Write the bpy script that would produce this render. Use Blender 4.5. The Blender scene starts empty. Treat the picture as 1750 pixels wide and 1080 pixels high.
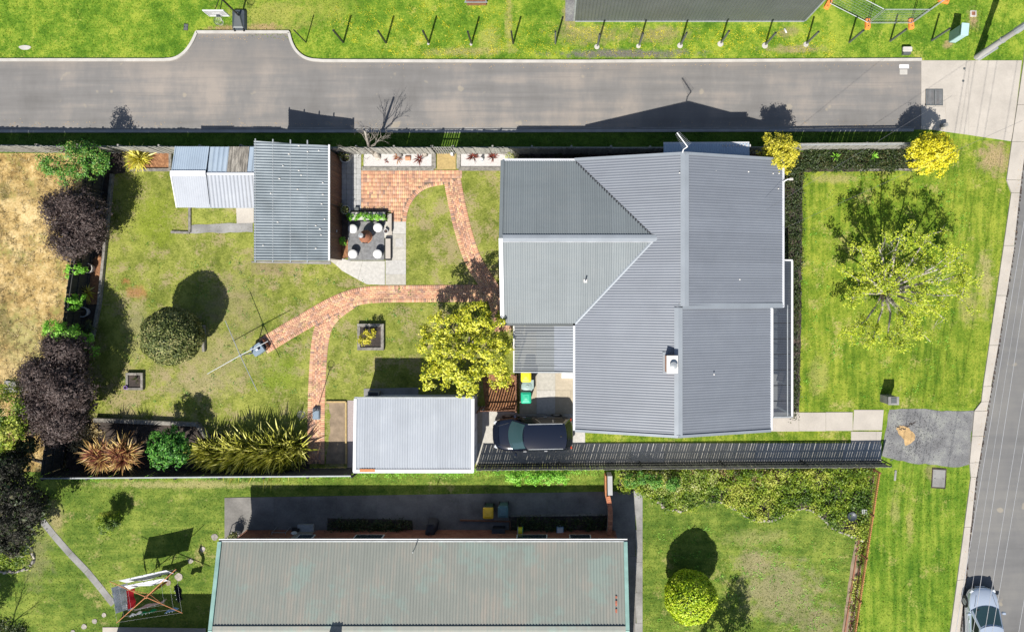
import bpy, math, random
import numpy as np
from mathutils import Vector, Matrix

# ------------------------------------------------------------------ camera, sky, sun, exposure
SC = bpy.context.scene
COL = SC.collection
PPM, NX, NY, CAMH = 30.0, 943.0, 500.0, 40.0      # survey scale: 30 px per metre on the ground

cam_d = bpy.data.cameras.new('camera')
cam = bpy.data.objects.new('camera', cam_d)
COL.objects.link(cam)
cam.location = (0, 0, CAMH)
cam_d.sensor_width = 36
cam_d.sensor_fit = 'HORIZONTAL'
cam_d.lens = 36 * PPM * CAMH / 1750.0
cam_d.shift_x = (875 - NX) / 1750.0
cam_d.shift_y = -(540 - NY) / 1750.0
cam_d.clip_start = 0.5
cam_d.clip_end = 600
SC.camera = cam

SUN_TRAVEL = Vector((0.233, 0.817, -1.0)).normalized()
world = bpy.data.worlds.new('World')
SC.world = world
world.use_nodes = True
wn = world.node_tree
sky = wn.nodes.new('ShaderNodeTexSky')
sky.sky_type = 'NISHITA'
sky.sun_disc = False
sky.sun_elevation = math.asin(-SUN_TRAVEL.z)
sky.sun_rotation = math.atan2(-SUN_TRAVEL.x, -SUN_TRAVEL.y) % (2 * math.pi)
bg = wn.nodes['Background']
bg.inputs['Strength'].default_value = 0.072
wn.links.new(sky.outputs['Color'], bg.inputs['Color'])
sun_d = bpy.data.lights.new('sun', 'SUN')
sun_d.energy = 4.6
sun_d.angle = math.radians(0.53)
sun_d.color = (1.0, 0.955, 0.88)
sun = bpy.data.objects.new('sun', sun_d)
sun.rotation_euler = SUN_TRAVEL.to_track_quat('-Z', 'Y').to_euler()
sun.location = (-10, -30, 45)
COL.objects.link(sun)
SC.view_settings.view_transform = 'Standard'
SC.view_settings.look = 'None'
SC.view_settings.exposure = 0.70
SC.view_settings.gamma = 1.0
SC.view_settings.use_curve_mapping = False
SC.render.engine = 'CYCLES'
SC.cycles.max_bounces = 5
SC.cycles.diffuse_bounces = 2
SC.cycles.transparent_max_bounces = 6
SC.cycles.use_denoising = True
try:
    SC.cycles.denoiser = 'OPENIMAGEDENOISE'
except Exception:
    pass

rnd = random.Random(11)
nr = np.random.default_rng(5)

# ------------------------------------------------------------------ helpers: coordinates
def W(px, py, h=0.0):
    k = (CAMH - h) / CAMH / PPM
    return Vector(((px - NX) * k, (NY - py) * k, h))
def WL(pts, h=0.0):
    return [W(x, y, h) for x, y in pts]

# ------------------------------------------------------------------ helpers: objects
def wloc(o):
    v = Vector((0, 0, 0))
    while o is not None:
        v = v + Vector(o.location)
        o = o.parent
    return v
def tag(o, label=None, cat=None, group=None, kind=None):
    if label: o['label'] = label
    if cat: o['category'] = cat
    if group: o['group'] = group
    if kind: o['kind'] = kind
    return o
def thing(name, label, cat, loc=(0, 0, 0), group=None):
    o = bpy.data.objects.new(name, None)
    o.location = loc
    o.empty_display_size = 0.2
    COL.objects.link(o)
    return tag(o, label, cat, group)
def link_mesh(name, me, m, parent=None, kind=None, base=None):
    o = bpy.data.objects.new(name, me)
    if m is not None and len(me.materials) == 0:
        for q in (m if isinstance(m, (list, tuple)) else [m]):
            me.materials.append(q)
    COL.objects.link(o)
    if parent is not None:
        o.parent = parent
    elif base is not None:
        o.location = base
    if kind: o['kind'] = kind
    return o
def np_mesh(name, V, F, m, parent=None, kind=None, base=None, smooth=False):
    """V (n,3) in world space, F (m,k); parts are stored relative to their thing."""
    V = np.asarray(V, dtype=np.float64).reshape(-1, 3)
    F = np.asarray(F, dtype=np.int32)
    off = wloc(parent) if parent is not None else (Vector(base) if base is not None else Vector((0, 0, 0)))
    V = V - np.array(off)[None, :]
    me = bpy.data.meshes.new(name)
    k = F.shape[1]
    me.vertices.add(len(V)); me.vertices.foreach_set('co', V.astype(np.float32).ravel())
    me.loops.add(F.size); me.loops.foreach_set('vertex_index', F.ravel())
    me.polygons.add(len(F)); me.polygons.foreach_set('loop_start', np.arange(0, F.size, k, dtype=np.int32))
    if smooth:
        me.polygons.foreach_set('use_smooth', np.ones(len(F), dtype=bool))
    me.update(calc_edges=True)
    return link_mesh(name, me, m, parent, kind, base)

class MB:
    def __init__(s): s.v = []; s.f = []; s.mi = []; s.cur = 0
    def add(s, vs, fs):
        b = len(s.v); s.v += [tuple(p) for p in vs]
        for f in fs: s.f.append(tuple(i + b for i in f)); s.mi.append(s.cur)
        return s
    def box(s, cx, cy, cz, sx, sy, sz, rz=0.0, top=1.0):
        c, n = math.cos(rz), math.sin(rz); vs = []
        for z, k in ((-.5, 1), (.5, top)):
            for x, y in ((-.5, -.5), (.5, -.5), (.5, .5), (-.5, .5)):
                X, Y = x * sx * k, y * sy * k
                vs.append((cx + X * c - Y * n, cy + X * n + Y * c, cz + z * sz))
        return s.add(vs, [(3, 2, 1, 0), (4, 5, 6, 7), (0, 1, 5, 4), (1, 2, 6, 5), (2, 3, 7, 6), (3, 0, 4, 7)])
    def rbox(s, cx, cy, cz, sx, sy, sz, rz=0.0, r=0.03, n=3, top=1.0, dome=0.0):
        """box with rounded vertical corners and a bevelled top"""
        c, q = math.cos(rz), math.sin(rz); rings = []
        r = min(r, sx * .49, sy * .49)
        for z, ins, k in ((-.5 * sz, 0, 1), (.5 * sz - r * .5, 0, top), (.5 * sz, r * .5, top)):
            ring = []
            for (qx, qy, a0) in ((1, 1, 0), (-1, 1, 90), (-1, -1, 180), (1, -1, 270)):
                for i in range(n + 1):
                    a = math.radians(a0 + 90 * i / n)
                    X = (qx * (sx / 2 - r) + math.cos(a) * (r - ins * .8)) * k
                    Y = (qy * (sy / 2 - r) + math.sin(a) * (r - ins * .8)) * k
                    ring.append((cx + X * c - Y * q, cy + X * q + Y * c, cz + z))
            rings.append(ring)
        N = len(rings[0]); vs = [p for g in rings for p in g]; fs = [tuple(reversed(range(N)))]
        for g in range(2):
            for i in range(N):
                j = (i + 1) % N; fs.append((g * N + i, g * N + j, (g + 1) * N + j, (g + 1) * N + i))
        vs.append((cx, cy, cz + sz / 2 + dome)); k = len(vs) - 1
        for i in range(N): fs.append((2 * N + i, 2 * N + (i + 1) % N, k))
        return s.add(vs, fs)
    def tube(s, p0, p1, r0, r1=None, n=8, cap=True):
        p0, p1 = Vector(p0), Vector(p1); r1 = r0 if r1 is None else r1
        d = (p1 - p0)
        if d.length < 1e-6: return s
        d.normalize(); a = d.orthogonal().normalized(); b = d.cross(a); vs = []
        for p, r in ((p0, r0), (p1, r1)):
            for i in range(n):
                t = 2 * math.pi * i / n; vs.append(p + a * (r * math.cos(t)) + b * (r * math.sin(t)))
        fs = [(i, (i + 1) % n, n + (i + 1) % n, n + i) for i in range(n)]
        if cap: fs += [tuple(reversed(range(n))), tuple(range(n, 2 * n))]
        return s.add(vs, fs)
    def path(s, pts, r, n=6):
        for i in range(len(pts) - 1): s.tube(pts[i], pts[i + 1], r, r, n)
        return s
    def lathe(s, cx, cy, prof, n=20):
        vs = []; fs = []
        for r, z in prof:
            for i in range(n):
                t = 2 * math.pi * i / n; vs.append((cx + r * math.cos(t), cy + r * math.sin(t), z))
        for g in range(len(prof) - 1):
            for i in range(n):
                j = (i + 1) % n; fs.append((g * n + i, g * n + j, (g + 1) * n + j, (g + 1) * n + i))
        fs.append(tuple(reversed(range(n)))); fs.append(tuple(range((len(prof) - 1) * n, len(prof) * n)))
        return s.add(vs, fs)
    def prism(s, pts, z0, z1):
        n = len(pts); vs = [(p[0], p[1], z0) for p in pts] + [(p[0], p[1], z1) for p in pts]
        ar = sum(pts[i][0] * pts[(i + 1) % n][1] - pts[(i + 1) % n][0] * pts[i][1] for i in range(n))
        if ar < 0:
            pts = pts[::-1]; vs = [(p[0], p[1], z0) for p in pts] + [(p[0], p[1], z1) for p in pts]
        fs = [tuple(range(n, 2 * n)), tuple(reversed(range(n)))]
        fs += [(i, (i + 1) % n, n + (i + 1) % n, n + i) for i in range(n)]
        return s.add(vs, fs)
    def strip(s, pts, w, z0, z1, w2=None):
        """raised band with box section that follows a polyline (centre line pts)"""
        P = [Vector((p[0], p[1])) for p in pts]; L = []; R = []
        for i, p in enumerate(P):
            a = P[max(i - 1, 0)]; b = P[min(i + 1, len(P) - 1)]; d = (b - a).normalized(); nrm = Vector((-d.y, d.x))
            L.append(p + nrm * w / 2); R.append(p - nrm * w / 2)
        for i in range(len(P) - 1):
            q = [L[i], R[i], R[i + 1], L[i + 1]]
            vs = [(a.x, a.y, z0) for a in q] + [(a.x, a.y, z1) for a in q]
            fs = [(4, 5, 6, 7), (0, 4, 7, 3), (1, 2, 6, 5)]
            if i == 0: fs.append((0, 1, 5, 4))
            if i == len(P) - 2: fs.append((2, 3, 7, 6))
            s.add(vs, fs)
        return s
    def quad(s, a, b, c, d): return s.add([a, b, c, d], [(0, 1, 2, 3)])
    def build(s, name, m, parent=None, kind=None, smooth=False, base=None, auto=None):
        off = wloc(parent) if parent is not None else (Vector(base) if base is not None else Vector((0, 0, 0)))
        me = bpy.data.meshes.new(name)
        me.from_pydata([(p[0] - off.x, p[1] - off.y, p[2] - off.z) for p in s.v], [], s.f)
        ms = m if isinstance(m, (list, tuple)) else [m]
        for q in ms: me.materials.append(q)
        if len(ms) > 1: me.polygons.foreach_set('material_index', s.mi)
        if smooth: me.polygons.foreach_set('use_smooth', [True] * len(me.polygons))
        me.update()
        if auto:
            me.set_sharp_from_angle(angle=math.radians(auto))
        return link_mesh(name, me, None, parent, kind, base)
def copy_tree(o, parent=None):
    c = o.copy(); COL.objects.link(c)
    if parent is not None: c.parent = parent
    for ch in list(o.children): copy_tree(ch, c)
    return c
def ngon(name, pts, z, m, kind='structure', parent=None):
    """flat sheet from a polygon (triangulated by Blender), world xy points"""
    me = bpy.data.meshes.new(name)
    n = len(pts)
    ar = sum(pts[i][0] * pts[(i + 1) % n][1] - pts[(i + 1) % n][0] * pts[i][1] for i in range(n))
    if ar < 0: pts = pts[::-1]
    off = wloc(parent) if parent is not None else Vector((0, 0, 0))
    me.from_pydata([(p[0] - off.x, p[1] - off.y, z - off.z) for p in pts], [], [tuple(range(n))])
    me.update()
    return link_mesh(name, me, m, parent, kind)
def smooth_poly(pts, it=2, closed=True):
    P = [Vector((p[0], p[1])) for p in pts]
    for _ in range(it):
        Q = []; n = len(P)
        for i in range(n if closed else n - 1):
            a, b = P[i], P[(i + 1) % n]
            Q += [a * .75 + b * .25, a * .25 + b * .75]
        if not closed: Q = [P[0]] + Q + [P[-1]]
        P = Q
    return P
def wobble(pts, amp, step=0.35, seed=0):
    """subdivide a closed outline and push it about so that its edge is ragged"""
    g = random.Random(seed); out = []; n = len(pts)
    for i in range(n):
        a, b = Vector(pts[i][:2]), Vector(pts[(i + 1) % n][:2]); L = (b - a).length; k = max(1, int(L / step))
        nn = Vector((-(b - a).y, (b - a).x)).normalized() if L > 0 else Vector((0, 0))
        for j in range(k):
            out.append(a.lerp(b, j / k) + nn * g.uniform(-amp, amp))
    return out
def in_poly(X, Y, poly):
    X = np.asarray(X); Y = np.asarray(Y); ins = np.zeros(X.shape, bool); n = len(poly)
    for i in range(n):
        x0, y0 = poly[i][0], poly[i][1]; x1, y1 = poly[(i + 1) % n][0], poly[(i + 1) % n][1]
        if y0 == y1: continue
        c = ((y0 > Y) != (y1 > Y)) & (X < (x1 - x0) * (Y - y0) / (y1 - y0) + x0)
        ins ^= c
    return ins
def rand_in(poly, n, g=nr):
    P = np.array([[p[0], p[1]] for p in poly]); lo, hi = P.min(0), P.max(0); out = []; k = 0
    while k < n:
        q = lo + g.random((int(n * 1.6) + 50, 2)) * (hi - lo)
        q = q[in_poly(q[:, 0], q[:, 1], poly)]; out.append(q); k += len(q)
        if len(out) > 60: break
    return np.concatenate(out)[:n]

# ------------------------------------------------------------------ helpers: materials
class NT:
    def __init__(s, name):
        s.m = bpy.data.materials.new(name); s.m.use_nodes = True; s.t = s.m.node_tree
        s.b = s.t.nodes['Principled BSDF']; s.out = s.t.nodes['Material Output']
        s.pos = s.t.nodes.new('ShaderNodeNewGeometry')
    def n(s, typ, **kw):
        x = s.t.nodes.new(typ)
        for k, v in kw.items(): setattr(x, k, v)
        return x
    def put(s, sock, v):
        if isinstance(v, bpy.types.NodeSocket): s.t.links.new(v, sock)
        elif v is not None: sock.default_value = v
    def noise(s, scale, detail=3, rough=.6, stretch=None, seed=0.0, rot=0.0):
        x = s.n('ShaderNodeTexNoise'); x.inputs['Scale'].default_value = scale; x.inputs['Detail'].default_value = detail
        x.inputs['Roughness'].default_value = rough
        mp = s.n('ShaderNodeMapping'); s.put(mp.inputs['Vector'], s.pos.outputs['Position'])
        mp.inputs['Location'].default_value = (seed * 7.3, seed * 3.1, seed)
        mp.inputs['Rotation'].default_value = (0, 0, rot)
        if stretch: mp.inputs['Scale'].default_value = stretch
        s.put(x.inputs['Vector'], mp.outputs['Vector'])
        return x.outputs['Fac']
    def math(s, op, a, b=None, c=None, clamp=False):
        x = s.n('ShaderNodeMath', operation=op, use_clamp=clamp)
        s.put(x.inputs[0], a); s.put(x.inputs[1], b)
        if c is not None: s.put(x.inputs[2], c)
        return x.outputs[0]
    def smooth(s, v, lo, hi):
        x = s.n('ShaderNodeMapRange', interpolation_type='SMOOTHSTEP'); s.put(x.inputs['Value'], v)
        x.inputs['From Min'].default_value = lo; x.inputs['From Max'].default_value = hi
        return x.outputs['Result']
    def ramp(s, v, stops):
        x = s.n('ShaderNodeValToRGB'); e = x.color_ramp.elements
        while len(e) < len(stops): e.new(0.5)
        for q, (p, c) in zip(e, stops): q.position = p; q.color = (c[0], c[1], c[2], 1)
        s.put(x.inputs['Fac'], v); return x.outputs['Color']
    def mix(s, f, a, b):
        x = s.n('ShaderNodeMix', data_type='RGBA'); s.put(x.inputs['Factor'], f)
        for k, v in ((6, a), (7, b)):
            s.put(x.inputs[k], v if isinstance(v, bpy.types.NodeSocket) else (v[0], v[1], v[2], 1))
        return x.outputs[2]
    def bump(s, v, strength=.5, dist=.02):
        x = s.n('ShaderNodeBump'); x.inputs['Strength'].default_value = strength; x.inputs['Distance'].default_value = dist
        s.put(x.inputs['Height'], v); s.put(s.b.inputs['Normal'], x.outputs['Normal'])
    def fin(s, col=None, rough=.8, metal=0.0, spec=None):
        if col is not None:
            s.put(s.b.inputs['Base Color'], col if isinstance(col, bpy.types.NodeSocket) else (col[0], col[1], col[2], 1))
        s.put(s.b.inputs['Roughness'], rough); s.b.inputs['Metallic'].default_value = metal
        if spec is not None: s.b.inputs['Specular IOR Level'].default_value = spec
        return s.m
def mat(name, c, var=.25, scale=3.0, rough=.75, metal=0, bump=0.0, bscale=40, spec=None, c2=None, stretch=None, fine=.15, rot=0.0, dist=.01):
    """surface with large blotches and fine grain round a base colour"""
    t = NT(name); a = t.noise(scale, 4, .6, stretch, rot=rot); b = t.noise(scale * 14, 2, .6, stretch, seed=2, rot=rot)
    f = t.math('ADD', t.math('MULTIPLY', a, 1 - fine), t.math('MULTIPLY', b, fine))
    d = [x * (1 - var) for x in c]; l = [min(1, x * (1 + var)) for x in (c2 or c)]
    col = t.ramp(f, [(.32, d), (.5, c), (.68, l)])
    if bump: t.bump(t.noise(bscale, 3, .7, stretch), bump, dist)
    return t.fin(col, rough, metal, spec)
def grass_mat(name, dark, mid, light, dry, dry_amt=.5, patches=(), stripes=None, spots=()):
    t = NT(name)
    a = t.noise(.35, 3, .6); b = t.noise(1.6, 4, .65, seed=1); c = t.noise(9, 3, .7, seed=2); d = t.noise(38, 2, .7, seed=3)
    f = t.math('ADD', t.math('ADD', t.math('MULTIPLY', a, .26), t.math('MULTIPLY', b, .34)), t.math('ADD', t.math('MULTIPLY', c, .26), t.math('MULTIPLY', d, .14)))
    if stripes:
        st = t.noise(1.0, 2, .5, stretch=stripes[0], seed=5, rot=stripes[1])
        f = t.math('ADD', t.math('MULTIPLY', f, 1 - stripes[2]), t.math('MULTIPLY', st, stripes[2]))
    col = t.ramp(f, [(.415, dark), (.49, mid), (.575, light)])
    e = t.noise(.8, 5, .7, seed=7)
    k = t.smooth(t.math('ADD', t.math('MULTIPLY', e, .7), t.math('MULTIPLY', c, .3)), .62 - .14 * dry_amt, .74 - .14 * dry_amt)
    k = t.math('MULTIPLY', k, .85)
    col = t.mix(k, col, dry)
    for (cx, cy, rx, ry, colr, amt) in patches:
        p = W(cx, cy); g = t.noise(1.9, 5, .75, seed=cx * .01)
        sub = t.n('ShaderNodeVectorMath', operation='SUBTRACT'); t.put(sub.inputs[0], t.pos.outputs['Position']); sub.inputs[1].default_value = (p.x, p.y, 0)
        mul = t.n('ShaderNodeVectorMath', operation='MULTIPLY'); t.put(mul.inputs[0], sub.outputs[0]); mul.inputs[1].default_value = (PPM / rx, PPM / ry, 0)
        ln = t.n('ShaderNodeVectorMath', operation='LENGTH'); t.put(ln.inputs[0], mul.outputs[0])
        v = t.math('ADD', t.math('SUBTRACT', 1.0, ln.outputs['Value']), t.math('MULTIPLY', t.math('SUBTRACT', g, .5), 2.6))
        v = t.math('MULTIPLY', t.smooth(v, -.1, .75), amt)
        v = t.math('MULTIPLY', v, t.smooth(ln.outputs['Value'], 1.7, 1.1))
        colr2 = t.ramp(t.noise(14, 3, .7, seed=4), [(.35, [q * .65 for q in colr]), (.65, [min(1, q * 1.25) for q in colr])])
        col = t.mix(v, col, colr2)
    h = t.math('ADD', t.math('MULTIPLY', c, .5), t.math('MULTIPLY', d, .5))
    t.bump(h, .9, .05)
    return t.fin(col, .9, 0, .15)
def leaf_mat(name, cols, rough=.5, trans=.25, spec=.4, patch=2.0, pw=.45):
    """cols dark -> light; every leaf takes its own tone"""
    t = NT(name)
    r = t.math('ADD', t.math('MULTIPLY', t.pos.outputs['Random Per Island'], 1.15 - pw), t.math('MULTIPLY', t.smooth(t.noise(patch, 3, .6), .3, .7), pw))
    n = len(cols); col = t.ramp(r, [(.12 + .85 * i / max(1, n - 1), c) for i, c in enumerate(cols)])
    t.fin(col, rough, 0, spec)
    if trans > 0:
        tr = t.n('ShaderNodeBsdfTranslucent'); t.put(tr.inputs['Color'], col)
        mx = t.n('ShaderNodeMixShader'); mx.inputs['Fac'].default_value = trans
        t.t.links.new(t.b.outputs[0], mx.inputs[1]); t.t.links.new(tr.outputs[0], mx.inputs[2]); t.t.links.new(mx.outputs[0], t.out.inputs['Surface'])
    return t.m
def per_object(name, cols, rough=.8, bump=.3, bscale=60, stretch=None, grain=.35, spec=None):
    """tone picked per object, with grain on top (palings, sleepers, slabs)"""
    t = NT(name); oi = t.n('ShaderNodeObjectInfo'); n = len(cols)
    col = t.ramp(oi.outputs['Random'], [(i / max(1, n - 1), c) for i, c in enumerate(cols)])
    g = t.noise(6, 5, .7, stretch); dk = t.mix(t.smooth(g, .35, .7), [1 - grain] * 3, [1 + grain * .3] * 3)
    mu = t.n('ShaderNodeMix', data_type='RGBA', blend_type='MULTIPLY'); mu.inputs['Factor'].default_value = 1
    t.put(mu.inputs[6], col); t.put(mu.inputs[7], dk)
    if bump: t.bump(t.noise(bscale, 3, .7, stretch), bump, .01)
    return t.fin(mu.outputs[2], rough, 0, spec)
def island_mat(name, cols, rough=.85, bump=.3):
    t = NT(name); n = len(cols)
    col = t.ramp(t.pos.outputs['Random Per Island'], [(i / (n - 1), c) for i, c in enumerate(cols)])
    g = t.noise(1.2, 4, .7); g2 = t.noise(45, 3, .7)
    col = t.mix(t.math('MULTIPLY', t.smooth(g, .4, .68), .5), col, [c * .55 for c in cols[0]])
    col = t.mix(t.math('MULTIPLY', t.smooth(g2, .45, .7), .25), col, [min(1, c * 1.4) for c in cols[-1]])
    t.bump(g2, bump, .01)
    return t.fin(col, rough)

# ------------------------------------------------------------------ materials
M = {}
TAN = (.30, .235, .12)
M['north_grass'] = grass_mat('north_grass', (.052, .125, .008), (.115, .21, .016), (.27, .33, .038), (.38, .36, .08), .42, patches=[
    (470, 25, 100, 34, (.30, .29, .07), .7), (560, 12, 60, 30, (.28, .30, .05), .5), (450, 48, 60, 10, (.36, .24, .13), .8), (385, 50, 40, 9, (.34, .22, .12), .8),
    (1070, 92, 160, 9, (.15, .14, .12), .95), (1000, 60, 70, 22, (.30, .22, .12), .55), (1120, 60, 70, 18, (.30, .22, .12), .6), (870, 40, 9, 60, (.34, .30, .10), .7), (835, 70, 22, 32, (.34, .33, .09), .6),
    (800, 88, 90, 10, (.34, .28, .12), .6), (1360, 84, 60, 9, (.33, .25, .14), .7), (1663, 32, 13, 22, (.34, .24, .13), .9), (1620, 76, 12, 8, (.34, .24, .13), .8), (972, 20, 14, 40, (.33, .24, .14), .7), (1345, 55, 22, 12, (.30, .22, .13), .6)])
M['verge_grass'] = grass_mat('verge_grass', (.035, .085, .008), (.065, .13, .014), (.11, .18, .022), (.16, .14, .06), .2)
M['back_grass'] = grass_mat('back_grass', (.095, .122, .018), (.17, .196, .034), (.285, .30, .065), (.30, .245, .13), .95, patches=[
    (400, 520, 70, 60, (.235, .20, .105), .5), (640, 560, 50, 40, (.22, .25, .04), .4), (380, 610, 90, 60, (.29, .26, .12), .55), (345, 655, 80, 30, (.34, .27, .17), .5),
    (235, 500, 26, 14, (.32, .14, .06), .7), (215, 480, 10, 8, (.30, .13, .05), .7), (235, 560, 30, 60, (.30, .26, .15), .5), (460, 455, 60, 22, (.20, .155, .09), .6), (480, 640, 40, 40, (.17, .24, .02), .6), (265, 380, 50, 60, (.21, .27, .02), .5)])
M['front_grass'] = grass_mat('front_grass', (.06, .122, .008), (.132, .200, .016), (.27, .31, .038), (.36, .32, .11), .6, patches=[
    (1700, 270, 34, 40, (.36, .26, .15), .85), (1430, 305, 60, 10, (.36, .30, .13), .6), (1685, 480, 16, 60, (.38, .31, .16), .6), (1400, 640, 20, 40, (.35, .33, .10), .5), (1655, 520, 20, 40, (.36, .30, .13), .5), (1520, 790, 30, 6, (.34, .22, .10), .8)],
    stripes=((4.0, .35, 1), -.14, .22))
M['south_grass'] = grass_mat('south_grass', (.05, .10, .012), (.105, .162, .022), (.215, .262, .045), (.31, .27, .11), .5, patches=[
    (1330, 1010, 90, 60, (.27, .235, .13), .75), (1290, 960, 40, 30, (.30, .25, .14), .7), (1400, 1060, 60, 30, (.27, .22, .13), .6), (1290, 920, 70, 20, (.30, .28, .11), .5), (320, 828, 200, 8, (.36, .32, .14), .7),
    (95, 885, 18, 34, (.34, .27, .14), .7), (60, 950, 34, 60, (.20, .17, .10), .5)], stripes=((.35, 3.0, 1), .0, .16))
M['kerb_side_grass'] = grass_mat('kerb_side_grass', (.052, .122, .008), (.115, .198, .016), (.225, .29, .035), (.35, .32, .10), .5, patches=[
    (1660, 880, 10, 60, (.36, .33, .10), .5), (1530, 870, 10, 40, (.36, .33, .12), .5), (1700, 900, 10, 60, (.36, .33, .10), .5), (1555, 900, 8, 50, (.34, .30, .10), .7), (1595, 808, 18, 16, (.3, .22, .12), .5)], stripes=((3.5, .25, 1), -.14, .3))
M['dry_grass'] = grass_mat('dry_grass', (.19, .125, .045), (.41, .285, .11), (.62, .475, .24), (.22, .22, .06), .75, patches=[
    (40, 580, 50, 60, (.24, .26, .09), .6), (70, 330, 60, 30, (.30, .21, .08), .6), (20, 640, 40, 50, (.52, .40, .20), .5), (8, 560, 18, 60, (.10, .09, .03), .7), (8, 330, 14, 20, (.10, .10, .03), .8)])
def asphalt(name, c, warm, var=1.0, band=None):
    t = NT(name)
    a = t.noise(.16, 4, .6, stretch=(.35, 1.2, 1)); b = t.noise(.5, 5, .65, seed=3, stretch=(1, .4, 1)); g = t.noise(40, 2, .8); s2 = t.noise(1.0, 3, .6, seed=9, stretch=(.15, 2.2, 1))
    f = t.math('ADD', t.math('MULTIPLY', a, .45), t.math('ADD', t.math('MULTIPLY', b, .35), t.math('MULTIPLY', s2, .2)))
    col = t.ramp(f, [(.38, [x * (1 - .28 * var) for x in c]), (.48, c), (.58, warm)])
    col = t.mix(t.math('MULTIPLY', g, .35), col, [x * .7 for x in c])
    if band:
        sp = t.n('ShaderNodeSeparateXYZ'); t.put(sp.inputs[0], t.pos.outputs['Position']); yb = t.math('ADD', sp.outputs[1], t.math('MULTIPLY', t.noise(.4, 4, .6, seed=15), 2.0))
        col = t.mix(t.math('MULTIPLY', t.smooth(yb, band, band + 1.3), .42), col, [x * .72 for x in c])
        fl = t.math('FLOOR', t.math('MULTIPLY', sp.outputs[0], .11)); wnz = t.n('ShaderNodeTexWhiteNoise', noise_dimensions='1D'); t.put(wnz.inputs['W'], fl); col = t.mix(t.math('MULTIPLY', wnz.outputs['Value'], .2), col, [x * .75 for x in c])
        sk = t.noise(1, 4, .6, stretch=(.12, 7, 1), seed=18); col = t.mix(t.math('MULTIPLY', t.smooth(sk, .54, .68), .25), col, [x * .7 for x in c])
    k = t.smooth(t.noise(1.1, 2, .4, seed=12), .70, .76)
    col = t.mix(t.math('MULTIPLY', k, .35), col, (.40, .34, .24))
    t.bump(g, .5, .006)
    return t.fin(col, .88, 0, .3)
M['lane_asphalt'] = asphalt('lane_asphalt', (.188, .180, .172), (.300, .262, .226), band=12.9)
M['road_asphalt'] = asphalt('road_asphalt', (.148, .146, .144), (.19, .184, .172), 1.0)
M['apron'] = mat('apron', (.17, .17, .172), .45, 1.2, .9, bump=.9, bscale=26, fine=.4, c2=(.2, .205, .18), dist=.03)
M['kerb'] = mat('kerb', (.42, .40, .365), .15, 1.5, .8, bump=.2)
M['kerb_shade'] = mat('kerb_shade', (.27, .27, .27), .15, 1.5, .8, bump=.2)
M['concrete'] = mat('concrete', (.39, .355, .31), .13, .8, .85, bump=.25, bscale=30, fine=.25)
M['slab'] = per_object('slab', [(.44, .42, .37), (.40, .38, .33), (.47, .45, .41), (.41, .40, .38)], .85, .25, 30, None, .16)
M['tan_slab'] = per_object('tan_slab', [(.42, .36, .27), (.38, .33, .24), (.44, .38, .29)], .85, .2, 30, None, .13)
M['old_concrete'] = mat('old_concrete', (.22, .215, .205), .35, .9, .9, bump=.3, bscale=30, fine=.2)
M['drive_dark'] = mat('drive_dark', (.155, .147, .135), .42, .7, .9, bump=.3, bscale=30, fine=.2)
M['tile'] = per_object('tile', [(.36, .365, .36), (.40, .40, .39), (.33, .335, .34)], .8, .2, 30, None, .2)
M['seat_slab'] = per_object('seat_slab', [(.19, .19, .195), (.205, .205, .205), (.175, .178, .185)], .8, .25, 20, None, .3)
M['brick_paver'] = island_mat('brick_paver', [(.26, .17, .14), (.46, .225, .13), (.53, .27, .155), (.57, .325, .19), (.62, .41, .215), (.50, .255, .165), (.55, .36, .25)])
M['joint_sand'] = mat('joint_sand', (.16, .115, .085), .3, 3, .95)
M['soil'] = mat('soil', (.045, .035, .03), .4, 3, .95, bump=.9, bscale=25, c2=(.07, .05, .04), dist=.03)
M['sandy_soil'] = mat('sandy_soil', (.225, .17, .115), .3, 2.2, .95, bump=.7, bscale=30, dist=.02)
M['mulch'] = mat('mulch', (.24, .11, .05), .6, 9, .95, bump=1, bscale=45, c2=(.34, .18, .09), dist=.03, fine=.5)
M['straw'] = mat('straw', (.36, .265, .11), .3, 9, .95, bump=.8, bscale=60, fine=.5)
M['dirt'] = mat('dirt', (.42, .28, .13), .3, 3, .95, bump=.7, bscale=30, dist=.03)
M['white_gravel'] = mat('white_gravel', (.50, .48, .465), .22, 16, .9, bump=1, bscale=60, fine=.5, dist=.02)
M['pink_gravel'] = mat('pink_gravel', (.33, .28, .27), .35, 30, .9, bump=1, bscale=60, fine=.5, dist=.02)
M['sleeper'] = per_object('sleeper', [(.25, .235, .205), (.20, .185, .16), (.30, .28, .245)], .85, .5, 25, (1, 1, 1), .45)
M['new_pine'] = per_object('new_pine', [(.40, .29, .12), (.44, .32, .15)], .8, .3, 25, None, .25)
M['paling'] = per_object('paling', [(.33, .325, .29), (.28, .275, .25), (.38, .37, .33), (.26, .255, .23)], .85, .5, 25, (3, 3, .4), .4)
M['shaded_paling'] = per_object('shaded_paling', [(.045, .046, .042), (.055, .055, .05), (.035, .036, .034)], .9, .5, 25, (3, 3, .4), .4)  # paling darkened in colour to carry the shade on fence backs
M['cladding'] = per_object('cladding', [(.13, .06, .035), (.10, .048, .03), (.155, .075, .04)], .7, .4, 25, (3, 3, .4), .35)
M['red_wood'] = per_object('red_wood', [(.22, .095, .05), (.17, .075, .04), (.26, .12, .065)], .75, .4, 25, None, .3)
M['bark'] = mat('bark', (.14, .115, .095), .4, 6, .95, bump=1, bscale=18, c2=(.24, .21, .18), dist=.03)
M['silver_bark'] = mat('silver_bark', (.22, .195, .165), .35, 6, .95, bump=1, bscale=18, c2=(.30, .275, .24), dist=.02)
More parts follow.
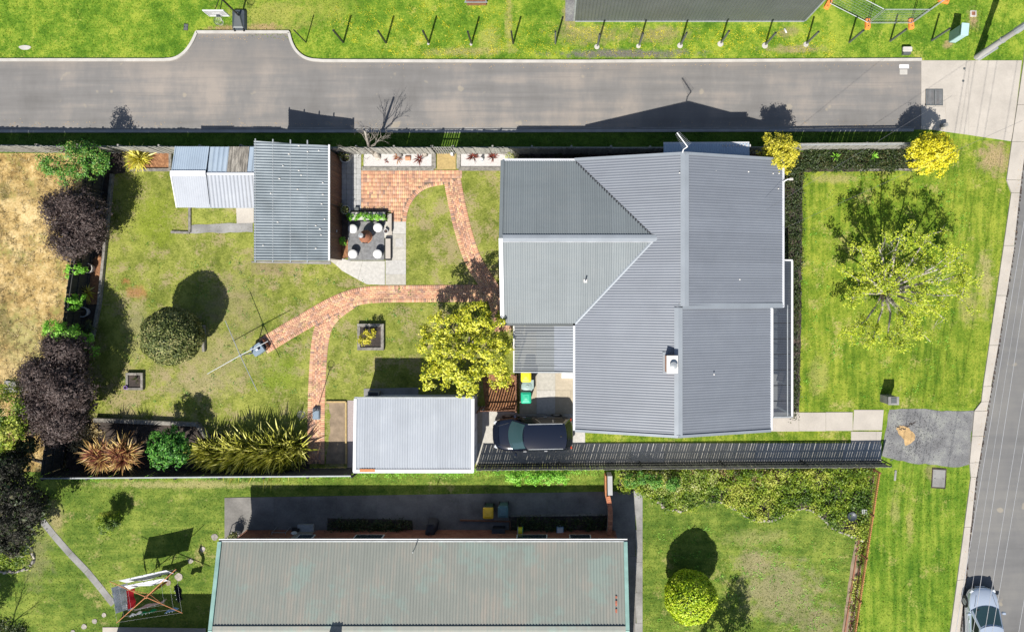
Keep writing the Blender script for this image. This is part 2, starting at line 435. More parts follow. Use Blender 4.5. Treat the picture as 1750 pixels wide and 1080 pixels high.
M['grey_bark'] = mat('grey_bark', (.36, .32, .27), .35, 6, .95, bump=1, bscale=18, c2=(.46, .43, .38), dist=.02)
def metal_roof(name, c, c2, var=.08, streak=(1, 1, 1), rough=.42, metal=.25, stain=None, sheet=None):
    t = NT(name); a = t.noise(.5, 4, .6); b = t.noise(1.2, 4, .7, stretch=streak, seed=3); g = t.noise(30, 2, .7, seed=4)
    f = t.math('ADD', t.math('MULTIPLY', a, .4), t.math('ADD', t.math('MULTIPLY', b, .45), t.math('MULTIPLY', g, .15)))
    col = t.ramp(f, [(.36, [x * (1 - var) for x in c]), (.5, c), (.66, c2)])
    if sheet is not None:
        sp = t.n('ShaderNodeSeparateXYZ'); t.put(sp.inputs[0], t.pos.outputs['Position']); q = t.math('MULTIPLY', sp.outputs[sheet], 1.3); fl = t.math('FLOOR', q); wnz = t.n('ShaderNodeTexWhiteNoise', noise_dimensions='1D'); t.put(wnz.inputs['W'], fl)
        col = t.mix(t.math('MULTIPLY', wnz.outputs['Value'], .24), col, [x * .6 for x in c]); fr = t.math('FRACT', q); col = t.mix(t.math('MULTIPLY', t.math('GREATER_THAN', fr, .965), .28), col, [x * .45 for x in c])
        dr = t.noise(.8, 5, .7, stretch=(.5, 5, 1) if sheet == 1 else (5, .5, 1), seed=11); col = t.mix(t.math('MULTIPLY', t.smooth(dr, .52, .72), .22), col, [min(1, x * 1.25) for x in c2])
        dk = t.noise(.35, 4, .6, seed=21); col = t.mix(t.math('MULTIPLY', t.smooth(dk, .5, .7), .14), col, [x * .6 for x in c])
    if stain:
        k = t.smooth(t.noise(stain[1], 5, .7, stretch=stain[2], seed=8), stain[3], stain[3] + .12)
        col = t.mix(t.math('MULTIPLY', k, stain[4]), col, stain[0])
    return t.fin(col, rough, metal)
M['house_roof'] = metal_roof('house_roof', (.165, .18, .207), (.178, .194, .219), .07, rough=.5, metal=.05, sheet=1)
M['wing_roof'] = metal_roof('wing_roof', (.172, .194, .202), (.190, .206, .208), .08, (.2, 2, 1), rough=.55, metal=.0, sheet=0)
M['roof_trim'] = mat('roof_trim', (.25, .275, .30), .08, 1, .45, .2)
M['roof_trim_light'] = mat('roof_trim_light', (.40, .41, .42), .15, 2, .45, .2)
M['gutter'] = mat('gutter', (.50, .51, .53), .08, 1, .5, .1)
M['garage_roof'] = metal_roof('garage_roof', (.335, .36, .395), (.37, .395, .425), .06, rough=.6, metal=0, sheet=0)
M['old_roof'] = metal_roof('old_roof', (.205, .215, .188), (.27, .24, .20), .10, (4, .25, 1), .65, .0, stain=((.19, .28, .245), .45, (1.0, .9, 1), .50, .42))
M['old_trim'] = mat('old_trim', (.21, .35, .31), .2, 1.5, .6)
M['shed_zinc'] = metal_roof('shed_zinc', (.12, .15, .17), (.19, .225, .25), .35, (.4, .35, 1), .45, .05)
M['shed_white'] = metal_roof('shed_white', (.33, .35, .385), (.365, .385, .415), .08, rough=.6, metal=.0)
M['shade_blue_iron'] = metal_roof('shade_blue_iron', (.33, .40, .48), (.37, .44, .51), .1, rough=.6, metal=0)  # pale iron with the bluish shade of unlit slopes put into its colour
M['shed_rotten'] = mat('shed_rotten', (.22, .20, .17), .6, 3, .9, bump=.8, bscale=25, c2=(.38, .35, .30), stretch=(4, .5, 1), fine=.4)
M['dark_metal'] = mat('dark_metal', (.105, .115, .115), .12, .8, .5, .2)
M['black_metal'] = mat('black_metal', (.02, .02, .022), .2, 3, .45)
M['galv'] = mat('galv', (.30, .32, .33), .15, 4, .5, .2)
M['white_paint'] = mat('white_paint', (.60, .60, .60), .06, 3, .5)
M['offwhite'] = mat('offwhite', (.62, .60, .56), .1, 3, .6)
M['wall_grey'] = mat('wall_grey', (.35, .35, .34), .1, 1, .8)
M['wall_white'] = mat('wall_white', (.55, .56, .58), .1, 1, .7)
M['house_brick'] = island_mat('house_brick', [(.22, .075, .045), (.30, .11, .06), (.34, .14, .08), (.26, .09, .06)])
M['mortar'] = mat('mortar', (.25, .22, .19), .2, 8, .95)
M['window_glass'] = mat('window_glass', (.03, .04, .05), .2, 2, .08, 0, spec=.8)
M['yellow_plastic'] = mat('yellow_plastic', (.72, .60, .02), .06, 4, .45)
M['amber_plastic'] = mat('amber_plastic', (.80, .46, .02), .08, 4, .45)
M['green_plastic'] = mat('green_plastic', (.02, .38, .22), .08, 4, .45)
M['grey_green_plastic'] = mat('grey_green_plastic', (.25, .33, .31), .08, 4, .5)
M['teal_plastic'] = mat('teal_plastic', (.06, .13, .14), .08, 4, .5)
M['bin_body'] = mat('bin_body', (.03, .06, .05), .15, 4, .5)
M['orange_plastic'] = mat('orange_plastic', (.72, .22, .045), .12, 5, .6)
M['blue_grey'] = mat('blue_grey', (.17, .225, .28), .12, 5, .7)
M['dark_plastic'] = mat('dark_plastic', (.045, .055, .065), .2, 5, .45)
M['cabinet'] = mat('cabinet', (.36, .50, .52), .06, 3, .5)
M['cabinet_dark'] = mat('cabinet_dark', (.14, .25, .23), .06, 3, .5)
M['rust_red'] = mat('rust_red', (.30, .10, .06), .3, 9, .8, .2)
M['rust_orange'] = mat('rust_orange', (.45, .18, .07), .25, 9, .75)
M['rust_brown'] = mat('rust_brown', (.24, .10, .055), .25, 9, .75)
M['purple'] = mat('purple', (.25, .12, .50), .1, 5, .6)
M['terracotta'] = mat('terracotta', (.42, .20, .11), .2, 8, .8)
M['stool'] = mat('stool', (.60, .60, .59), .05, 6, .4)
M['pole_wood'] = mat('pole_wood', (.29, .285, .27), .3, 2, .9, bump=.6, bscale=20, stretch=(1, 1, .2))
M['stone'] = per_object('stone', [(.34, .31, .27), (.26, .24, .22), (.42, .38, .33), (.30, .25, .20)], .9, .6, 20, None, .4)
M['cable'] = mat('cable', (.36, .36, .38), .05, 3, .5)
M['dark_cable'] = mat('dark_cable', (.10, .10, .11), .05, 3, .5)
def fabric(name, c):
    t = NT(name); a = t.noise(6, 4, .6); col = t.ramp(a, [(.3, [x * .9 for x in c]), (.7, c)]); t.bump(t.noise(18, 3, .7), .3, .01); t.fin(col, .9, 0, .2)
    tr = t.n('ShaderNodeBsdfTranslucent'); t.put(tr.inputs['Color'], col); mx = t.n('ShaderNodeMixShader'); mx.inputs['Fac'].default_value = .42
    t.t.links.new(t.b.outputs[0], mx.inputs[1]); t.t.links.new(tr.outputs[0], mx.inputs[2]); t.t.links.new(mx.outputs[0], t.out.inputs['Surface']); return t.m
M['white_fabric'] = fabric('white_fabric', (.80, .81, .86)); M['red_fabric'] = fabric('red_fabric', (.45, .02, .03)); M['green_fabric'] = fabric('green_fabric', (.01, .28, .14))
M['navy_fabric'] = fabric('navy_fabric', (.02, .025, .05)); M['pink_fabric'] = fabric('pink_fabric', (.50, .42, .43)); M['blue_fabric'] = fabric('blue_fabric', (.28, .40, .60)); M['charcoal_fabric'] = fabric('charcoal_fabric', (.09, .085, .095))
def poly_mat(name, tint, alpha, rough=.25):
    t = NT(name); t.fin(tint, rough, 0)
    tr = t.n('ShaderNodeBsdfTransparent'); tr.inputs['Color'].default_value = (.55, .62, .68, 1)
    mx = t.n('ShaderNodeMixShader'); t.put(mx.inputs['Fac'], t.math('ADD', alpha - .15, t.math('MULTIPLY', t.noise(.7, 3, .6), .3)))
    t.t.links.new(tr.outputs[0], mx.inputs[1]); t.t.links.new(t.b.outputs[0], mx.inputs[2]); t.t.links.new(mx.outputs[0], t.out.inputs['Surface'])
    return t.m
M['verandah_sheet'] = poly_mat('verandah_sheet', (.07, .08, .10), .62)
M['pergola_sheet'] = poly_mat('pergola_sheet', (.13, .145, .16), .78, .5)
M['opaque_sheet'] = metal_roof('opaque_sheet', (.19, .21, .24), (.21, .225, .25), .08, rough=.6, metal=0)
def paint(name, c, metal=.0):
    t = NT(name); t.fin(c, .10, metal); t.b.inputs['Coat Weight'].default_value = 1.0; t.b.inputs['Coat Roughness'].default_value = .02
    return t.m
M['car_black'] = paint('car_black', (.004, .006, .014)); M['car_silver'] = paint('car_silver', (.42, .48, .57), .3)
t = NT('car_glass'); t.fin((.010, .014, .016), .3, 0, .3); M['car_glass'] = t.m
t = NT('windscreen_glass'); t.fin((.028, .060, .066), .08, 0, .8); M['windscreen_glass'] = t.m
M['tyre'] = mat('tyre', (.02, .02, .02), .2, 20, .9); M['lamp_lens'] = mat('lamp_lens', (.5, .52, .55), .1, 5, .15); M['tail_lens'] = mat('tail_lens', (.35, .05, .02), .1, 5, .2)
# leaves
M['yellow_leaf'] = leaf_mat('yellow_leaf', [(.07, .12, .006), (.30, .34, .012), (.58, .57, .03), (.76, .74, .12)], trans=.25)
M['gold_leaf'] = leaf_mat('gold_leaf', [(.13, .15, .01), (.42, .38, .02), (.62, .56, .04), (.74, .66, .10)], trans=.25)
M['bright_yellow_leaf'] = leaf_mat('bright_yellow_leaf', [(.28, .29, .006), (.62, .56, .012), (.80, .72, .03), (.86, .78, .10)], trans=.3)
M['lime_leaf'] = leaf_mat('lime_leaf', [(.12, .20, .01), (.32, .42, .015), (.48, .55, .03), (.60, .62, .08)], trans=.35)
M['purple_leaf'] = leaf_mat('purple_leaf', [(.022, .014, .013), (.048, .032, .029), (.085, .060, .054), (.165, .125, .11)], trans=.15, spec=.3)
M['green_leaf'] = leaf_mat('green_leaf', [(.02, .07, .008), (.06, .19, .02), (.13, .32, .035), (.26, .46, .08)], trans=.25)
M['deep_leaf'] = leaf_mat('deep_leaf', [(.012, .045, .006), (.03, .13, .012), (.07, .24, .022), (.22, .44, .08)], trans=.15, rough=.45, spec=.3)
M['fresh_leaf'] = leaf_mat('fresh_leaf', [(.07, .22, .012), (.15, .42, .02), (.26, .58, .05), (.40, .68, .12)], trans=.3)
M['lime_ball_leaf'] = leaf_mat('lime_ball_leaf', [(.13, .24, .006), (.36, .52, .012), (.54, .68, .03), (.70, .76, .08)], trans=.25)
M['olive_leaf'] = leaf_mat('olive_leaf', [(.035, .055, .012), (.095, .125, .028), (.19, .215, .06), (.40, .37, .15)], trans=.1, rough=.6)
M['photinia_leaf'] = leaf_mat('photinia_leaf', [(.03, .08, .012), (.06, .19, .018), (.12, .30, .035), (.24, .26, .06)], trans=.2)
M['dark_leaf'] = leaf_mat('dark_leaf', [(.012, .022, .006), (.025, .045, .010), (.045, .075, .016), (.09, .08, .03)], trans=.12)
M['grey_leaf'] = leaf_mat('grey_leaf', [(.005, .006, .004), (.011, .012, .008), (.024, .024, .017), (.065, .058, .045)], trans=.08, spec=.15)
M['cover_leaf'] = leaf_mat('cover_leaf', [(.04, .09, .008), (.13, .22, .012), (.27, .36, .025), (.48, .50, .09)], trans=.25, patch=.8, pw=.75)
M['cover_light'] = leaf_mat('cover_light', [(.12, .20, .015), (.28, .38, .05), (.50, .54, .16), (.70, .68, .40)], trans=.25, patch=.8, pw=.6)
M['flax_leaf'] = leaf_mat('flax_leaf', [(.035, .05, .006), (.15, .17, .018), (.48, .47, .07), (.86, .82, .28)], trans=.12, rough=.4)
M['bronze_leaf'] = leaf_mat('bronze_leaf', [(.08, .022, .018), (.20, .055, .04), (.34, .13, .07), (.50, .28, .12)], trans=.12, rough=.45)
M['gold_blade'] = leaf_mat('gold_blade', [(.14, .06, .03), (.34, .18, .06), (.58, .38, .12), (.74, .56, .22)], trans=.2, rough=.45)
M['red_leaf'] = leaf_mat('red_leaf', [(.05, .012, .01), (.12, .025, .018), (.20, .045, .03), (.26, .08, .05)], trans=.1)
M['yellow_blade'] = leaf_mat('yellow_blade', [(.25, .24, .02), (.62, .56, .05), (.80, .74, .14), (.90, .84, .34)], trans=.25)
M['dry_blade'] = leaf_mat('dry_blade', [(.12, .085, .03), (.30, .22, .08), (.46, .36, .17), (.60, .50, .28)], trans=.2, patch=.5)
M['tuft_north'] = leaf_mat('tuft_north', [(.11, .22, .008), (.14, .26, .010), (.24, .34, .02), (.38, .40, .06)], trans=.25, patch=.6)
M['tuft_lawn'] = leaf_mat('tuft_lawn', [(.18, .20, .028), (.21, .24, .032), (.28, .29, .055), (.36, .31, .13)], trans=.25, patch=.6)
M['tuft_front'] = leaf_mat('tuft_front', [(.13, .19, .012), (.15, .215, .015), (.24, .29, .03), (.36, .34, .10)], trans=.25, patch=.6)
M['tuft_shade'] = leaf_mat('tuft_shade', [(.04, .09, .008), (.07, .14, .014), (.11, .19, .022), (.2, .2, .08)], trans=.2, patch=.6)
# ------------------------------------------------------------------ helpers: plants
def unit(a): return a / np.maximum(np.linalg.norm(a, axis=1, keepdims=True), 1e-9)
def leaves_mesh(name, P, N, size, m, parent, aspect=.55, fold=.25, kind=None, seed=0):
    """one folded leaf (two triangles sharing the midrib as a 4-gon) per point"""
    g = np.random.default_rng(seed + len(P)); n = len(P)
    N = unit(N); R = unit(g.normal(size=(n, 3))); T = unit(np.cross(N, R)); B = np.cross(N, T)
    s = (size * (.6 + .8 * g.random(n)))[:, None]
    a = P - T * s * .5; c = P + T * s * .5 + N * s * .05
    b = P + B * s * aspect * .5 + N * s * fold * .5; d = P - B * s * aspect * .5 + N * s * fold * .5
    V = np.stack([a, b, c, d], 1).reshape(-1, 3); i = np.arange(n)[:, None] * 4
    F = np.concatenate([i + [[0, 1, 2]], i + [[0, 2, 3]]], 0)
    return np_mesh(name, V, F, m, parent, kind)
def clumped(blobs, n, clumps, rad, g, up=.6, shell=.75, zmin=.05):
    """leaf points gathered in clumps on lumpy ellipsoids: blobs = (x,y,z,rx,ry,rz)"""
    vol = np.array([b[3] * b[4] + b[4] * b[5] for b in blobs]); vol = vol / vol.sum(); C = []; O = []
    for b, w in zip(blobs, vol):
        k = max(3, int(clumps * w)); d = unit(g.normal(size=(k, 3))); d[:, 2] = np.where(d[:, 2] < -.35, -d[:, 2], d[:, 2])
        r = shell + (1 - shell) * g.random((k, 1)); C.append(np.array(b[:3]) + d * r * np.array(b[3:6])); O.append(d)
    C = np.concatenate(C); O = np.concatenate(O); idx = g.integers(0, len(C), n)
    off = g.normal(size=(n, 3)) * rad * .55; P = C[idx] + off; P[:, 2] = np.maximum(P[:, 2], zmin)
    Nn = O[idx] * .7 + off / rad * .6 + np.array([0, 0, up]) + g.normal(size=(n, 3)) * .45
    return P, Nn
def limb_tree(parent, base, tips, r0, m, g, name='trunk', joint=.35, sub=True):
    """tapered trunk plus limbs that bend on their way to the tips"""
    b = Vector(base); c = b.copy(); mean = sum((Vector(t) for t in tips), Vector()) / len(tips)
    fork = b.lerp(mean, joint); fork.z = b.z + (mean.z - b.z) * joint
    MB().tube(b - Vector((0, 0, .05)), fork, r0, r0 * .75, 8).build('trunk', m, parent, smooth=True)
    for t in tips:
        t = Vector(t); mid = fork.lerp(t, .5) + Vector((g.uniform(-.12, .12), g.uniform(-.12, .12), .12)); q = MB()
        q.tube(fork, mid, r0 * .5, r0 * .33, 6).tube(mid, t, r0 * .33, r0 * .12, 6)
        if sub:
            for k in range(3):
                a = mid.lerp(t, g.uniform(0, .8)); q.tube(a, a + Vector((g.uniform(-.5, .5), g.uniform(-.5, .5), g.uniform(0, .4))), r0 * .16, r0 * .05, 5)
        q.build('limb', m, parent, smooth=True)
def bush(name, label, cat, base, blobs, n, leaf, size, clumps=60, rad=.22, group=None, trunk=True, bark='bark', seed=0, up=.6, shell=.75, aspect=.55, r0=.07):
    g = np.random.default_rng(seed + 100); t = thing(name, label, cat, base, group)
    P, Nn = clumped(blobs, n, clumps, rad, g, up, shell); leaves_mesh('crown', P, Nn, size, M[leaf], t, aspect, seed=seed)
    if trunk:
        gg = random.Random(seed); tips = [(b[0], b[1], b[2]) for b in blobs[:7]]
        limb_tree(t, base, tips, r0, M[bark], gg)
    return t
def ball(name, label, base, c, R, n, leaf, size, seed=0, squash=1.0, bark='bark'):
    """clipped round bush: leaves in a dense skin over an inner core of twigs"""
    g = np.random.default_rng(seed); t = thing(name, label, 'bush', base)
    d = unit(g.normal(size=(n, 3))); lump = 1 + .045 * np.sin(d[:, 0] * 5 + seed) * np.cos(d[:, 1] * 6) + .02 * np.sin(d[:, 2] * 11 + d[:, 1] * 9) + g.normal(size=n) * .02 + (g.random(n) < .015) * .05
    P = np.array(c) + d * (R * lump)[:, None] * np.array([1, 1, squash]); P[:, 2] = np.maximum(P[:, 2], .05)
    N = d * .9 + g.normal(size=(n, 3)) * .5; leaves_mesh('crown', P, N, size, M[leaf], t, .55, seed=seed)
    m2 = n // 3; d2 = unit(g.normal(size=(m2, 3))); P2 = np.array(c) + d2 * R * (.9 - .12 * g.random((m2, 1))) * np.array([1, 1, squash]); P2[:, 2] = np.maximum(P2[:, 2], .03)
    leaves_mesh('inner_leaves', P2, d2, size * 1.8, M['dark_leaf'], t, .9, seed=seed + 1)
    MB().tube(base, (base[0], base[1], c[2]), .09, .06, 8).build('trunk', M[bark], t)
    return t
def blades(parent, name, centres, per, length, width, m, g, droop=.9, zb=.05, tilt=(.15, 1.2), segs=4, az=None):
    """strap leaves that rise from a heart and arch over"""
    n = len(centres) * per; C = np.repeat(np.asarray(centres, float), per, 0)
    a = g.random(n) * 2 * np.pi if az is None else az[0] + (g.random(n) - .5) * az[1]
    el = tilt[0] + (tilt[1] - tilt[0]) * g.random(n); L = length * (.6 + .5 * g.random(n)); wd = width * (.7 + .6 * g.random(n))
    h = np.stack([np.cos(a), np.sin(a), np.zeros(n)], 1); s = np.stack([-np.sin(a), np.cos(a), np.zeros(n)], 1); rows = []
    tw = (g.random(n) - .5) * 1.6
    for k in range(segs + 1):
        u = k / segs; hor = L * u * np.sin(el); ver = L * u * np.cos(el) - droop * L * u * u * .45 * np.sin(el)
        p = C + h * (hor + .03)[:, None]; p[:, 2] += ver; p[:, 2] = np.maximum(p[:, 2], zb)
        wk = wd * (.35 + 1.5 * u if u < .35 else (1 - (u - .35) / .65) ** .8 * .875 + .02)
        sd = s + np.array([0, 0, 1.0]) * tw[:, None] * (.5 + .5 * u)
        rows += [p - sd * (wk * .5)[:, None], p + sd * (wk * .5)[:, None]]
    V = np.stack(rows, 1).reshape(-1, 3); K = 2 * (segs + 1); i = np.arange(n)[:, None] * K
    F = np.concatenate([i + [[2 * k, 2 * k + 1, 2 * k + 3, 2 * k + 2]] for k in range(segs)], 0)
    return np_mesh(name, V, F, m, parent)
def tufts(name, poly, n, m, size=.07, h=.05, seed=0, z=.02, avoid=(), label=None):
    g = np.random.default_rng(seed); n = int(n * .30); q = rand_in(poly, n, g)
    for av in avoid: q = q[~in_poly(q[:, 0], q[:, 1], av)]
    n = len(q); a = g.random(n) * 6.283; s = size * (.5 + g.random(n)); hh = h * .35 * (.4 + g.random(n)); lean = (g.random((n, 2)) - .5) * 1.6 * hh[:, None]
    p0 = np.column_stack([q[:, 0] - np.cos(a) * s / 2, q[:, 1] - np.sin(a) * s / 2, np.full(n, z - .01)]); p1 = np.column_stack([q[:, 0] + np.cos(a) * s / 2, q[:, 1] + np.sin(a) * s / 2, np.full(n, z - .01)])
    p2 = np.column_stack([q[:, 0] + lean[:, 0] * 1.5, q[:, 1] + lean[:, 1] * 1.5, z + hh])
    V = np.stack([p0, p1, p2], 1).reshape(-1, 3); F = np.arange(n * 3).reshape(-1, 3)
    o = np_mesh(name, V, F, m, None, 'stuff')
    if label: tag(o, label, 'grass')
    return o

# ------------------------------------------------------------------ helpers: metal sheet, fences, bricks
def corr(name, polys, down, m, parent, pitch=.137, amp=.014, prof='sine', z=0.0):
    """corrugated sheet over convex planar polygons; ribs run along 'down'"""
    V = []; F = []
    for poly in polys:
        P = [Vector(p) for p in poly]; nrm = Vector((0, 0, 0))
        for i in range(len(P)): nrm += (P[i] - P[0]).cross(P[(i + 1) % len(P)] - P[0])
        nrm.normalize()
        if nrm.z < 0: nrm = -nrm
        u = Vector(down); u = (u - nrm * u.dot(nrm)).normalized(); v = nrm.cross(u).normalized()
        uv = [((p - P[0]).dot(u), (p - P[0]).dot(v)) for p in P]; vs = [q[1] for q in uv]; v0, v1 = min(vs) + 1e-4, max(vs) - 1e-4
        if prof == 'sine': sub = 6; hs = [math.cos(2 * math.pi * k / sub) for k in range(sub)]; offs = [k / sub for k in range(sub)]
        else: offs = [0, .12, .22, .34]; hs = [-1, 1, 1, -1]
        if prof == 'pan': offs = [0, .04, .10, .14]; hs = [-1, 1, 1, -1]
        samples = []; k = math.floor(v0 / pitch) - 1
        while k * pitch < v1 + pitch:
            for o, hh in zip(offs, hs):
                x = (k + o) * pitch
                if v0 <= x <= v1: samples.append((x, hh))
            k += 1
        samples = [(v0, samples[0][1])] + samples + [(v1, samples[-1][1])]; last = None
        for x, hh in samples:
            us = []
            for i in range(len(uv)):
                (ua, va), (ub, vb) = uv[i], uv[(i + 1) % len(uv)]
                if (va - x) * (vb - x) <= 0 and va != vb: us.append(ua + (ub - ua) * (x - va) / (vb - va))
            if len(us) < 2: continue
            a, b = min(us), max(us); base = len(V)
            for q in (a, b): V.append(tuple(P[0] + u * q + v * x + nrm * (hh * amp + z)))
            if last is not None: F.append((last, last + 1, base + 1, base))
            last = base
    return np_mesh(name, V, F, m, parent, smooth=(prof == 'sine'))
def cap(parent, name, a, b, w, m, z=.03, t=.02, skirt=.0):
    """folded flashing along a line a-b"""
    a, b = Vector(a), Vector(b); d = (b - a).normalized(); s = d.cross(Vector((0, 0, 1))).normalized() * w / 2; q = MB(); up = Vector((0, 0, z + t)); lo = Vector((0, 0, z - skirt))
    vs = [a - s + lo, a + up, a + s + lo, b - s + lo, b + up, b + s + lo, a + Vector((0, 0, z - .02)), b + Vector((0, 0, z - .02))]
    q.add(vs, [(0, 1, 4, 3), (1, 2, 5, 4), (0, 6, 1), (6, 2, 1), (3, 4, 7), (7, 4, 5)]); return q.build(name, m, parent)
def bar(parent, name, a, b, w, h, m):
    a, b = Vector(a), Vector(b); d = (b - a).normalized(); s = d.cross(Vector((0, 0, 1)))
    s = s.normalized() * w / 2 if s.length > 1e-4 else Vector((w / 2, 0, 0)); u = s.cross(d).normalized() * h / 2
    vs = [a - s - u, a + s - u, a + s + u, a - s + u, b - s - u, b + s - u, b + s + u, b - s + u]
    return MB().add(vs, [(0, 1, 2, 3), (7, 6, 5, 4), (0, 4, 5, 1), (1, 5, 6, 2), (2, 6, 7, 3), (3, 7, 4, 0)]).build(name, m, parent)
def fence(name, label, a, b, h, pitch, width, mp, mr, rails=(.25, 1.0, 1.6), side=1, lap=.0, posts=2.4, psz=.09, zb=.03, jit=.012, group=None, pname='paling', cap_m=None, seed=0, th=.018, cat='fence'):
    """paling fence from a to b (world points): every paling, rail and post is its own part"""
    g = random.Random(seed); a, b = Vector(a[:2]), Vector(b[:2]); L = (b - a).length; d = (b - a).normalized(); n = Vector((-d.y, d.x)) * side
    t = thing(name, label, cat, (a.x, a.y, 0), group); ang = math.atan2(d.y, d.x); me = None; N = int(L / pitch)
    for i in range(N):
        p = a + d * ((i + .5) * pitch) + n * (lap if i % 2 else 0)
        hh = h * (1 + g.uniform(-jit, jit))
        if me is None:
            o = MB().box(0, 0, .5, width, th, 1).build(pname, mp, None); me = o.data
        else:
            o = bpy.data.objects.new(pname, me); COL.objects.link(o)
        o.parent = t; o.location = (p.x - a.x, p.y - a.y, zb); o.rotation_euler = (g.uniform(-.012, .012), g.uniform(-.012, .012), ang); o.scale = (1, 1, hh - zb)
    for z in rails:
        q0, q1 = a - n * .045, b - n * .045; bar(t, 'rail', (q0.x, q0.y, z), (q1.x, q1.y, z), .045, .07, mr)
    k = max(1, round(L / posts))
    for i in range(k + 1):
        p = a + d * (L * i / k) - n * .11; MB().box(p.x, p.y, h * .47, psz, psz, h * .94, ang).build('post', mr, t)
    if cap_m is not None:
        q0, q1 = a + n * .0, b + n * .0; bar(t, 'capping', (q0.x, q0.y, h + .02), (q1.x, q1.y, h + .02), .07, .03, cap_m)
    return t
class Bricks:
    def __init__(s): s.c = []; s.g = np.random.default_rng(3)
    def add(s, x, y, a, L, Wd): s.c.append((x, y, a, L, Wd))
    def build(s, name, m, parent, z=.03):
        A = np.array(s.c); n = len(A); g = s.g; ca, sa = np.cos(A[:, 2]), np.sin(A[:, 2]); V = []
        zt = z + g.normal(size=n) * .0025; tl = g.normal(size=(n, 2)) * .006
        for zz, k in ((0, 1.0), (1, 1.0), (2, .90)):
            for sx, sy in ((-1, -1), (1, -1), (1, 1), (-1, 1)):
                X = sx * (A[:, 3] / 2 - (.006 if zz == 2 else 0)); Y = sy * (A[:, 4] / 2 - (.006 if zz == 2 else 0))
                h = (np.full(n, .004) if zz == 0 else (zt - .006 if zz == 1 else zt)) + (tl[:, 0] * X + tl[:, 1] * Y if zz else 0)
                V.append(np.stack([A[:, 0] + X * ca - Y * sa, A[:, 1] + X * sa + Y * ca, h], 1))
        V = np.stack(V, 1).reshape(-1, 3); i = np.arange(n)[:, None] * 12
        q = [(8, 9, 10, 11)] + [(j, (j + 1) % 4, 4 + (j + 1) % 4, 4 + j) for j in range(4)] + [(4 + j, 4 + (j + 1) % 4, 8 + (j + 1) % 4, 8 + j) for j in range(4)]
        F = np.concatenate([i + [list(f)] for f in q], 0); return np_mesh(name, V, F, m, parent, 'stuff')
def arc_pts(pts, step=.05):
    P = smooth_poly(pts, 3, False); out = [P[0]]; acc = 0
    S = [0]; 
    for i in range(1, len(P)): S.append(S[-1] + (P[i] - P[i - 1]).length)
    return P, S
def at_s(P, S, s):
    for i in range(1, len(P)):
        if S[i] >= s or i == len(P) - 1:
            f = (s - S[i - 1]) / max(1e-6, S[i] - S[i - 1]); d = (P[i] - P[i - 1]).normalized(); return P[i - 1].lerp(P[i], f), d
def dist_to(P, x, y):
    best = 9e9
    for i in range(1, len(P)):
        a, b = P[i - 1], P[i]; ab = b - a; q = Vector((x, y)) - a; f = max(0, min(1, q.dot(ab) / max(1e-9, ab.length_squared))); best = min(best, (q - ab * f).length)
    return best
def brick_path(B, pts, half=.48, skip=None):
    P, S = arc_pts(pts); L = S[-1]; bw, bl = .112, .226
    k = 0
    while (k + .5) * bw < L:
        p, d = at_s(P, S, (k + .5) * bw); n = Vector((-d.y, d.x)); a = math.atan2(d.y, d.x)
        for s in (-1, 1):
            c = p + n * s * (half - bl / 2)
            if not skip or not skip(c.x, c.y): B.add(c.x, c.y, a + math.pi / 2, bl - .008, bw - .008)
        k += 1
    inner = half - bl; rows = max(1, round(2 * inner / bw))
    for r in range(rows):
        t = -inner + (r + .5) * (2 * inner / rows); k = 0
        while (k + .5 + (r % 2) * .5) * bl < L:
            p, d = at_s(P, S, (k + .5 + (r % 2) * .5) * bl); n = Vector((-d.y, d.x)); c = p + n * t
            if not skip or not skip(c.x, c.y): B.add(c.x, c.y, math.atan2(d.y, d.x), bl - .008, bw - .010)
            k += 1
    return P
def sleepers(name, label, pts, w=.2, h=.2, seg=2.4, m='sleeper', cat='garden edging', group=None, closed=False, z0=0.0):
    """timber edging made of single sleepers laid end to end"""
    P = [Vector(p[:2]) for p in pts]
    if closed: P = P + [P[0]]
    t = thing(name, label, cat, (P[0].x, P[0].y, 0), group)
    for i in range(len(P) - 1):
        a, b = P[i], P[i + 1]; L = (b - a).length; k = max(1, round(L / seg)); d = (b - a) / k; ang = math.atan2(d.y, d.x)
        for j in range(k):
            c = a + d * (j + .5); ins = w if closed and k == 1 else .006
            MB().rbox(c.x, c.y, z0 + h / 2 + (i % 2) * .003, d.length - (.012 if not closed else .012 + w), w, h, ang, .012, 1).build('sleeper', M[m], t)
            if closed: pass
        if closed:
            MB().rbox(a.x, a.y, z0 + h / 2 + .002, w, w, h + .004, ang, .012, 1).build('corner_block', M[m], t)
    return t
def slabs(parent, rects, m, z=.035, gap=.012, name='slab', th=.03):
    for r in rects:
        pts = [Vector(p[:2]) for p in r]; c = sum(pts, Vector((0, 0))) / len(pts)
        q = [c + (p - c) * (1 - gap / max(.05, (p - c).length)) for p in pts]; MB().prism([(p.x, p.y) for p in q], z - th, z).build(name, m, parent)
def R4(x0, y0, x1, y1): return WL([(x0, y0), (x1, y0), (x1, y1), (x0, y1)])
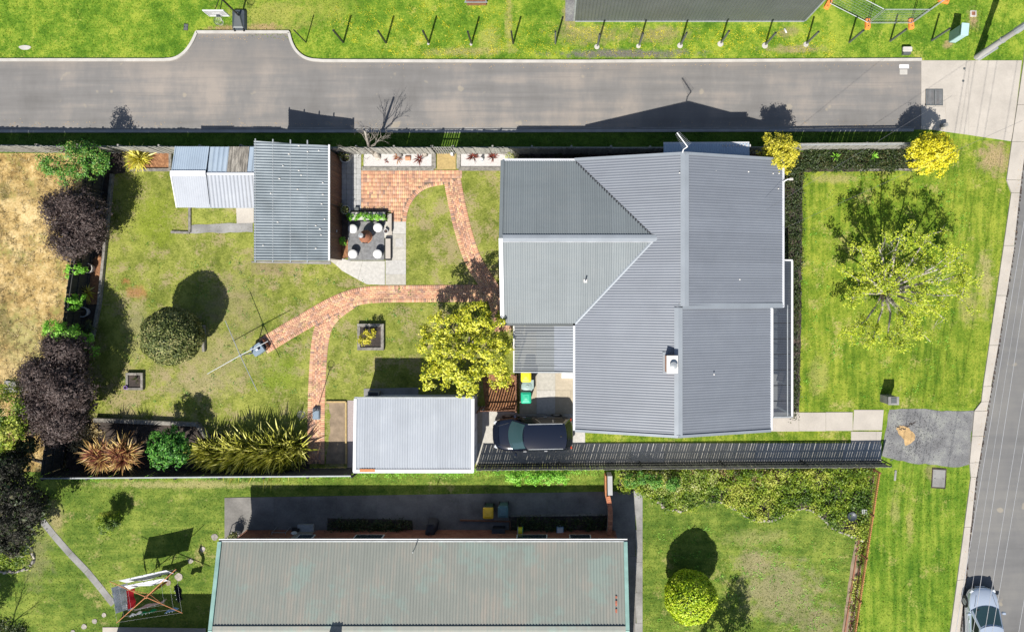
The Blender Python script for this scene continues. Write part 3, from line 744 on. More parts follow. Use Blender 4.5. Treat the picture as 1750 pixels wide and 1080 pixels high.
def pot(name, label, px, py, r, h, mpot, leaf=None, lh=.4, ln=120, lsize=.1, kind='leaf', group=None, seed=0, flare=1.2, zb=0.0, cat='plant pot'):
    c = W(px, py); g = np.random.default_rng(seed); t = thing(name, label, cat, (c.x, c.y, zb), group)
    MB().lathe(c.x, c.y, [(r * .7, zb), (r, zb + h * .75), (r * 1.06, zb + h), (r * .9, zb + h), (r * .88, zb + h * .86)], 20).build('pot', M[mpot], t, auto=40)
    MB().lathe(c.x, c.y, [(r * .87, zb + h * .8), (r * .87, zb + h * .87)], 16).build('soil', M['soil'], t)
    if leaf:
        if kind == 'leaf':
            P, N = clumped([(c.x, c.y, zb + h + lh * .45, r * flare, r * flare, lh * .5)], ln, 12, r * .6, g); leaves_mesh('foliage', P, N, lsize, M[leaf], t, seed=seed)
        else: blades(t, 'foliage', [(c.x, c.y, zb + h * .9)], ln, lh, lsize, M[leaf], g)
    return t
# ================================================================== THE GROUND
def sheet(name, pts, z, m, wob=0.0, seed=0, step=.3):
    q = WL(pts); q = wobble(q, wob, step, seed) if wob else q
    return ngon(name, q, z, M[m])
g0 = MB().prism(WL([(-2500, -2200), (4400, -2200), (4400, 3200), (-2500, 3200)]), -.4, 0).build('ground', M['kerb_side_grass'], None, 'structure')
LANE_N = [(-900, 106), (280, 105.5)] + [(q.x, q.y) for q in smooth_poly([(280, 105.5), (300, 104), (318, 92), (330, 74), (337, 58)], 2, False)][1:] + [(494, 58)] + [(q.x, q.y) for q in smooth_poly([(494, 58), (499, 78), (509, 94), (526, 105), (552, 107)], 2, False)][1:] + [(1000, 108), (1574, 105)]
sheet('lawn_north', [(-2400, -2100), (1900, -2100), (1900, 104), (1574, 104)] + LANE_N[::-1], .004, 'north_grass')
sheet('lane', [(p[0], p[1]) for p in LANE_N] + [(1574, 222), (700, 224), (-900, 224)], .008, 'lane_asphalt')
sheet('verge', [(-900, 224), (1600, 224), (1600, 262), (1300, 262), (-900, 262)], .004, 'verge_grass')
sheet('dry_paddock', [(-900, 262), (186, 262), (112, 806), (-900, 806)], .006, 'dry_grass')
sheet('back_lawn', [(186, 262), (700, 262), (1000, 262), (1000, 800), (104, 806)], .006, 'back_grass')
sheet('front_lawn', [(1000, 262), (1600, 262), (1590, 235), (1728, 243), (1719, 308), (1727, 330), (1714, 420), (1678, 660), (1676, 697), (1515, 700), (1500, 800), (1000, 800)], .006, 'front_grass')
sheet('south_lawn', [(-900, 806), (104, 806), (1040, 802), (1500, 800), (1452, 1085), (1400, 1500), (-900, 1500)], .004, 'south_grass')
# kerbs
k = MB(); k.strip(WL([(x, y - 2.2) if not (337 < x < 494) else (x, y - 1) for x, y in LANE_N]), .15, 0, .10).build('lane_kerb', M['kerb'], None, 'structure')
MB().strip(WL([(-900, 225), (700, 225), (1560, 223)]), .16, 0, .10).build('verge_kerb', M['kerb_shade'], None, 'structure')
MB().strip(WL([(-900, 219.5), (700, 219.5), (1560, 218)]), .06, .008, .014).build('gutter_joint', M['old_concrete'], None, 'structure')
# street, kerb and channel
KL = [(1775, -200), (1748, 110), (1728, 243), (1719, 308), (1727, 330), (1714, 420), (1679, 660), (1676, 686), (1664, 702), (1656, 790), (1658, 815), (1643, 930), (1622, 1085), (1565, 1500)]
KR = [(1800, -200), (1772, 110), (1753, 243), (1743, 320), (1733, 420), (1694, 660), (1668, 815), (1652, 960), (1640, 1085), (1582, 1500)]
sheet('street', KR + [(2600, 1500), (2600, -200)], .008, 'road_asphalt')
kb = thing('street_kerb', 'long pale concrete kerb and channel down the near side of the street', 'kerb', tuple(W(1714, 420)))
gm = random.Random(3)
def on_line(L, y):
    for (x0, y0), (x1, y1) in zip(L, L[1:]):
        if y0 <= y <= y1: return x0 + (x1 - x0) * (y - y0) / (y1 - y0)
ys = [-200, -60, 20, 103, 180, 243, 308, 330, 420, 505, 590, 660, 686, 702, 745, 790, 815, 900, 990, 1085, 1200, 1500]
for a, b in zip(ys, ys[1:]):
    MB().prism(WL([(on_line(KL, a), a + .3), (on_line(KR, a) - 9, a + .3), (on_line(KR, b) - 9, b - .3), (on_line(KL, b), b - .3)]), 0, .085).build('kerb_stone', M['concrete'], kb)
    MB().prism(WL([(on_line(KR, a) - 9, a + .3), (on_line(KR, a) + gm.uniform(-.8, .8), a + .3), (on_line(KR, b) + gm.uniform(-.8, .8), b - .3), (on_line(KR, b) - 9, b - .3)]), 0, .022).build('channel_slab', M['concrete'], kb)
# ragged tar seam beside the channel
q = MB(); g = random.Random(8); yy = 250
while yy < 1100:
    x = on_line(KR, yy); w = g.uniform(.03, .14); c = W(x + 1.5, yy); q.box(c.x, c.y, .012, w, g.uniform(.1, .25), .008, .14); yy += g.uniform(4, 9)
q.build('tar_seam', M['soil'], None, 'stuff')
# crossover slab at the lane mouth
cr = thing('lane_crossover', 'wide pale concrete crossover where the lane meets the street', 'driveway', tuple(W(1650, 170)))
slabs(cr, [WL([(1574, 104), (1655, 104), (1655, 165), (1574, 165)]), WL([(1655, 104), (1746, 104), (1737, 180), (1730, 228), (1655, 216), (1655, 165)]), WL([(1614, 165), (1655, 165), (1655, 216), (1655, 231), (1618, 226)]), WL([(1574, 183), (1614, 183), (1618, 226), (1590, 222), (1574, 222)]), WL([(1655, 216), (1730, 228), (1727.5, 242), (1655, 231)]), WL([(1574, 165), (1614, 165), (1614, 183), (1611, 183), (1611, 152), (1574, 152)][0:4])], M['concrete'], .03, .004)
sheet('crossover_base', [(1574, 104), (1746, 104), (1737, 180), (1727.5, 241.5), (1655, 230.5), (1590, 221.5), (1574, 221.5)], .016, 'concrete')
# drain grate
c = W(1596, 167); t = thing('drain_grate', 'square dark steel stormwater grate in the lane crossover', 'drain', (c.x, c.y, .02))
MB().box(c.x, c.y, .033, 1.0, .94, .004).build('pit', M['soil'], t)
for i in range(13): MB().box(c.x - .42 + i * .07, c.y, .042, .025, .84, .015).build('bar', M['galv'], t)
for s in (-1, 1): MB().box(c.x, c.y + s * .445, .043, .96, .05, .02).build('frame', M['dark_metal'], t)
for s in (-1, 0, 1): MB().box(c.x + s * .455, c.y, .0445, .045, .84, .02).build('frame', M['dark_metal'], t)
def cover(name, label, px, py, sx, sy, m, z=.03, rz=0, cat='pit cover', fr=None):
    c = W(px, py); t = thing(name, label, cat, (c.x, c.y, 0)); MB().rbox(c.x, c.y, z / 2, sx, sy, z, rz, .03, 3).build('lid', M[m], t)
    if fr: 
        for s in (-1, 1):
            MB().box(c.x + s * sx * .32 * math.cos(rz), c.y + s * sx * .32 * math.sin(rz), z + .004, .05, .03, .012, rz).build('lifting_eye', M['black_metal'], t)
        MB().box(c.x, c.y, z - .010, sx * 1.14, sy * 1.14, .010, rz).build('surround', M[fr], t)
    return t
cover('pit_cover', 'small dark grey service lid set in the north lawn left of the hoop', 318, 47, .22, .34, 'dark_metal', .03, -.1, fr='soil')
t = thing('concrete_pad', 'small pale oval concrete marker in the grass at the far left above the lane', 'marker', tuple(W(43, 82)))
q = [(W(43, 82).x + .34 * math.cos(a) * (1 + .1 * math.sin(3 * a)), W(43, 82).y + .13 * math.sin(a)) for a in np.linspace(0, 6.28, 22)[:-1]]; MB().prism(q, 0, .035).build('slab', M['kerb'], t)
cover('pit_cover', 'small square white-framed pit with bare dirt round it beside the power pole', 1663, 24, .36, .36, 'kerb', .04); 
tt = W(1663, 24); MB().box(tt.x, tt.y, .045, .2, .2, .012).build('inner_lid', M['rust_brown'], bpy.data.objects['pit_cover.001'])
cover('pit_cover', 'white rounded service lid set in the asphalt near the crossover', 1545, 114, .56, .24, 'white_paint', .02, 0)
cover('pit_cover', 'pale rectangular service lid just below the white rounded lid in the lane', 1544, 123.5, .45, .3, 'kerb', .02, 0)
c = W(1547, 90); t = thing('service_box', 'small two-tone service box with white lid on the grass above the lane', 'service box', (c.x, c.y, 0))
MB().box(c.x, c.y, .12, .42, .34, .24).build('box', M['dark_metal'], t); MB().rbox(c.x, c.y + .1, .27, .54, .28, .06, 0, .06, 4).build('lid', M['kerb'], t)
for j, (px, py) in enumerate([(1647.5, 118), (1645.5, 139)]):
    c = W(px, py); t = thing('valve_cover', ['small round dark valve cover in the crossover, the upper of two', 'small round dark valve cover in the crossover, the lower of two'][j], 'valve cover', (c.x, c.y, 0), 'valve covers in the crossover'); MB().lathe(c.x, c.y, [(.07, .03), (.07, .04), (.05, .043)], 12).build('lid', M['dark_metal'], t)
c = W(1610, 216); t = thing('concrete_stub', 'small grey concrete post stub at the lane corner above the yellow tree', 'post', (c.x, c.y, 0)); MB().rbox(c.x, c.y, .2, .28, .2, .4, .1, .05).build('stub', M['old_concrete'], t)
c = W(1341, 54); t = thing('white_pipe_end', 'white bent pipe end lying in the grass between two fence posts', 'pipe', (c.x, c.y, 0)); MB().path([(c.x - .02, c.y + .12, .05), (c.x, c.y, .12), (c.x + .08, c.y - .1, .05)], .045, 8).build('pipe', M['white_paint'], t)
# gravel apron in front of the driveway, with its hole
AP = [(1520, 699), (1560, 697), (1600, 702), (1664, 701), (1660, 740), (1656, 792), (1640, 799), (1590, 794), (1552, 790), (1508, 779), (1512, 740)]
sheet('gravel_apron', AP, .014, 'apron', .05, 4)
sheet('apron_hole', [(1531, 733), (1537, 727), (1547, 729), (1553, 732), (1560, 738), (1564, 747), (1560, 755), (1553, 760), (1547, 762), (1544, 752), (1537, 742)], .018, 'dirt', .04, 5, .12)
q = MB(); g = random.Random(5)
for i in range(900):
    x, y = g.uniform(1512, 1660), g.uniform(700, 796)
    if g.random() < .75: x = g.gauss(1555, 22); y = g.gauss(745, 22)
    if 1531 < x < 1563 and 729 < y < 760: continue
    if not (1516 < x < 1655 and 703 < y < 788): continue
    p = W(x, y); s = g.uniform(.02, .06); q.box(p.x, p.y, .016 + s * .25, s, s * .7, s * .5, g.uniform(0, 3), .7)
q.build('loose_gravel', M['apron'], None, 'stuff')
q = MB()
for i in range(10):
    a = i / 9; p = W(1532 + 30 * a, 729 + 5 * math.sin(a * 5) - (2 if i % 2 else 0)); q.box(p.x, p.y, .02, .16, .05, .02, g.uniform(-.5, .5))
q.build('hole_lip', M['soil'], None, 'stuff')
# verge slabs by the street
cover('pit_cover', 'large grey concrete pit cover in the verge below the gravel apron', 1604, 817, .72, 1.0, 'old_concrete', .04, -.06, fr='soil')
cover('service_marker', 'thin short grey strip marker in the verge right of the orange fence', 1530, 812, .12, .6, 'old_concrete', .03, -.1, cat='marker')
cover('pit_cover', 'small dark blue lid in the front lawn under the multi-stemmed tree', 1538, 408, .36, .2, 'teal_plastic', .05, 0)
# paths
fp = thing('front_path', 'pale concrete slab path from the verandah to the street gate', 'path', tuple(W(1400, 720)))
slabs(fp, [R4(1316, 704, 1365, 737), R4(1365, 704.5, 1411, 736.5), R4(1411, 704, 1457, 736), WL([(1459, 700), (1510, 700), (1507, 735), (1457, 735)]), R4(1454, 737, 1497, 757), WL([(1497, 737), (1507, 737), (1504, 760), (1497, 758)])], M['concrete'], .035, .008)
dw = thing('driveway', 'narrow grey concrete driveway along the slatted picket fence', 'driveway', tuple(W(1150, 775)))
xs = [814, 858, 935, 1000, 1078, 1135, 1212, 1290, 1368, 1440, 1506]
for a, b in zip(xs, xs[1:]): slabs(dw, [WL([(a, 757 if a >= 1000 else 757), (b, 757 if b > 1000 else 757), (b, 793), (a, 794)])], M['slab'], .03, .006)
yd = thing('side_yard_paving', 'concrete slabs of two tones beside the bins and the black car', 'paving', tuple(W(950, 700)))
slabs(yd, [R4(917, 560, 949, 667), R4(917, 667, 949, 707)], M['slab'], .034, .006)
slabs(yd, [R4(949, 560, 990, 667), R4(949, 667, 975, 707), R4(975, 667, 990, 707), R4(888, 560, 917, 640), R4(888, 640, 917, 707)], M['tan_slab'], .032, .006)
slabs(yd, [R4(824, 694, 870, 757), R4(870, 700, 884, 757), R4(884, 707, 934, 757), R4(934, 707, 1000, 757)], M['slab'], .028, .006)
slabs(yd, [R4(814, 694, 824, 757)], M['tan_slab'], .028, .004)
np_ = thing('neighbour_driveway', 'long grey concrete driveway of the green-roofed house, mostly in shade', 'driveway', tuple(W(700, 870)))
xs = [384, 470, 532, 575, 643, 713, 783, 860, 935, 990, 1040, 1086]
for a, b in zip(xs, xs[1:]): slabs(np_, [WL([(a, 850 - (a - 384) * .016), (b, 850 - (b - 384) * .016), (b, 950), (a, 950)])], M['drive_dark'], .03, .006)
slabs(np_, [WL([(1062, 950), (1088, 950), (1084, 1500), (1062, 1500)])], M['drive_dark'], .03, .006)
ck = thing('side_path', 'narrow sunlit concrete path right of the green-roofed house', 'path', tuple(W(1090, 960)))
for a, b in ((838, 905), (905, 960), (960, 1012), (1012, 1064), (1064, 1140)): slabs(ck, [WL([(1085 if a > 845 else 1083, a), (1098, a + (4 if a < 850 else 0)), (1098, b), (1088, b)])], M['old_concrete'], .034, .006)
dp = thing('garden_path', 'thin grey concrete path crossing the neighbour lawn diagonally', 'path', tuple(W(130, 960)))
dpl = [(68, 884), (92, 914), (120, 946), (148, 975), (172, 1004), (194, 1032)]
for (x0, y0), (x1, y1) in zip(dpl, dpl[1:]):
    slabs(dp, [WL([(x0 - 4, y0 + 4), (x0 + 4, y0 - 4), (x1 + 4, y1 - 4), (x1 - 4, y1 + 4)])], M['old_concrete'], .02, .01)
for j, (x, y, r) in enumerate([(367, 917, .19), (347, 938, .15), (326, 958, .15), (306, 985, .22), (288, 995, .16), (162, 1061, .14), (144, 1070, .15), (178, 1050, .13), (125, 1079, .13)]):
    lb = ['round stepping stone nearest the neighbour driveway', 'second stepping stone from the neighbour driveway', 'third stepping stone from the neighbour driveway', 'pale stepping stone by the top corner of the clothesline', 'stepping stone under the top arm of the clothesline', 'middle stepping stone left of the clothesline foot', 'stepping stone lower left of the clothesline', 'stepping stone closest to the end of the thin garden path', 'stepping stone cut by the bottom edge of the photo'][j]
    c = W(x, y); t = thing('stepping_stone', lb, 'stepping stone', (c.x, c.y, 0), 'stepping stones across the neighbour lawn'); g = random.Random(j)
    MB().prism([(c.x + r * (1 + g.uniform(-.15, .15)) * math.cos(a), c.y + r * (1 + g.uniform(-.15, .15)) * math.sin(a)) for a in np.linspace(0, 6.28, 12)[:-1]], 0, .03).build('slab', M['stone'], t)
# beds
def bed(name, pts, m, z=.02, wob=.03, seed=0): return sheet(name, pts, z, m, wob, seed)
bed('bark_bed', [(262, 262), (293, 262), (293, 290), (222, 292), (215, 262)], 'mulch', .06)
bed('west_bed', [(183, 262), (215, 262), (214, 295), (190, 300), (180, 430), (171, 520), (156, 590), (150, 640), (150, 715), (165, 716), (340, 722), (358, 745), (358, 802), (110, 806)], 'soil', .03)
bed('west_bed_bark', [(150, 452), (176, 430), (172, 500), (166, 520), (144, 520)], 'mulch', .045)
bed('flax_bed', [(345, 740), (530, 752), (530, 802), (345, 802)], 'soil', .02, .1, 3)
bed('white_gravel_bed', [(622, 262), (738, 262), (738, 287), (622, 287)], 'white_gravel', .07, 0)
bed('white_gravel_bed', [(788, 262), (872, 262), (872, 287), (788, 287)], 'white_gravel', .07, 0)
bed('gate_mat', [(747, 262), (779, 262), (779, 290), (747, 290)], 'straw', .035, .0)
bed('sand_patch', [(558, 687), (590, 687), (590, 792), (558, 792)], 'sandy_soil', .03, .02)
bed('sand_patch_edge', [(556, 690), (563, 690), (565, 720), (562, 758), (556, 792)], 'back_grass', .034, .05, 9)
bed('gravel_strip', [(594, 684), (620, 684), (620, 800), (594, 800)], 'pink_gravel', .022, 0)
bed('house_side_soil', [(870, 262), (1300, 262), (1300, 292), (870, 292)], 'soil', .012, 0)
bed('hedge_bed', [(1300, 262), (1560, 258), (1560, 292), (1372, 294), (1366, 720), (1305, 720)], 'soil', .02, .04, 6)
bed('neighbour_bed', [(560, 885), (640, 886), (705, 888), (705, 950), (560, 950)], 'soil', .05, .03)
bed('neighbour_bed', [(870, 882), (1040, 880), (1040, 950), (870, 950)], 'soil', .05, .02)
GC = [(1058, 806), (1490, 802), (1476, 918), (1460, 918), (1440, 911), (1422, 902), (1405, 885), (1390, 872), (1368, 868), (1345, 876), (1318, 890), (1290, 890), (1262, 873), (1240, 861), (1212, 857), (1185, 866), (1168, 874), (1140, 871), (1125, 859), (1108, 846), (1098, 842), (1085, 838), (1058, 838)]
bed('south_garden_soil', GC, 'soil', .02, .0)
bed('south_garden_soil', [(1476, 918), (1490, 802), (1495, 802), (1456, 1085), (1438, 1085), (1455, 960), (1462, 918)], 'sandy_soil', .022, .03, 2)
bed('shed_gravel', [(325, 385), (432, 380), (432, 397), (325, 399)], 'old_concrete', .02, .03, 1)
MB().prism(WL([(404, 355), (434, 355), (434, 381), (405, 382)]), .0, .03).build('shed_step_slab', M['concrete'], None, 'structure')
MB().prism(WL([(430, 447), (565, 447), (566, 452), (430, 449)]), .0, .04).build('shed_footing', M['old_concrete'], None, 'structure')
bed('wall_side_soil', [(580, 345), (597, 345), (597, 440), (580, 444)], 'soil', .02, .02)
bed('wall_side_bark', [(583, 412), (595, 410), (595, 440), (578, 442)], 'mulch', .024, .02)
# ------------------------------------------------------------------ brick paving
B = Bricks(); bp = thing('brick_paving', 'orange red brick patio and curving brick paths across the back lawn', 'paving', tuple(W(640, 500)))
P1 = [W(x, y).xy for x, y in [(772, 300), (775, 320), (781, 350), (790, 390), (802, 430), (815, 458), (829, 478), (846, 505), (856, 535), (860, 565)]]
P2 = [W(x, y).xy for x, y in [(852, 501), (780, 501.5), (700, 502), (645, 502.5), (605, 507), (568, 522), (528, 545), (490, 567), (449, 592)]]
P3 = [W(x, y).xy for x, y in [(610, 508), (585, 522), (562, 542), (550, 565), (545, 600), (542, 650), (540.5, 700), (540, 792)]]
s2 = smooth_poly(P2, 3, False); s1 = smooth_poly(P1, 3, False); s3 = smooth_poly(P3, 3, False)
PAT = WL([(617.5, 291), (789, 291), (789, 301), (757, 316), (744, 317.5), (730, 322), (718, 329), (708, 340), (700, 352), (696, 365), (694.5, 378), (668, 378), (668, 362), (617.5, 362)])
brick_path(B, P1, .49, lambda x, y: bool(in_poly(np.array([x]), np.array([y]), PAT)[0]) and W(0, 312).y < y)
brick_path(B, P2, .49, lambda x, y: dist_to(s1, x, y) < .46)
brick_path(B, P3, .49, lambda x, y: dist_to(s2, x, y) < .50)
bx0, by0 = W(617.5, 291).x, W(0, 291).y
bord = [W(x, y).xy for x, y in [(757, 313), (742, 315), (728, 319), (715, 326), (704.5, 337), (697, 350), (692.5, 364), (691, 378)]]
sb = smooth_poly(bord, 3, False); LS = [0]
for i in range(1, len(sb)): LS.append(LS[-1] + (sb[i] - sb[i - 1]).length)
s = .06
while s < LS[-1]:
    p, d = at_s(sb, LS, s); B.add(p.x, p.y, math.atan2(d.y, d.x) + math.pi / 2, .218, .104); s += .112
gb = random.Random(4); row = 0; y = by0
while y > W(0, 380).y:
    x = bx0; k = 0
    while x < W(792, 0).x:
        for (cx, cy, L, Wd, a) in [(x + .056, y - .113, .218, .104, math.pi / 2)]:
            ok = bool(in_poly(np.array([cx]), np.array([cy]), PAT)[0]) and dist_to(sb, cx, cy) > .16 and not (dist_to(s1, cx, cy) < .5 and cy < W(0, 312).y)
            if ok:
                if gb.random() < .05 and k % 2 == 0: 
                    B.add(cx + .056, cy - .056, 0, .218, .104); B.add(cx + .056, cy + .056, 0, .218, .104); x += .112
                else: B.add(cx, cy, a, L, Wd)
        x += .1125; k += 1
    y -= .2275; row += 1
B.build('brick_pavers', M['brick_paver'], bp)
sand = MB(); sand.prism([(p.x, p.y) for p in PAT], -.002, .014).build('joint_sand', M['joint_sand'], bp)
for i, s_ in enumerate((s1, s2, s3)): MB().strip(s_, .94, -.002, .0105 + i * .001).build('joint_sand', M['joint_sand'], bp)
# grey paver strip beside the shed
t = thing('paver_strip', 'narrow strip of pale grey square pavers beside the timber shed wall', 'paving', tuple(W(605, 310)))
me = None
for r in range(11):
    for c_ in range(4):
        x = 588.4 + c_ * 8.3; y = 266 + r * 9; p = W(x, y)
        if me is None: o = MB().rbox(0, 0, 0, .268, .292, .04, 0, .012, 1).build('paver', M['tile'], None); me = o.data
        else: o = bpy.data.objects.new('paver', me); COL.objects.link(o)
        o.parent = t; l = wloc(t); o.location = (p.x - l.x, p.y - l.y, .02)
# concrete round the seating area
t = thing('courtyard_slabs', 'pale worn concrete slabs round the stool seating area', 'paving', tuple(W(660, 460)))
slabs(t, [R4(670, 379, 694, 400), R4(670, 400, 694, 425), R4(670, 425, 694, 445), R4(659, 445, 694, 469), R4(659, 469, 694, 487), R4(657, 379, 670, 407)], M['slab'], .034, .006)
slabs(t, [WL([(620, 446), (658, 446), (658, 487), (627, 486), (612, 478)]), WL([(581, 441), (600, 446), (620, 446), (612, 478), (585, 463), (573, 452)]), WL([(563, 445), (581, 441), (573, 452)])], M['slab'], .032, .006)
p = W(682.5, 415); MB().box(p.x, p.y, .037, .42, .46, .012).build('patch_slab', M['slab'], t)
t = thing('seating_pad', 'dark grey concrete pad under the four white stools', 'paving', tuple(W(626, 412)))
for a, b in ((379, 401), (401, 423), (423, 445)):
    for c_, d in ((595, 611), (611, 627), (627, 643), (643, 657)): slabs(t, [R4(c_, a, d, b)], M['seat_slab'], .042, .002)
# sleeper edging
sleepers('garden_edging', 'weathered timber border of the small bark bed by the yellow flax', WL([(222, 291), (293, 291), (293, 262)]), .16, .16)
sleepers('garden_edging', 'long grey sleeper edge between the west bed and the back lawn', WL([(194, 298), (181, 430), (172, 520), (157, 592)]), .16, .22)
sleepers('garden_edging', 'grey sleeper wall along the top of the corner bed', WL([(165, 716), (340, 724), (361, 751)]), .22, .3, 1.6)
sleepers('garden_edging', 'grey sleeper edge of the white gravel bed left of the gate', WL([(619, 289), (742, 289), (742, 262)]), .22, .12, 2.2)
sleepers('garden_edging', 'grey sleeper edge of the white gravel bed right of the gate', WL([(784, 262), (784, 289), (872, 289)]), .22, .12, 2.2)
sleepers('garden_edging', 'short L-shaped old timber edge below the white shed', WL([(325, 352), (325, 398), (293, 397)]), .14, .1, 1.5)
sleepers('garden_edging', 'pale new timber edging round the sandy patch beside the garage', WL([(557, 686), (592, 686), (592, 792)]), .09, .12, 3.0, 'new_pine')
sleepers('garden_edging', 'low grey timber edge in front of the clipped hedge by the yellow tree', WL([(1468, 291), (1572, 290)]), .12, .1, 1.6)
def square_bed(label, px, py, s, w, h, mm):
    t = thing('raised_planter', label, 'planter', tuple(W(px, py))); c = W(px, py); k = s / 2 - w / 2
    for (dx, dy, sx, sy) in ((0, k, s, w), (0, -k, s, w), (k, 0, w - .002, s - 2 * w), (-k, 0, w - .002, s - 2 * w)): MB().rbox(c.x + dx, c.y + dy, h / 2, sx - .004, sy - .004, h, 0, .01, 1).build('sleeper', M[mm], t)
    MB().box(c.x, c.y, h * .35, s - 2 * w, s - 2 * w, h * .7).build('soil', M['soil'], t); return t, c
square_bed('small square timber planter with bare soil on the back lawn', 233, 651, .98, .14, .22, 'sleeper')
square_bed('square concrete-edged planter on the lawn left of the big yellow tree', 635, 575.5, 1.5, .17, .25, 'sleeper')
# white shed-side plank under the clipped ball
c = W(350, 578); t = thing('timber_plank', 'single weathered plank standing on edge right of the clipped ball bush', 'plank', (c.x, c.y, 0)); MB().box(c.x, c.y, .12, .14, 1.5, .24, .03).build('plank', M['sleeper'], t)
# corner garden stones
def stones(label, pts, r=.12, seed=0):
    P = smooth_poly(WL(pts), 2, False); L = [0]
    for i in range(1, len(P)): L.append(L[-1] + (P[i] - P[i - 1]).length)
    t = thing('stone_edging', label, 'garden edging', (P[0].x, P[0].y, 0)); g = random.Random(seed); s = 0; ms = []
    for k in range(4):
        q = MB(); q.rbox(0, 0, .5, 1, 1, 1, 0, .3, 2, .8, .1); o = q.build('stone', M['stone'], None, smooth=False); ms.append(o.data)
        for v in o.data.vertices: v.co.x *= g.uniform(.8, 1.1); v.co.y *= g.uniform(.8, 1.1)
        bpy.data.objects.remove(o)
    while s < L[-1]:
        p, d = at_s(P, L, s); o = bpy.data.objects.new('stone', g.choice(ms)); COL.objects.link(o); o.parent = t; a = g.uniform(.16, .36); o.location = (p.x - P[0].x + g.uniform(-.05, .05), p.y - P[0].y + g.uniform(-.05, .05), 0)
        o.rotation_euler = (0, 0, math.atan2(d.y, d.x) + g.uniform(-.4, .4)); o.scale = (a, g.uniform(.12, .2), g.uniform(.07, .16)); s += a * .92
    return t
stones('pale stone edging curving below the left end of the southern garden bed', [(1108, 845), (1125, 859), (1140, 870), (1168, 873.5)])
stones('pale stone edging winding along the southern garden bed to the orange fence', [(1212, 856), (1240, 860), (1262, 872), (1285, 889), (1318, 890), (1345, 876), (1368, 867), (1390, 872), (1405, 885), (1422, 901), (1440, 910), (1466, 919)], seed=2)
stones('curved pale edging of the shaded bed at the far left bottom', [(40, 915), (58, 940), (57, 962), (45, 974), (10, 977), (-15, 970)], seed=3)

# wind-blown bits along the lane gutters and on the street channel
q = MB(); g = random.Random(44)
for i in range(700):
    if i < 260: x = g.uniform(0, 1570); y = 215.5 - abs(g.gauss(0, 5))
    elif i < 480: x = g.uniform(560, 1560); y = 109.5 + abs(g.gauss(0, 4))
    elif i < 560: x = g.uniform(340, 490); y = 60 + abs(g.gauss(0, 6))
    else: y = g.uniform(260, 1075); x = on_line(KR, y) - 4 + g.gauss(0, 3)
    p = W(x, y); s_ = g.uniform(.015, .05); q.box(p.x, p.y, .026 if i >= 560 else .012, s_, s_ * .6, .008, g.uniform(0, 3), .8)
q.build('lane_litter', M['dirt'], None, 'stuff')
# ================================================================== BUILDINGS
def walls(parent, pts, h, m, z0=0.0, name='wall'):
    """a wall panel per side, 12 cm thick"""
    P = [Vector(p[:2]) for p in pts]; n = len(P)
    ar = sum(P[i].x * P[(i + 1) % n].y - P[(i + 1) % n].x * P[i].y for i in range(n))
    if ar < 0: P = P[::-1]
    for i in range(n):
        a, b = P[i], P[(i + 1) % n]; d = (b - a).normalized(); nn = Vector((-d.y, d.x)) * .12; a2 = a + d * .001; b2 = b - d * .121
        MB().prism([(a2.x, a2.y), (b2.x, b2.y), (b2.x + nn.x, b2.y + nn.y), (a2.x + nn.x, a2.y + nn.y)], z0, h).build(name, m, parent)
# ---- main house
hs = thing('house', 'large single-storey house under a blue-grey corrugated iron roof', 'house', (4, 0, 0))
EV, XR, XRs = 3.0, 6.69, 6.39; PT = .302; XW, XE, XEs = 1.33, 12.15, 11.53; YN, YS, YST = 7.0, -7.26, -.66
ZR = EV + (XE - XR) * PT; ZRs = EV + (XEs - XRs) * PT; XW2 = XR - (ZR - EV) / PT
def mw(x): return ZR - (XR - x) * PT
WX, WY, WS, WN = -2.6, 2.77, -1.63, 6.94; ZW = EV + 1.22; XJ = XR - (ZR - ZW) / PT; xjN = XR - (ZR - EV) / PT
walls(hs, [(XW2 + .5, YN - .4), (XE - .5, YN - .4), (XE - .5, YST - .3), (XEs - .5, YST - .3), (XEs - .5, YS + .4), (XW2 + .5, YS + .4)], EV - .1, M['wall_grey'])
walls(hs, [(WX + .35, WN - .4), (XW2 + .3, WN - .4), (XW2 + .3, WS + .4), (WX + .35, WS + .4)], EV - .1, M['wall_grey'])
for y, xr, zr, xe in ((YN - .45, XR, ZR, XE), (YS + .45, XRs, ZRs, XEs)):
    q = MB(); vs = [(XW2 + .5, y, EV - .1), (xe - .5, y, EV - .1), (xr, y, zr - .08)]; q.add(vs + [(a, b + .1, c) for a, b, c in vs], [(0, 1, 2), (5, 4, 3), (0, 3, 4, 1), (1, 4, 5, 2), (2, 5, 3, 0)]).build('gable', M['wall_grey'], hs)
q = MB(); vs = [(WX + .4, WS + .4, EV - .1), (WX + .4, WN - .4, EV - .1), (WX + .4, WY, ZW - .1)]; q.add(vs + [(a + .1, b, c) for a, b, c in vs], [(0, 1, 2), (5, 4, 3), (0, 3, 4, 1), (1, 4, 5, 2), (2, 5, 3, 0)]).build('gable', M['wall_grey'], hs)
corr('roof_east', [[(XR, YN, ZR), (XE, YN, EV), (XE, YST, EV), (XR, YST, ZR)]], (1, 0, -PT), M['house_roof'], hs, .137, .0075)
corr('roof_east', [[(XRs, YST, ZRs), (XEs, YST, EV), (XEs, YS, EV), (XRs, YS, ZRs)]], (1, 0, -PT), M['house_roof'], hs, .137, .0075)
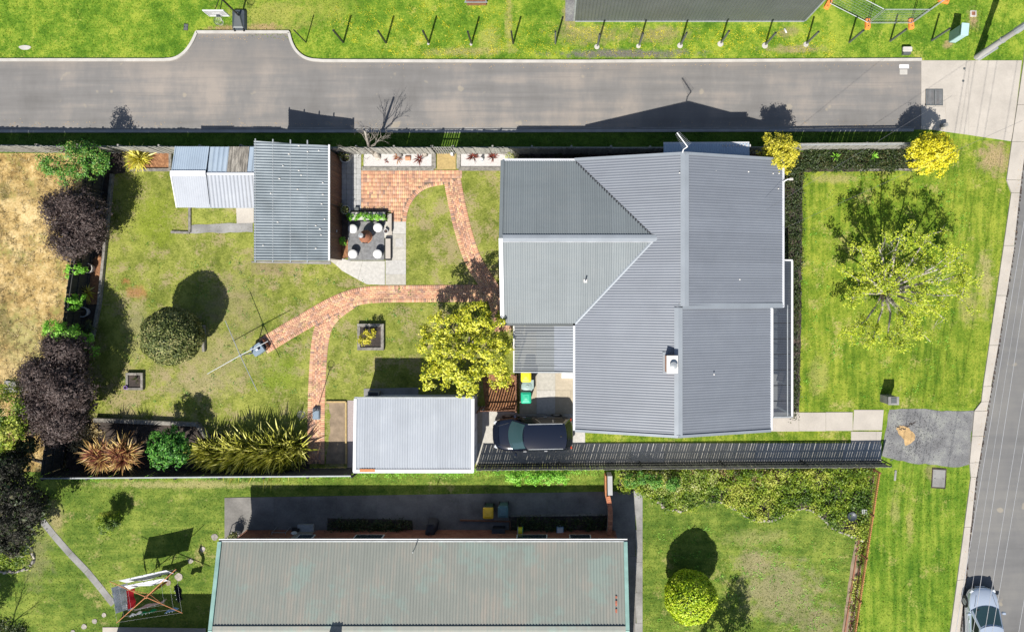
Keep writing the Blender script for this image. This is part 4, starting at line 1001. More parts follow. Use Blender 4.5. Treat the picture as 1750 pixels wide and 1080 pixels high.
# west slope, split round the rear wing valleys
corr('roof_west', [[(XR, YN, ZR), (XR, WY, ZR), (XJ, WY, ZW), (xjN, WN, EV), (xjN, YN, EV)], [(XR, WY, ZR), (XR, YST, ZR), (XW2, YST, EV), (XW2, WS, EV), (XJ, WY, ZW)]], (-1, 0, -PT), M['house_roof'], hs, .137, .0075)
corr('roof_west', [[(XRs, YST, ZRs), (XRs, YS, ZRs), (XW2, YS, EV), (XW2, YST, EV)]], (-1, 0, -PT), M['house_roof'], hs, .137, .0075, 'sine', -.002)
corr('wing_roof', [[(WX, WY, ZW), (XJ, WY, ZW), (xjN, WN, EV), (WX, WN, EV)]], (0, 1, -.29), M['wing_roof'], hs, pitch=.12)
corr('wing_roof', [[(WX, WY, ZW), (XJ, WY, ZW), (XW2, WS, EV), (WX, WS, EV)]], (0, -1, -.29), M['wing_roof'], hs, pitch=.12)
cap(hs, 'ridge_cap', (XR, YN, ZR), (XR, YST - .02, ZR), .42, M['roof_trim'], .012)
cap(hs, 'ridge_cap', (XRs, YST - .1, ZRs), (XRs, YS, ZRs), .42, M['roof_trim'], .012)
cap(hs, 'ridge_cap', (WX, WY, ZW), (XJ + .1, WY, ZW), .34, M['roof_trim'], .012)
bar(hs, 'ridge_flashing', (WX, WY - .14, ZW + .002), (XJ - .1, WY - .14, ZW + .002), .16, .02, M['roof_trim_light'])
# step flashing between the two front roofs
bar(hs, 'step_flashing', (XR - .1, YST - .02, ZR + .0), (XE, YST - .02, EV + .03), .26, .03, M['roof_trim'])
cap(hs, 'valley_gutter', (XJ, WY, ZW + .005), (xjN, WN, EV + .005), .16, M['black_metal'], .0, .004)
cap(hs, 'valley_gutter', (XJ, WY, ZW + .005), (XW2, WS, EV + .005), .14, M['roof_trim'], .012)
for a, b in (((XR, YN, ZR), (XE, YN, EV)), ((XR, YN, ZR), (xjN - .02, YN, EV)), ((XRs, YS, ZRs), (XEs, YS, EV)), ((XRs, YS, ZRs), (XW2, YS, EV)), ((XRs, YST + .02, ZRs - .02), (XEs, YST + .02, EV - .02))):
    bar(hs, 'barge_cap', (a[0], a[1], a[2] + .01), (b[0], b[1], b[2] + .01), .14, .1, M['roof_trim'])
bar(hs, 'barge_cap', (WX, WY, ZW + .01), (WX, WN, EV + .01), .18, .1, M['wing_roof']); bar(hs, 'barge_cap', (WX, WY, ZW + .012), (WX, WS, EV + .012), .20, .1, M['gutter'])
for a, b in (((XE + .05, YN), (XE + .05, YST - .1)), ((XEs + .05, YST - .1), (XEs + .05, YS)), ((XW2 - .05, WS), (XW2 - .05, YS)), ((WX, WN + .05), (xjN + .4, WN + .05)), ((WX, WS - .05), (XW2, WS - .05))):
    bar(hs, 'gutter', (a[0], a[1], EV - .05), (b[0], b[1], EV - .05), .12, .1, M['gutter'] if a[0] != WX or a[1] > 0 else M['dark_metal'])
bar(hs, 'fascia', (XEs + .02, YST - .09, EV - .02), (XE + .08, YST - .09, EV - .02), .08, .12, M['gutter'])
# small white roof fixings
q = MB(); g = random.Random(2)
for (px, py) in ((1279, 294), (1321, 297), (1331, 297), (1330, 323), (1161, 296), (1223, 293), (1029, 405), (863, 373), (1264, 478), (1220, 640)):
    h = 3.4; p = W(px, py, h); z = ZR - abs(p.x - XR) * PT if p.x > XW2 else EV + .3; p = W(px, py, z); q.box(p.x, p.y, z + .03, .06, .06, .03)
q.build('roof_fixing', M['offwhite'], hs, 'stuff')
# flue box near the south ridge
fx, fy = W(1147, 622, 4.75).x, W(1147, 622, 4.75).y; ch = thing('chimney', 'short white roof flue box beside the ridge of the main house', 'chimney', (fx, fy, 4.3))
MB().box(fx, fy, 4.62, .5, .82, .62).build('shaft', M['terracotta'], ch); MB().box(fx + .02, fy, 4.945, .56, .88, .03).build('crown_slab', M['offwhite'], ch)
MB().lathe(fx + .06, fy - .05, [(.14, 4.96), (.14, 5.06), (.19, 5.08), (.19, 5.12), (.05, 5.16)], 16).build('flue_cowl', M['galv'], ch); MB().box(fx, fy + .02, 4.36, .74, 1.1, .05).build('apron_flashing', M['roof_trim'], ch)
# vent pipe on the rear wing
p = W(1001, 480, 4.05); z = ZW - (WY - p.y) * .277; vp = thing('vent_pipe', 'thin vent pipe with pale base on the rear wing roof', 'vent pipe', (p.x, p.y, z))
MB().tube((p.x, p.y, z - .05), (p.x, p.y, z + .42), .035, None, 10).build('pipe', M['galv'], vp); MB().box(p.x, p.y, z + .04, .18, .18, .05).build('flashing', M['offwhite'], vp)
# TV aerial
mb = W(1166, 262, 4.6); t1 = W(1175, 251, 5.15); e1 = W(1157, 227, 5.3); an = thing('tv_aerial', 'white television aerial pointing off the top gable of the main house', 'aerial', tuple(mb))
MB().path([mb, mb.lerp(t1, .35) + Vector((-.05, .06, .1)), t1], .03, 8).build('mast', M['white_paint'], an); q = MB().tube(t1, e1, .028, None, 8); q.build('boom', M['white_paint'], an)
q = MB(); dd = (e1 - t1).normalized(); s = dd.cross(Vector((0, 0, 1))).normalized()
for i in range(11):
    c = t1.lerp(e1, .04 + i * .092); l = .26 - i * .013; MB().tube(c - s * l, c + s * l, .007, None, 5).build('element', M['galv'], an)
# service bracket on the front roof edge
p0 = W(1338, 311, 3.05); p1 = W(1352, 306.5, 3.15); an = thing('service_bracket', 'white cable bracket on the front eave near the golden bush', 'bracket', tuple(p0))
MB().path([p0, p0.lerp(p1, .5) + Vector((0, .05, .12)), p1], .035, 8).build('arm', M['white_paint'], an); MB().rbox(p1.x, p1.y, p1.z, .2, .12, .1, 0, .02, 2).build('insulator', M['kerb'], an)
# porch roof tucked in the shade beyond the top gable
pr = thing('porch', 'flat-roofed porch in the shade along the top side of the main house', 'porch', (6, 7.5, 0)); a = W(1134, 246, 2.85); b = W(1281, 245, 2.9)
corr('roof', [[(a.x, a.y, 2.85), (b.x, b.y, 2.85), (b.x, YN - .3, 2.95), (a.x, YN - .3, 2.95)]], (0, 1, -.1), M['shade_blue_iron'], pr, .12)
walls(pr, [(a.x + .2, YN - .3), (b.x - .2, YN - .3), (b.x - .2, b.y - .2), (a.x + .2, a.y - .2)], 2.75, M['wall_grey']); bar(pr, 'gutter', (a.x, a.y + .04, 2.8), (b.x, b.y + .04, 2.8), .09, .08, M['gutter'])
q = MB(); p = W(1255, 246, 2.9)
for i in range(9): q.box(p.x - .6 + i * .18, a.y - .1, 2.885, .06, .12, .02)
q.build('leaf_litter', M['white_gravel'], pr, 'stuff')
# front verandah
vd = thing('verandah', 'dark translucent verandah roof with white frame along the front of the house', 'verandah', (12, -3, 0))
vx = W(1354, 0, 2.6).x; vy0 = W(0, 446, 2.6).y; vy1 = W(0, 711, 2.6).y
pans = np.linspace(YST - .15, vy1, 8)
for a, b in zip(pans, pans[1:]): corr('roof_panel', [[(XEs + .1, a - .01, 2.82), (vx, a - .01, 2.6), (vx, b + .03, 2.6), (XEs + .1, b + .03, 2.82)]], (1, 0, -.1), M['verandah_sheet'], vd, .09, .008)
corr('roof_panel', [[(XE + .1, vy0, 2.76), (vx, vy0, 2.6), (vx, -.85, 2.6), (XE + .1, -.85, 2.76)]], (1, 0, -.1), M['verandah_sheet'], vd, .09, .008)
for y in pans: bar(vd, 'rafter', (XEs + .1, y, 2.75), (vx, y, 2.55), .05, .1, M['black_metal'])
for x in (vx - .03,): bar(vd, 'front_beam', (x, vy0, 2.62), (x, vy1, 2.62), .10, .12, M['white_paint'])
bar(vd, 'purlin', (XEs + 1.0, YST, 2.66), (XEs + 1.0, vy1, 2.66), .05, .05, M['galv']); bar(vd, 'end_beam', (XEs + .1, vy1 - .03, 2.74), (vx, vy1 - .03, 2.62), .09, .1, M['galv']); bar(vd, 'end_beam', (XE + .1, vy0 + .03, 2.70), (vx, vy0 + .03, 2.62), .08, .08, M['white_paint'])
bar(vd, 'wall_plate', (XEs + .14, YST - .2, 2.86), (XEs + .14, vy1, 2.86), .07, .06, M['white_paint'])
for y in (vy0 - .05, -1.2, -3.4, -5.0, vy1 + .1): MB().box(vx - .03, y, 1.28, .09, .09, 2.56).build('post', M['white_paint'], vd)
MB().prism([(XEs - .4, YST), (vx, YST), (vx, vy1), (XEs - .4, vy1)], 0, .16).build('floor', M['concrete'], vd)
# rear pergola
pg = thing('pergola', 'low corrugated translucent roof over the rear porch beside the big yellow tree', 'pergola', (-.5, -3, 0)); px0 = W(878, 0, 2.55).x; pym = W(947, 0, 2.55).x; py1 = W(0, 637, 2.55).y
corr('roof_panel', [[(px0, WS - .15, 2.5), (pym, WS - .15, 2.62), (pym, py1, 2.62), (px0, py1, 2.5)]], (1, 0, .06), M['pergola_sheet'], pg, .145, .018)
corr('roof_panel', [[(pym, WS - .15, 2.62), (XW2 + .05, WS - .15, 2.72), (XW2 + .05, py1, 2.72), (pym, py1, 2.62)]], (1, 0, .06), M['opaque_sheet'], pg, .145, .018)
bar(pg, 'front_beam', (px0, WS - .15, 2.46), (px0, py1, 2.46), .07, .12, M['offwhite']); bar(pg, 'end_beam', (px0, py1 + .04, 2.5), (XW2, py1 + .04, 2.7), .06, .1, M['galv']); bar(pg, 'wall_plate', (XW2 - .0, WS - .15, 2.78), (XW2 - .0, py1, 2.78), .05, .05, M['offwhite'])
for y in (WS - .7, -3.0, py1 + .4): bar(pg, 'purlin', (px0, y, 2.44), (XW2, y, 2.62), .06, .1, M['dark_metal'])
for y in (WS - .3, py1 + .06): MB().box(px0 + .04, y, 1.2, .09, .09, 2.4).build('post', M['red_wood'], pg)
c = W(973, 641); t = thing('white_doorstep', 'white rectangular doorstep poking out under the rear porch roof', 'step', (c.x, c.y, 0)); MB().rbox(c.x, c.y + .1, .1, .9, .5, .2, 0, .02, 2).build('step', M['white_paint'], t)
# ---- garage
ga = thing('garage', 'garage with a pale flat ribbed iron roof and white edge trim', 'garage', tuple(W(710, 740))); h0, h1 = 2.3, 2.5
x0, x1 = W(606, 0, h0).x, W(810, 0, h0).x; y0, y1 = W(0, 681, h0).y, W(0, 806, h1).y
corr('roof', [[(x0, y0, h0), (x1, y0, h0), (x1, y1, h1), (x0, y1, h1)]], (0, -1, .05), M['garage_roof'], ga, .135, .014)
bar(ga, 'edge_trim', (x0 + .05, y0, h0 + .01), (x0 + .05, y1, h1 + .01), .16, .09, M['white_paint']); bar(ga, 'edge_trim', (x1 - .05, y0, h0 + .01), (x1 - .05, y1, h1 + .01), .16, .09, M['white_paint'])
bar(ga, 'gutter', (x0, y0 + .04, h0 - .02), (x1, y0 + .04, h0 - .02), .09, .08, M['galv']); bar(ga, 'ridge_flashing', (x0, y1 + .04, h1 + .02), (x1, y1 + .04, h1 + .02), .2, .03, M['gutter'])
walls(ga, [(x0 + .12, y0 - .12), (x1 - .08, y0 - .12), (x1 - .08, y1 + .1), (x0 + .12, y1 + .1)], h0 - .08, M['wall_white'])
rs = W(628, 806, h1); MB().box(rs.x, y1 + .08, h1 + .042, .82, .16, .006).build('rust_patch', M['rust_orange'], ga)
for px in (718, 738, 755): p = W(px, 803, h1); MB().box(p.x, p.y, h1 + .02, .3, .03, .008).build('rust_patch', M['rust_orange'], ga)
for k in range(4): MB().box(x1 - .065, y0 - .5 - k * .95, 1.1, .03, .88, 2.0).build('door_panel', M['wall_white'], ga)
c = W(655, 672); MB().prism(WL([(622, 664), (715, 662), (715, 690), (622, 690)]), 0, .03).build('garage_apron', M['old_concrete'], None, 'structure')
c = W(642, 672); t = thing('air_conditioner', 'boxy air conditioner unit on the slab behind the garage', 'air conditioner', (c.x, c.y, 0)); MB().box(c.x, c.y, .27, .62, .34, .5).build('casing', M['old_concrete'], t); MB().box(c.x, c.y, .525, .5, .24, .012).build('grille', M['black_metal'], t)
# ---- timber shed with zinc roof
sh = thing('timber_shed', 'brown timber shed under a streaky zinc corrugated roof', 'shed', tuple(W(500, 350)))
A = W(434, 243, 3.0); Bp = W(562, 249, 2.5); Cc = W(434, 444, 3.0); Dp = W(562, 447, 2.5); yt, yb = (A.y + Bp.y) / 2, (Cc.y + Dp.y) / 2
corr('roof', [[(A.x, yt + .1, 3.0), (Bp.x, yt - .05, 2.5), (Dp.x, yb, 2.5), (A.x, yb, 3.0)]], (1, 0, -.12), M['shed_zinc'], sh, .145, .030)
bar(sh, 'edge_trim', (Bp.x + .02, yt, 2.5), (Bp.x + .02, yb, 2.5), .09, .09, M['white_paint'])
for k, px in enumerate((436, 466, 496, 525)):
    h = 3.0 - k * .12; p = W(px, 240, h); bar(sh, 'purlin', (p.x, yt + .22, h - .06), (p.x, yb - .1, h - .06), .06, .1, M['galv'])
walls(sh, [(A.x + .15, yt - .25), (Bp.x - .1, yt - .25), (Bp.x - .1, yb + .15), (A.x + .15, yb + .15)], 2.38, M['mortar'])
xw = Bp.x - .06; yy = yt - .3; g = random.Random(4); me = None
while yy > yb + .2:
    if me is None: o = MB().box(0, 0, 1.2, .02, .13, 2.36).build('cladding_board', M['cladding'], None); me = o.data
    else: o = bpy.data.objects.new('cladding_board', me); COL.objects.link(o)
    o.parent = sh; l = wloc(sh); o.location = (xw - l.x + g.uniform(0, .006), yy - l.y, 0); yy -= .142
p = W(575, 352, 1.2); bar(sh, 'door_rail', (xw + .03, p.y, .1), (xw + .03, p.y, 2.3), .09, .03, M['black_metal']); MB().box(xw + .05, W(0, 398).y, 1.1, .04, .12, .03).build('handle', M['gutter'], sh)
q = MB(); g = random.Random(6)
for px, py in ((511, 250), (494, 264), (526, 260), (545, 258), (484, 284), (511, 292), (515, 300), (478, 306), (552, 313), (509, 324), (463, 331), (552, 333), (550, 349), (555, 375), (540, 386), (547, 392), (549, 402), (540, 425), (475, 380), (450, 420)):
    h = 3.0 - (px - 434) / 128 * .5; p = W(px, py, h); q.box(p.x, p.y, h + .03, g.uniform(.05, .1), .05, .03)
q.build('roof_fixing', M['offwhite'], sh, 'stuff')
# ---- white shed
ws = thing('garden_shed', 'low gable-roofed garden shed with white iron, shade-tinted blue on the far slope, left of the zinc roof', 'shed', tuple(W(365, 310)))
a0, a1, am = W(301, 0, 1.9).x, W(434, 0, 1.9).x, W(357, 0, 2.0).x; yr = W(0, 297, 2.25).y; yn = W(0, 251, 1.9).y; ysx = W(0, 355, 1.9).y; x42, x39 = W(425, 0, 2).x, W(391, 0, 2).x
corr('roof', [[(a0, yr, 2.35), (am, yr, 2.35), (am, yn, 1.95), (a0, yn, 1.95)]], (0, 1, -.2), M['shade_blue_iron'], ws, .12, .012); corr('roof', [[(a0 - .06, yr, 2.35), (am, yr, 2.35), (am, ysx, 1.9), (a0 + .05, ysx, 1.9)]], (0, -1, -.2), M['shed_white'], ws, .12, .012)
for xa, xb in ((am, x39), (x42, a1 + .3)): corr('roof', [[(xa, yr, 2.25), (xb, yr, 2.25), (xb, yn, 1.9), (xa, yn, 1.9)]], (0, 1, -.2), M['shade_blue_iron'], ws, .26, .018, 'pan')
corr('skylight_sheet', [[(x39, yr, 2.26), (x42, yr, 2.26), (x42, yn, 1.91), (x39, yn, 1.91)]], (0, 1, -.2), M['shed_rotten'], ws, .13, .015); corr('roof', [[(am, yr, 2.25), (a1 + .3, yr, 2.25), (a1 + .3, ysx, 1.82), (am, ysx, 1.82)]], (0, -1, -.2), M['shed_white'], ws, .2, .022, 'pan')
cap(ws, 'ridge_cap', (a0 - .08, yr, 2.36), (am, yr, 2.36), .3, M['white_paint'], .01); cap(ws, 'ridge_cap', (am, yr, 2.26), (a1 + .2, yr, 2.26), .14, M['gutter'], .01)
bar(ws, 'barge', (a0 - .06, yr, 2.33), (a0 + .03, ysx, 1.88), .06, .08, M['white_paint']); bar(ws, 'barge', (a0 - .0, yr, 2.33), (a0, yn, 1.93), .06, .08, M['shade_blue_iron'])
walls(ws, [(a0 + .15, yn - .15), (a1, yn - .15), (a1, ysx + .2), (a0 + .15, ysx + .2)], 1.8, M['shade_blue_iron'])
# ---- neighbour house
nb = thing('neighbour_house', 'long brick house with a faded green ribbed iron roof', 'house', tuple(W(700, 1000)))
nx0, nx1, ne, nr_, zr_ = -17.67, 3.92, -13.25, -17.45, 3.64
corr('roof', [[(nx0, ne, 2.6), (nx1, ne, 2.6), (nx1, nr_, zr_), (nx0, nr_, zr_)]], (0, 1, -.25), M['old_roof'], nb, .16, .016)
corr('roof', [[(nx0, nr_, zr_), (nx1, nr_, zr_), (nx1, -21.6, 2.6), (nx0, -21.6, 2.6)]], (0, -1, -.25), M['old_roof'], nb, .16, .016)
cap(nb, 'ridge_cap', (nx0, nr_, zr_), (nx1, nr_, zr_), .4, M['old_roof'], .02)
for x in (nx0, nx1): bar(nb, 'barge_cap', (x, ne, 2.62), (x, nr_, zr_ + .02), .2, .12, M['old_trim']); bar(nb, 'barge_cap', (x, -21.6, 2.62), (x, nr_, zr_ + .02), .2, .12, M['old_trim'])
bar(nb, 'gutter', (nx0 - .05, ne + .13, 2.6), (nx1 + .1, ne + .13, 2.6), .05, .07, M['white_paint']); bar(nb, 'gutter', (nx0 - .05, ne + .02, 2.6), (nx1 + .1, ne + .02, 2.6), .05, .07, M['galv']); bar(nb, 'gutter_base', (nx0 - .05, ne + .075, 2.55), (nx1 + .1, ne + .075, 2.55), .08, .02, M['black_metal'])
yw = ne - .28; walls(nb, [(nx0 + .35, yw), (nx1 - .35, yw), (nx1 - .35, -21.2), (nx0 + .35, -21.2)], 2.45, M['mortar'])
bb = Bricks(); me = None; q = MB(); g = random.Random(7); zz = .06; r = 0
while zz < 2.4:
    x = nx0 + .4 + (r % 2) * .12
    while x < nx1 - .4:
        if not (W(520, 915).x - .3 < x < W(520, 915).x + .7): q.box(x, yw + .012 + g.uniform(0, .004), zz, .225, .03, .07)
        x += .24
    zz += .086; r += 1
q.build('brickwork', M['house_brick'], nb, 'stuff')
for px, w in ((535, .9), (640, 1.6), (910, 1.7), (990, 1.2)):
    p = W(px, 905); f = MB().box(p.x, yw + .04, 1.45, w, .05, 1.15).build('window', M['white_paint'], nb); MB().box(p.x, yw + .068, 1.45, w - .12, .012, 1.03).build('pane', M['window_glass'], f)
q = W(590, 1078, 3.7); MB().box(-11.35, -18.3, 3.8, .55, .7, 1.6).build('chimney', M['house_brick'], nb); MB().tube((-11.35, -18.3, 4.5), (-11.35, -18.3, 4.9), .15, .13, 10).build('flue', M['galv'], nb)
p = W(710, 919, 2.75); MB().tube((p.x, ne - .2, 2.5), (p.x + .02, ne - .22, 3.6), .025, None, 6).build('gas_pipe', M['galv'], nb)
p = W(1053, 1030, 3.3)
for dy, s in ((0, .28), (-.35, .2), (.3, .12)): MB().box(p.x + .03 * dy, p.y + dy, 2.6 + (ne - p.y - dy) * .248 + .022, .1, s, .006).build('rust_patch', M['rust_red'], nb)
# neighbour outbuilding below the frame: only its shadow reaches the picture
nr2 = thing('outbuilding', 'plain outbuilding that shades the grass at the foot of the clothesline', 'outbuilding', tuple(W(300, 1120))); a = W(196, 1094); b = W(352, 1200)
walls(nr2, [(a.x, a.y), (b.x, a.y), (b.x, b.y), (a.x, b.y)], 3.1, M['house_brick']); corr('roof', [[(a.x - .1, a.y + .1, 3.15), (b.x + .1, a.y + .1, 3.15), (b.x + .1, b.y, 3.3), (a.x - .1, b.y, 3.3)]], (0, 1, -.1), M['old_roof'], nr2, .16)
MB().prism(WL([(176, 1071), (214, 1071), (352, 1073), (352, 1094), (176, 1094)]), 0, .04).build('outbuilding_path', M['concrete'], None, 'structure')
# ---- building across the lane: a tall ribbed iron wall seen from above
wb = thing('warehouse', 'tall dark grey ribbed iron building wall at the top edge of the photo', 'building', tuple(W(1180, 20)))
bx0, bx1, by = W(983, 36).x, W(1374, 36).x, W(0, 36).y; q = MB(); pit = .19; x = bx0; n = int((bx1 - bx0) / pit); vs = []; prof = [(0, 0), (.045, 0), (.07, -.035), (.115, -.035), (.14, 0)]
for i in range(n):
    for dx, dy in prof: vs.append((bx0 + i * pit + dx, by + dy))
vs.append((bx1, by)); V = [(a, b, 0.02) for a, b in vs] + [(a, b, 3.9) for a, b in vs]; k = len(vs); F = [(i, i + 1, k + i + 1, k + i) for i in range(k - 1)]
np_mesh('wall_cladding', V, F, M['dark_metal'], wb); MB().box((bx0 + bx1) / 2, by + .02 + 4.0, 1.95, bx1 - bx0 - .02, 7.94, 3.88).build('wall', M['dark_metal'], wb)
for x in (bx0 - .06, bx1 + .06): MB().box(x, by + .02, 1.95, .09, .1, 3.9).build('corner_trim', M['galv'], wb)
corr('roof', [[(bx0 - .15, by - .08, 3.95), (bx1 + .15, by - .08, 3.95), (bx1 + .15, by + 4, 4.6), (bx0 - .15, by + 4, 4.6)], [(bx0 - .15, by + 8.1, 3.95), (bx1 + .15, by + 8.1, 3.95), (bx1 + .15, by + 4, 4.6), (bx0 - .15, by + 4, 4.6)]], (0, -1, -.15), M['dark_metal'], wb)
MB().prism(WL([(967, -60), (982, -60), (982, 37), (966, 37)]), 0, .05).build('building_apron', M['apron'], None, 'structure'); bar(wb, 'base_trim', (bx0, by - .05, .03), (bx1, by - .05, .03), .05, .06, M['galv'])

# ================================================================== FENCES
fence('paling_fence', 'weathered paling fence bordering the dry paddock at the far left', W(-60, 258), W(97, 261), 1.75, .14, .152, M['paling'], M['paling'], lap=.022, side=-1, seed=1)
fence('paling_fence', 'shaded top boundary paling fence between the green tree and the white shed', W(98, 261), W(432, 263), 1.75, .14, .152, M['paling'], M['paling'], lap=.022, side=-1, seed=2)
fence('paling_fence', 'hidden stretch of paling fence right behind the timber shed with zinc roof', W(433, 262), W(559, 262.5), 1.75, .14, .152, M['paling'], M['paling'], lap=.022, side=-1, seed=21)  # unseen stretch, added so sunlight does not leak past the shed
fence('paling_fence', 'sunlit grey paling fence behind the bare tree and white gravel bed', W(560, 263.5), W(746, 263.5), 1.75, .14, .152, M['paling'], M['paling'], lap=.022, side=-1, seed=3)
gt = fence('slatted_gate', 'slatted timber gate with wide gaps between the two white gravel beds', W(747, 263.5), W(780, 263.5), 1.75, .135, .07, M['paling'], M['paling'], rails=(.3, 1.0, 1.62), posts=1.1, side=-1, seed=4, pname='slat', cat='gate')
fence('paling_fence', 'paling fence from the right gravel bed into the shade of the house', W(781, 263.5), W(1040, 263.5), 1.75, .14, .152, M['paling'], M['paling'], lap=.022, side=-1, seed=5)
fence('paling_fence', 'dark shaded paling fence directly behind the main house', W(1041, 264), W(1296, 263), 1.7, .14, .152, M['paling'], M['paling'], lap=.022, side=-1, seed=6)
fence('paling_fence', 'short grey fence with smooth face behind the clipped front hedge', W(1300, 258), W(1545, 256), 1.5, .14, .133, M['paling'], M['paling'], lap=.004, side=-1, seed=7, cap_m=M['galv'])
fence('paling_fence', 'shaded dark paling fence along the left boundary of the back lawn', W(186, 262), W(108, 800), 1.8, .14, .15, M['shaded_paling'], M['shaded_paling'], lap=.022, side=-1, seed=8)
fence('paling_fence', 'solid boundary fence with pale capping behind the flax and corner bed', W(108, 803), W(615, 799), 1.8, .14, .15, M['shaded_paling'], M['shaded_paling'], lap=.01, side=1, seed=9, cap_m=M['galv'])
fence('picket_fence', 'long picket fence casting dotted light over the driveway', W(818, 793), W(1504, 787.5), 1.45, .14, .124, M['paling'], M['shaded_paling'], rails=(.2, .72, 1.38), side=-1, seed=10, jit=.006, pname='picket', posts=4.8, psz=.05)
# slatted screens by the bins
fence('slatted_screen', 'brown slatted timber screen running behind the three wheelie bins', W(884, 640), W(884, 696), 1.0, .11, .05, M['red_wood'], M['red_wood'], rails=(.2, .9), posts=1.8, seed=11, pname='slat', cat='screen')
fence('slatted_screen', 'brown slatted timber screen between the big yellow tree and the car', W(820, 694), W(884, 692), 1.75, .15, .075, M['red_wood'], M['red_wood'], rails=(.35, 1.45), posts=2.1, psz=.06, seed=12, pname='slat', cat='screen')
bed('screen_bark', [(824, 640), (884, 640), (884, 704), (830, 702)], 'mulch', .03, .02)
# orange steel fence
fo = thing('steel_fence', 'low orange steel fence between the southern garden and the roadside grass', 'fence', tuple(W(1492, 800))); a, b = W(1492, 800), W(1448, 1090); h = .85
for z, w, m in ((.12, .04, 'rust_brown'), (h, .05, 'rust_orange'), (h - .16, .035, 'rust_orange')): bar(fo, 'rail', (a.x, a.y, z), (b.x, b.y, z), w, .04, M[m])
L = (b - a).length; n = int(L / .115); me = None
for i in range(n + 1):
    p = a.lerp(b, i / n)
    if me is None: o = MB().tube((0, 0, .08), (0, 0, h + .08), .012, None, 5).build('picket', M['rust_orange'], None); me = o.data
    else: o = bpy.data.objects.new('picket', me); COL.objects.link(o)
    o.parent = fo; o.location = (p.x - a.x, p.y - a.y, 0)
for i in range(5): p = a.lerp(b, (i + .02) / 4.04); MB().box(p.x, p.y, .48, .06, .06, .96, .15).build('post', M['rust_brown'], fo)
bar(fo, 'kerb_board', (a.x - .22, a.y, .05), (b.x - .22, b.y, .05), .07, .1, M['rust_brown'])
# brick wall by the neighbour drive
bw = thing('brick_wall', 'narrow orange brick garden wall curving beside the neighbour driveway', 'wall', tuple(W(1046, 860)))
MB().strip(WL([(1040, 806), (1040.5, 838)]), .26, 0, .95).build('pier_wall', M['wall_grey'], bw); MB().strip(WL([(1033, 806), (1033.5, 842)]), .06, 0, .92).build('render_edge', M['rust_orange'], bw)
wl = smooth_poly(WL([(1036.5, 840), (1040, 856), (1041, 872), (1040.5, 888), (1039, 905), (1038, 930)]), 2, False); LS = [0]
for i in range(1, len(wl)): LS.append(LS[-1] + (wl[i] - wl[i - 1]).length)
MB().strip(wl, .20, 0, .86).build('core', M['mortar'], bw); s = .05; me = None
M['wall_brick'] = per_object('wall_brick', [(.50, .19, .09), (.40, .14, .07), (.56, .24, .12), (.46, .17, .08)], .85, .4, 30)
while s < LS[-1]:
    p, d = at_s(wl, LS, s)
    for z in (.90,):
        if me is None: o = MB().box(0, 0, 0, .098, .26, .075).build('brick', M['wall_brick'], None); me = o.data
        else: o = bpy.data.objects.new('brick', me); COL.objects.link(o)
        o.parent = bw; l = wloc(bw); o.location = (p.x - l.x, p.y - l.y, z); o.rotation_euler = (0, 0, math.atan2(d.y, d.x))
    s += .108
# neighbour bed edging and porch step
sleepers('garden_edging', 'thin dark red-brown edging beside the neighbour bins', WL([(786, 888), (872, 890), (872, 915)]), .08, .12, 3, 'red_wood')
sleepers('garden_edging', 'low pale edging in front of the dark bed beyond the neighbour bins', WL([(872, 881), (1034, 879)]), .08, .1, 3, 'sleeper')
c = W(524, 905); t = thing('door_step', 'pale grey doorstep at the brick wall of the green-roofed house', 'step', (c.x, c.y, 0)); MB().box(c.x, c.y - .1, .1, .9, .9, .2).build('step', M['tile'], t)
# ================================================================== STREET FURNITURE AND THINGS
PB = [(523, 73), (587, 73), (660, 74), (733, 74), (806, 75), (877, 75), (949, 75), (1021, 79), (1092, 78), (1163, 77), (1232, 74), (1308, 77), (1378, 75), (1451, 73), (1521, 71), (1592, 70)]
PT_ = ['leftmost dark fence post, bare orange dirt at its foot', 'second dark fence post from the left end of the row', 'third dark fence post from the left, right of the asphalt bay', 'fourth dark fence post from the left, below the timber box', 'fifth dark post from the left, just right of the timber box', 'dark post left of the bare worn track', 'dark post just left of the grey building, no footing showing', 'dark post with pale footing at the left end of the building wall', 'second dark post along the building wall from its left end', 'third dark post along the building wall, wide pale footing', 'dark post with round white footing before the middle-right of the building wall', 'dark post with white footing under the right part of the building wall', 'dark post with white footing just past the right end of the building wall', 'dark post left of the first orange barrier foot, no footing', 'dark post between the two lower orange barrier feet', 'rightmost dark post, beside the teal cabinet']
foot = {7: .15, 8: .13, 9: .16, 10: .17, 11: .17, 12: .15, 4: .08, 3: .07}
for j, (x, y) in enumerate(PB):
    c = W(x, y); t = thing('fence_post', PT_[j], 'post', (c.x, c.y, 0), 'dark steel posts in a row beyond the lane'); hp = 1.85 if j else 1.9
    MB().box(c.x, c.y, hp / 2, .085 if j else .05, .085 if j else .05, hp).build('post', M['dark_metal'] if j > 5 else M['black_metal'], t)
    if j in foot: MB().lathe(c.x - .03, c.y - .05, [(foot[j], 0), (foot[j], .03), (foot[j] * .9, .045)], 14).build('footing', M['kerb'], t)
    MB().box(c.x, c.y, hp + .006, .095 if j else .055, .095 if j else .055, .012).build('cap', M['black_metal'], t)
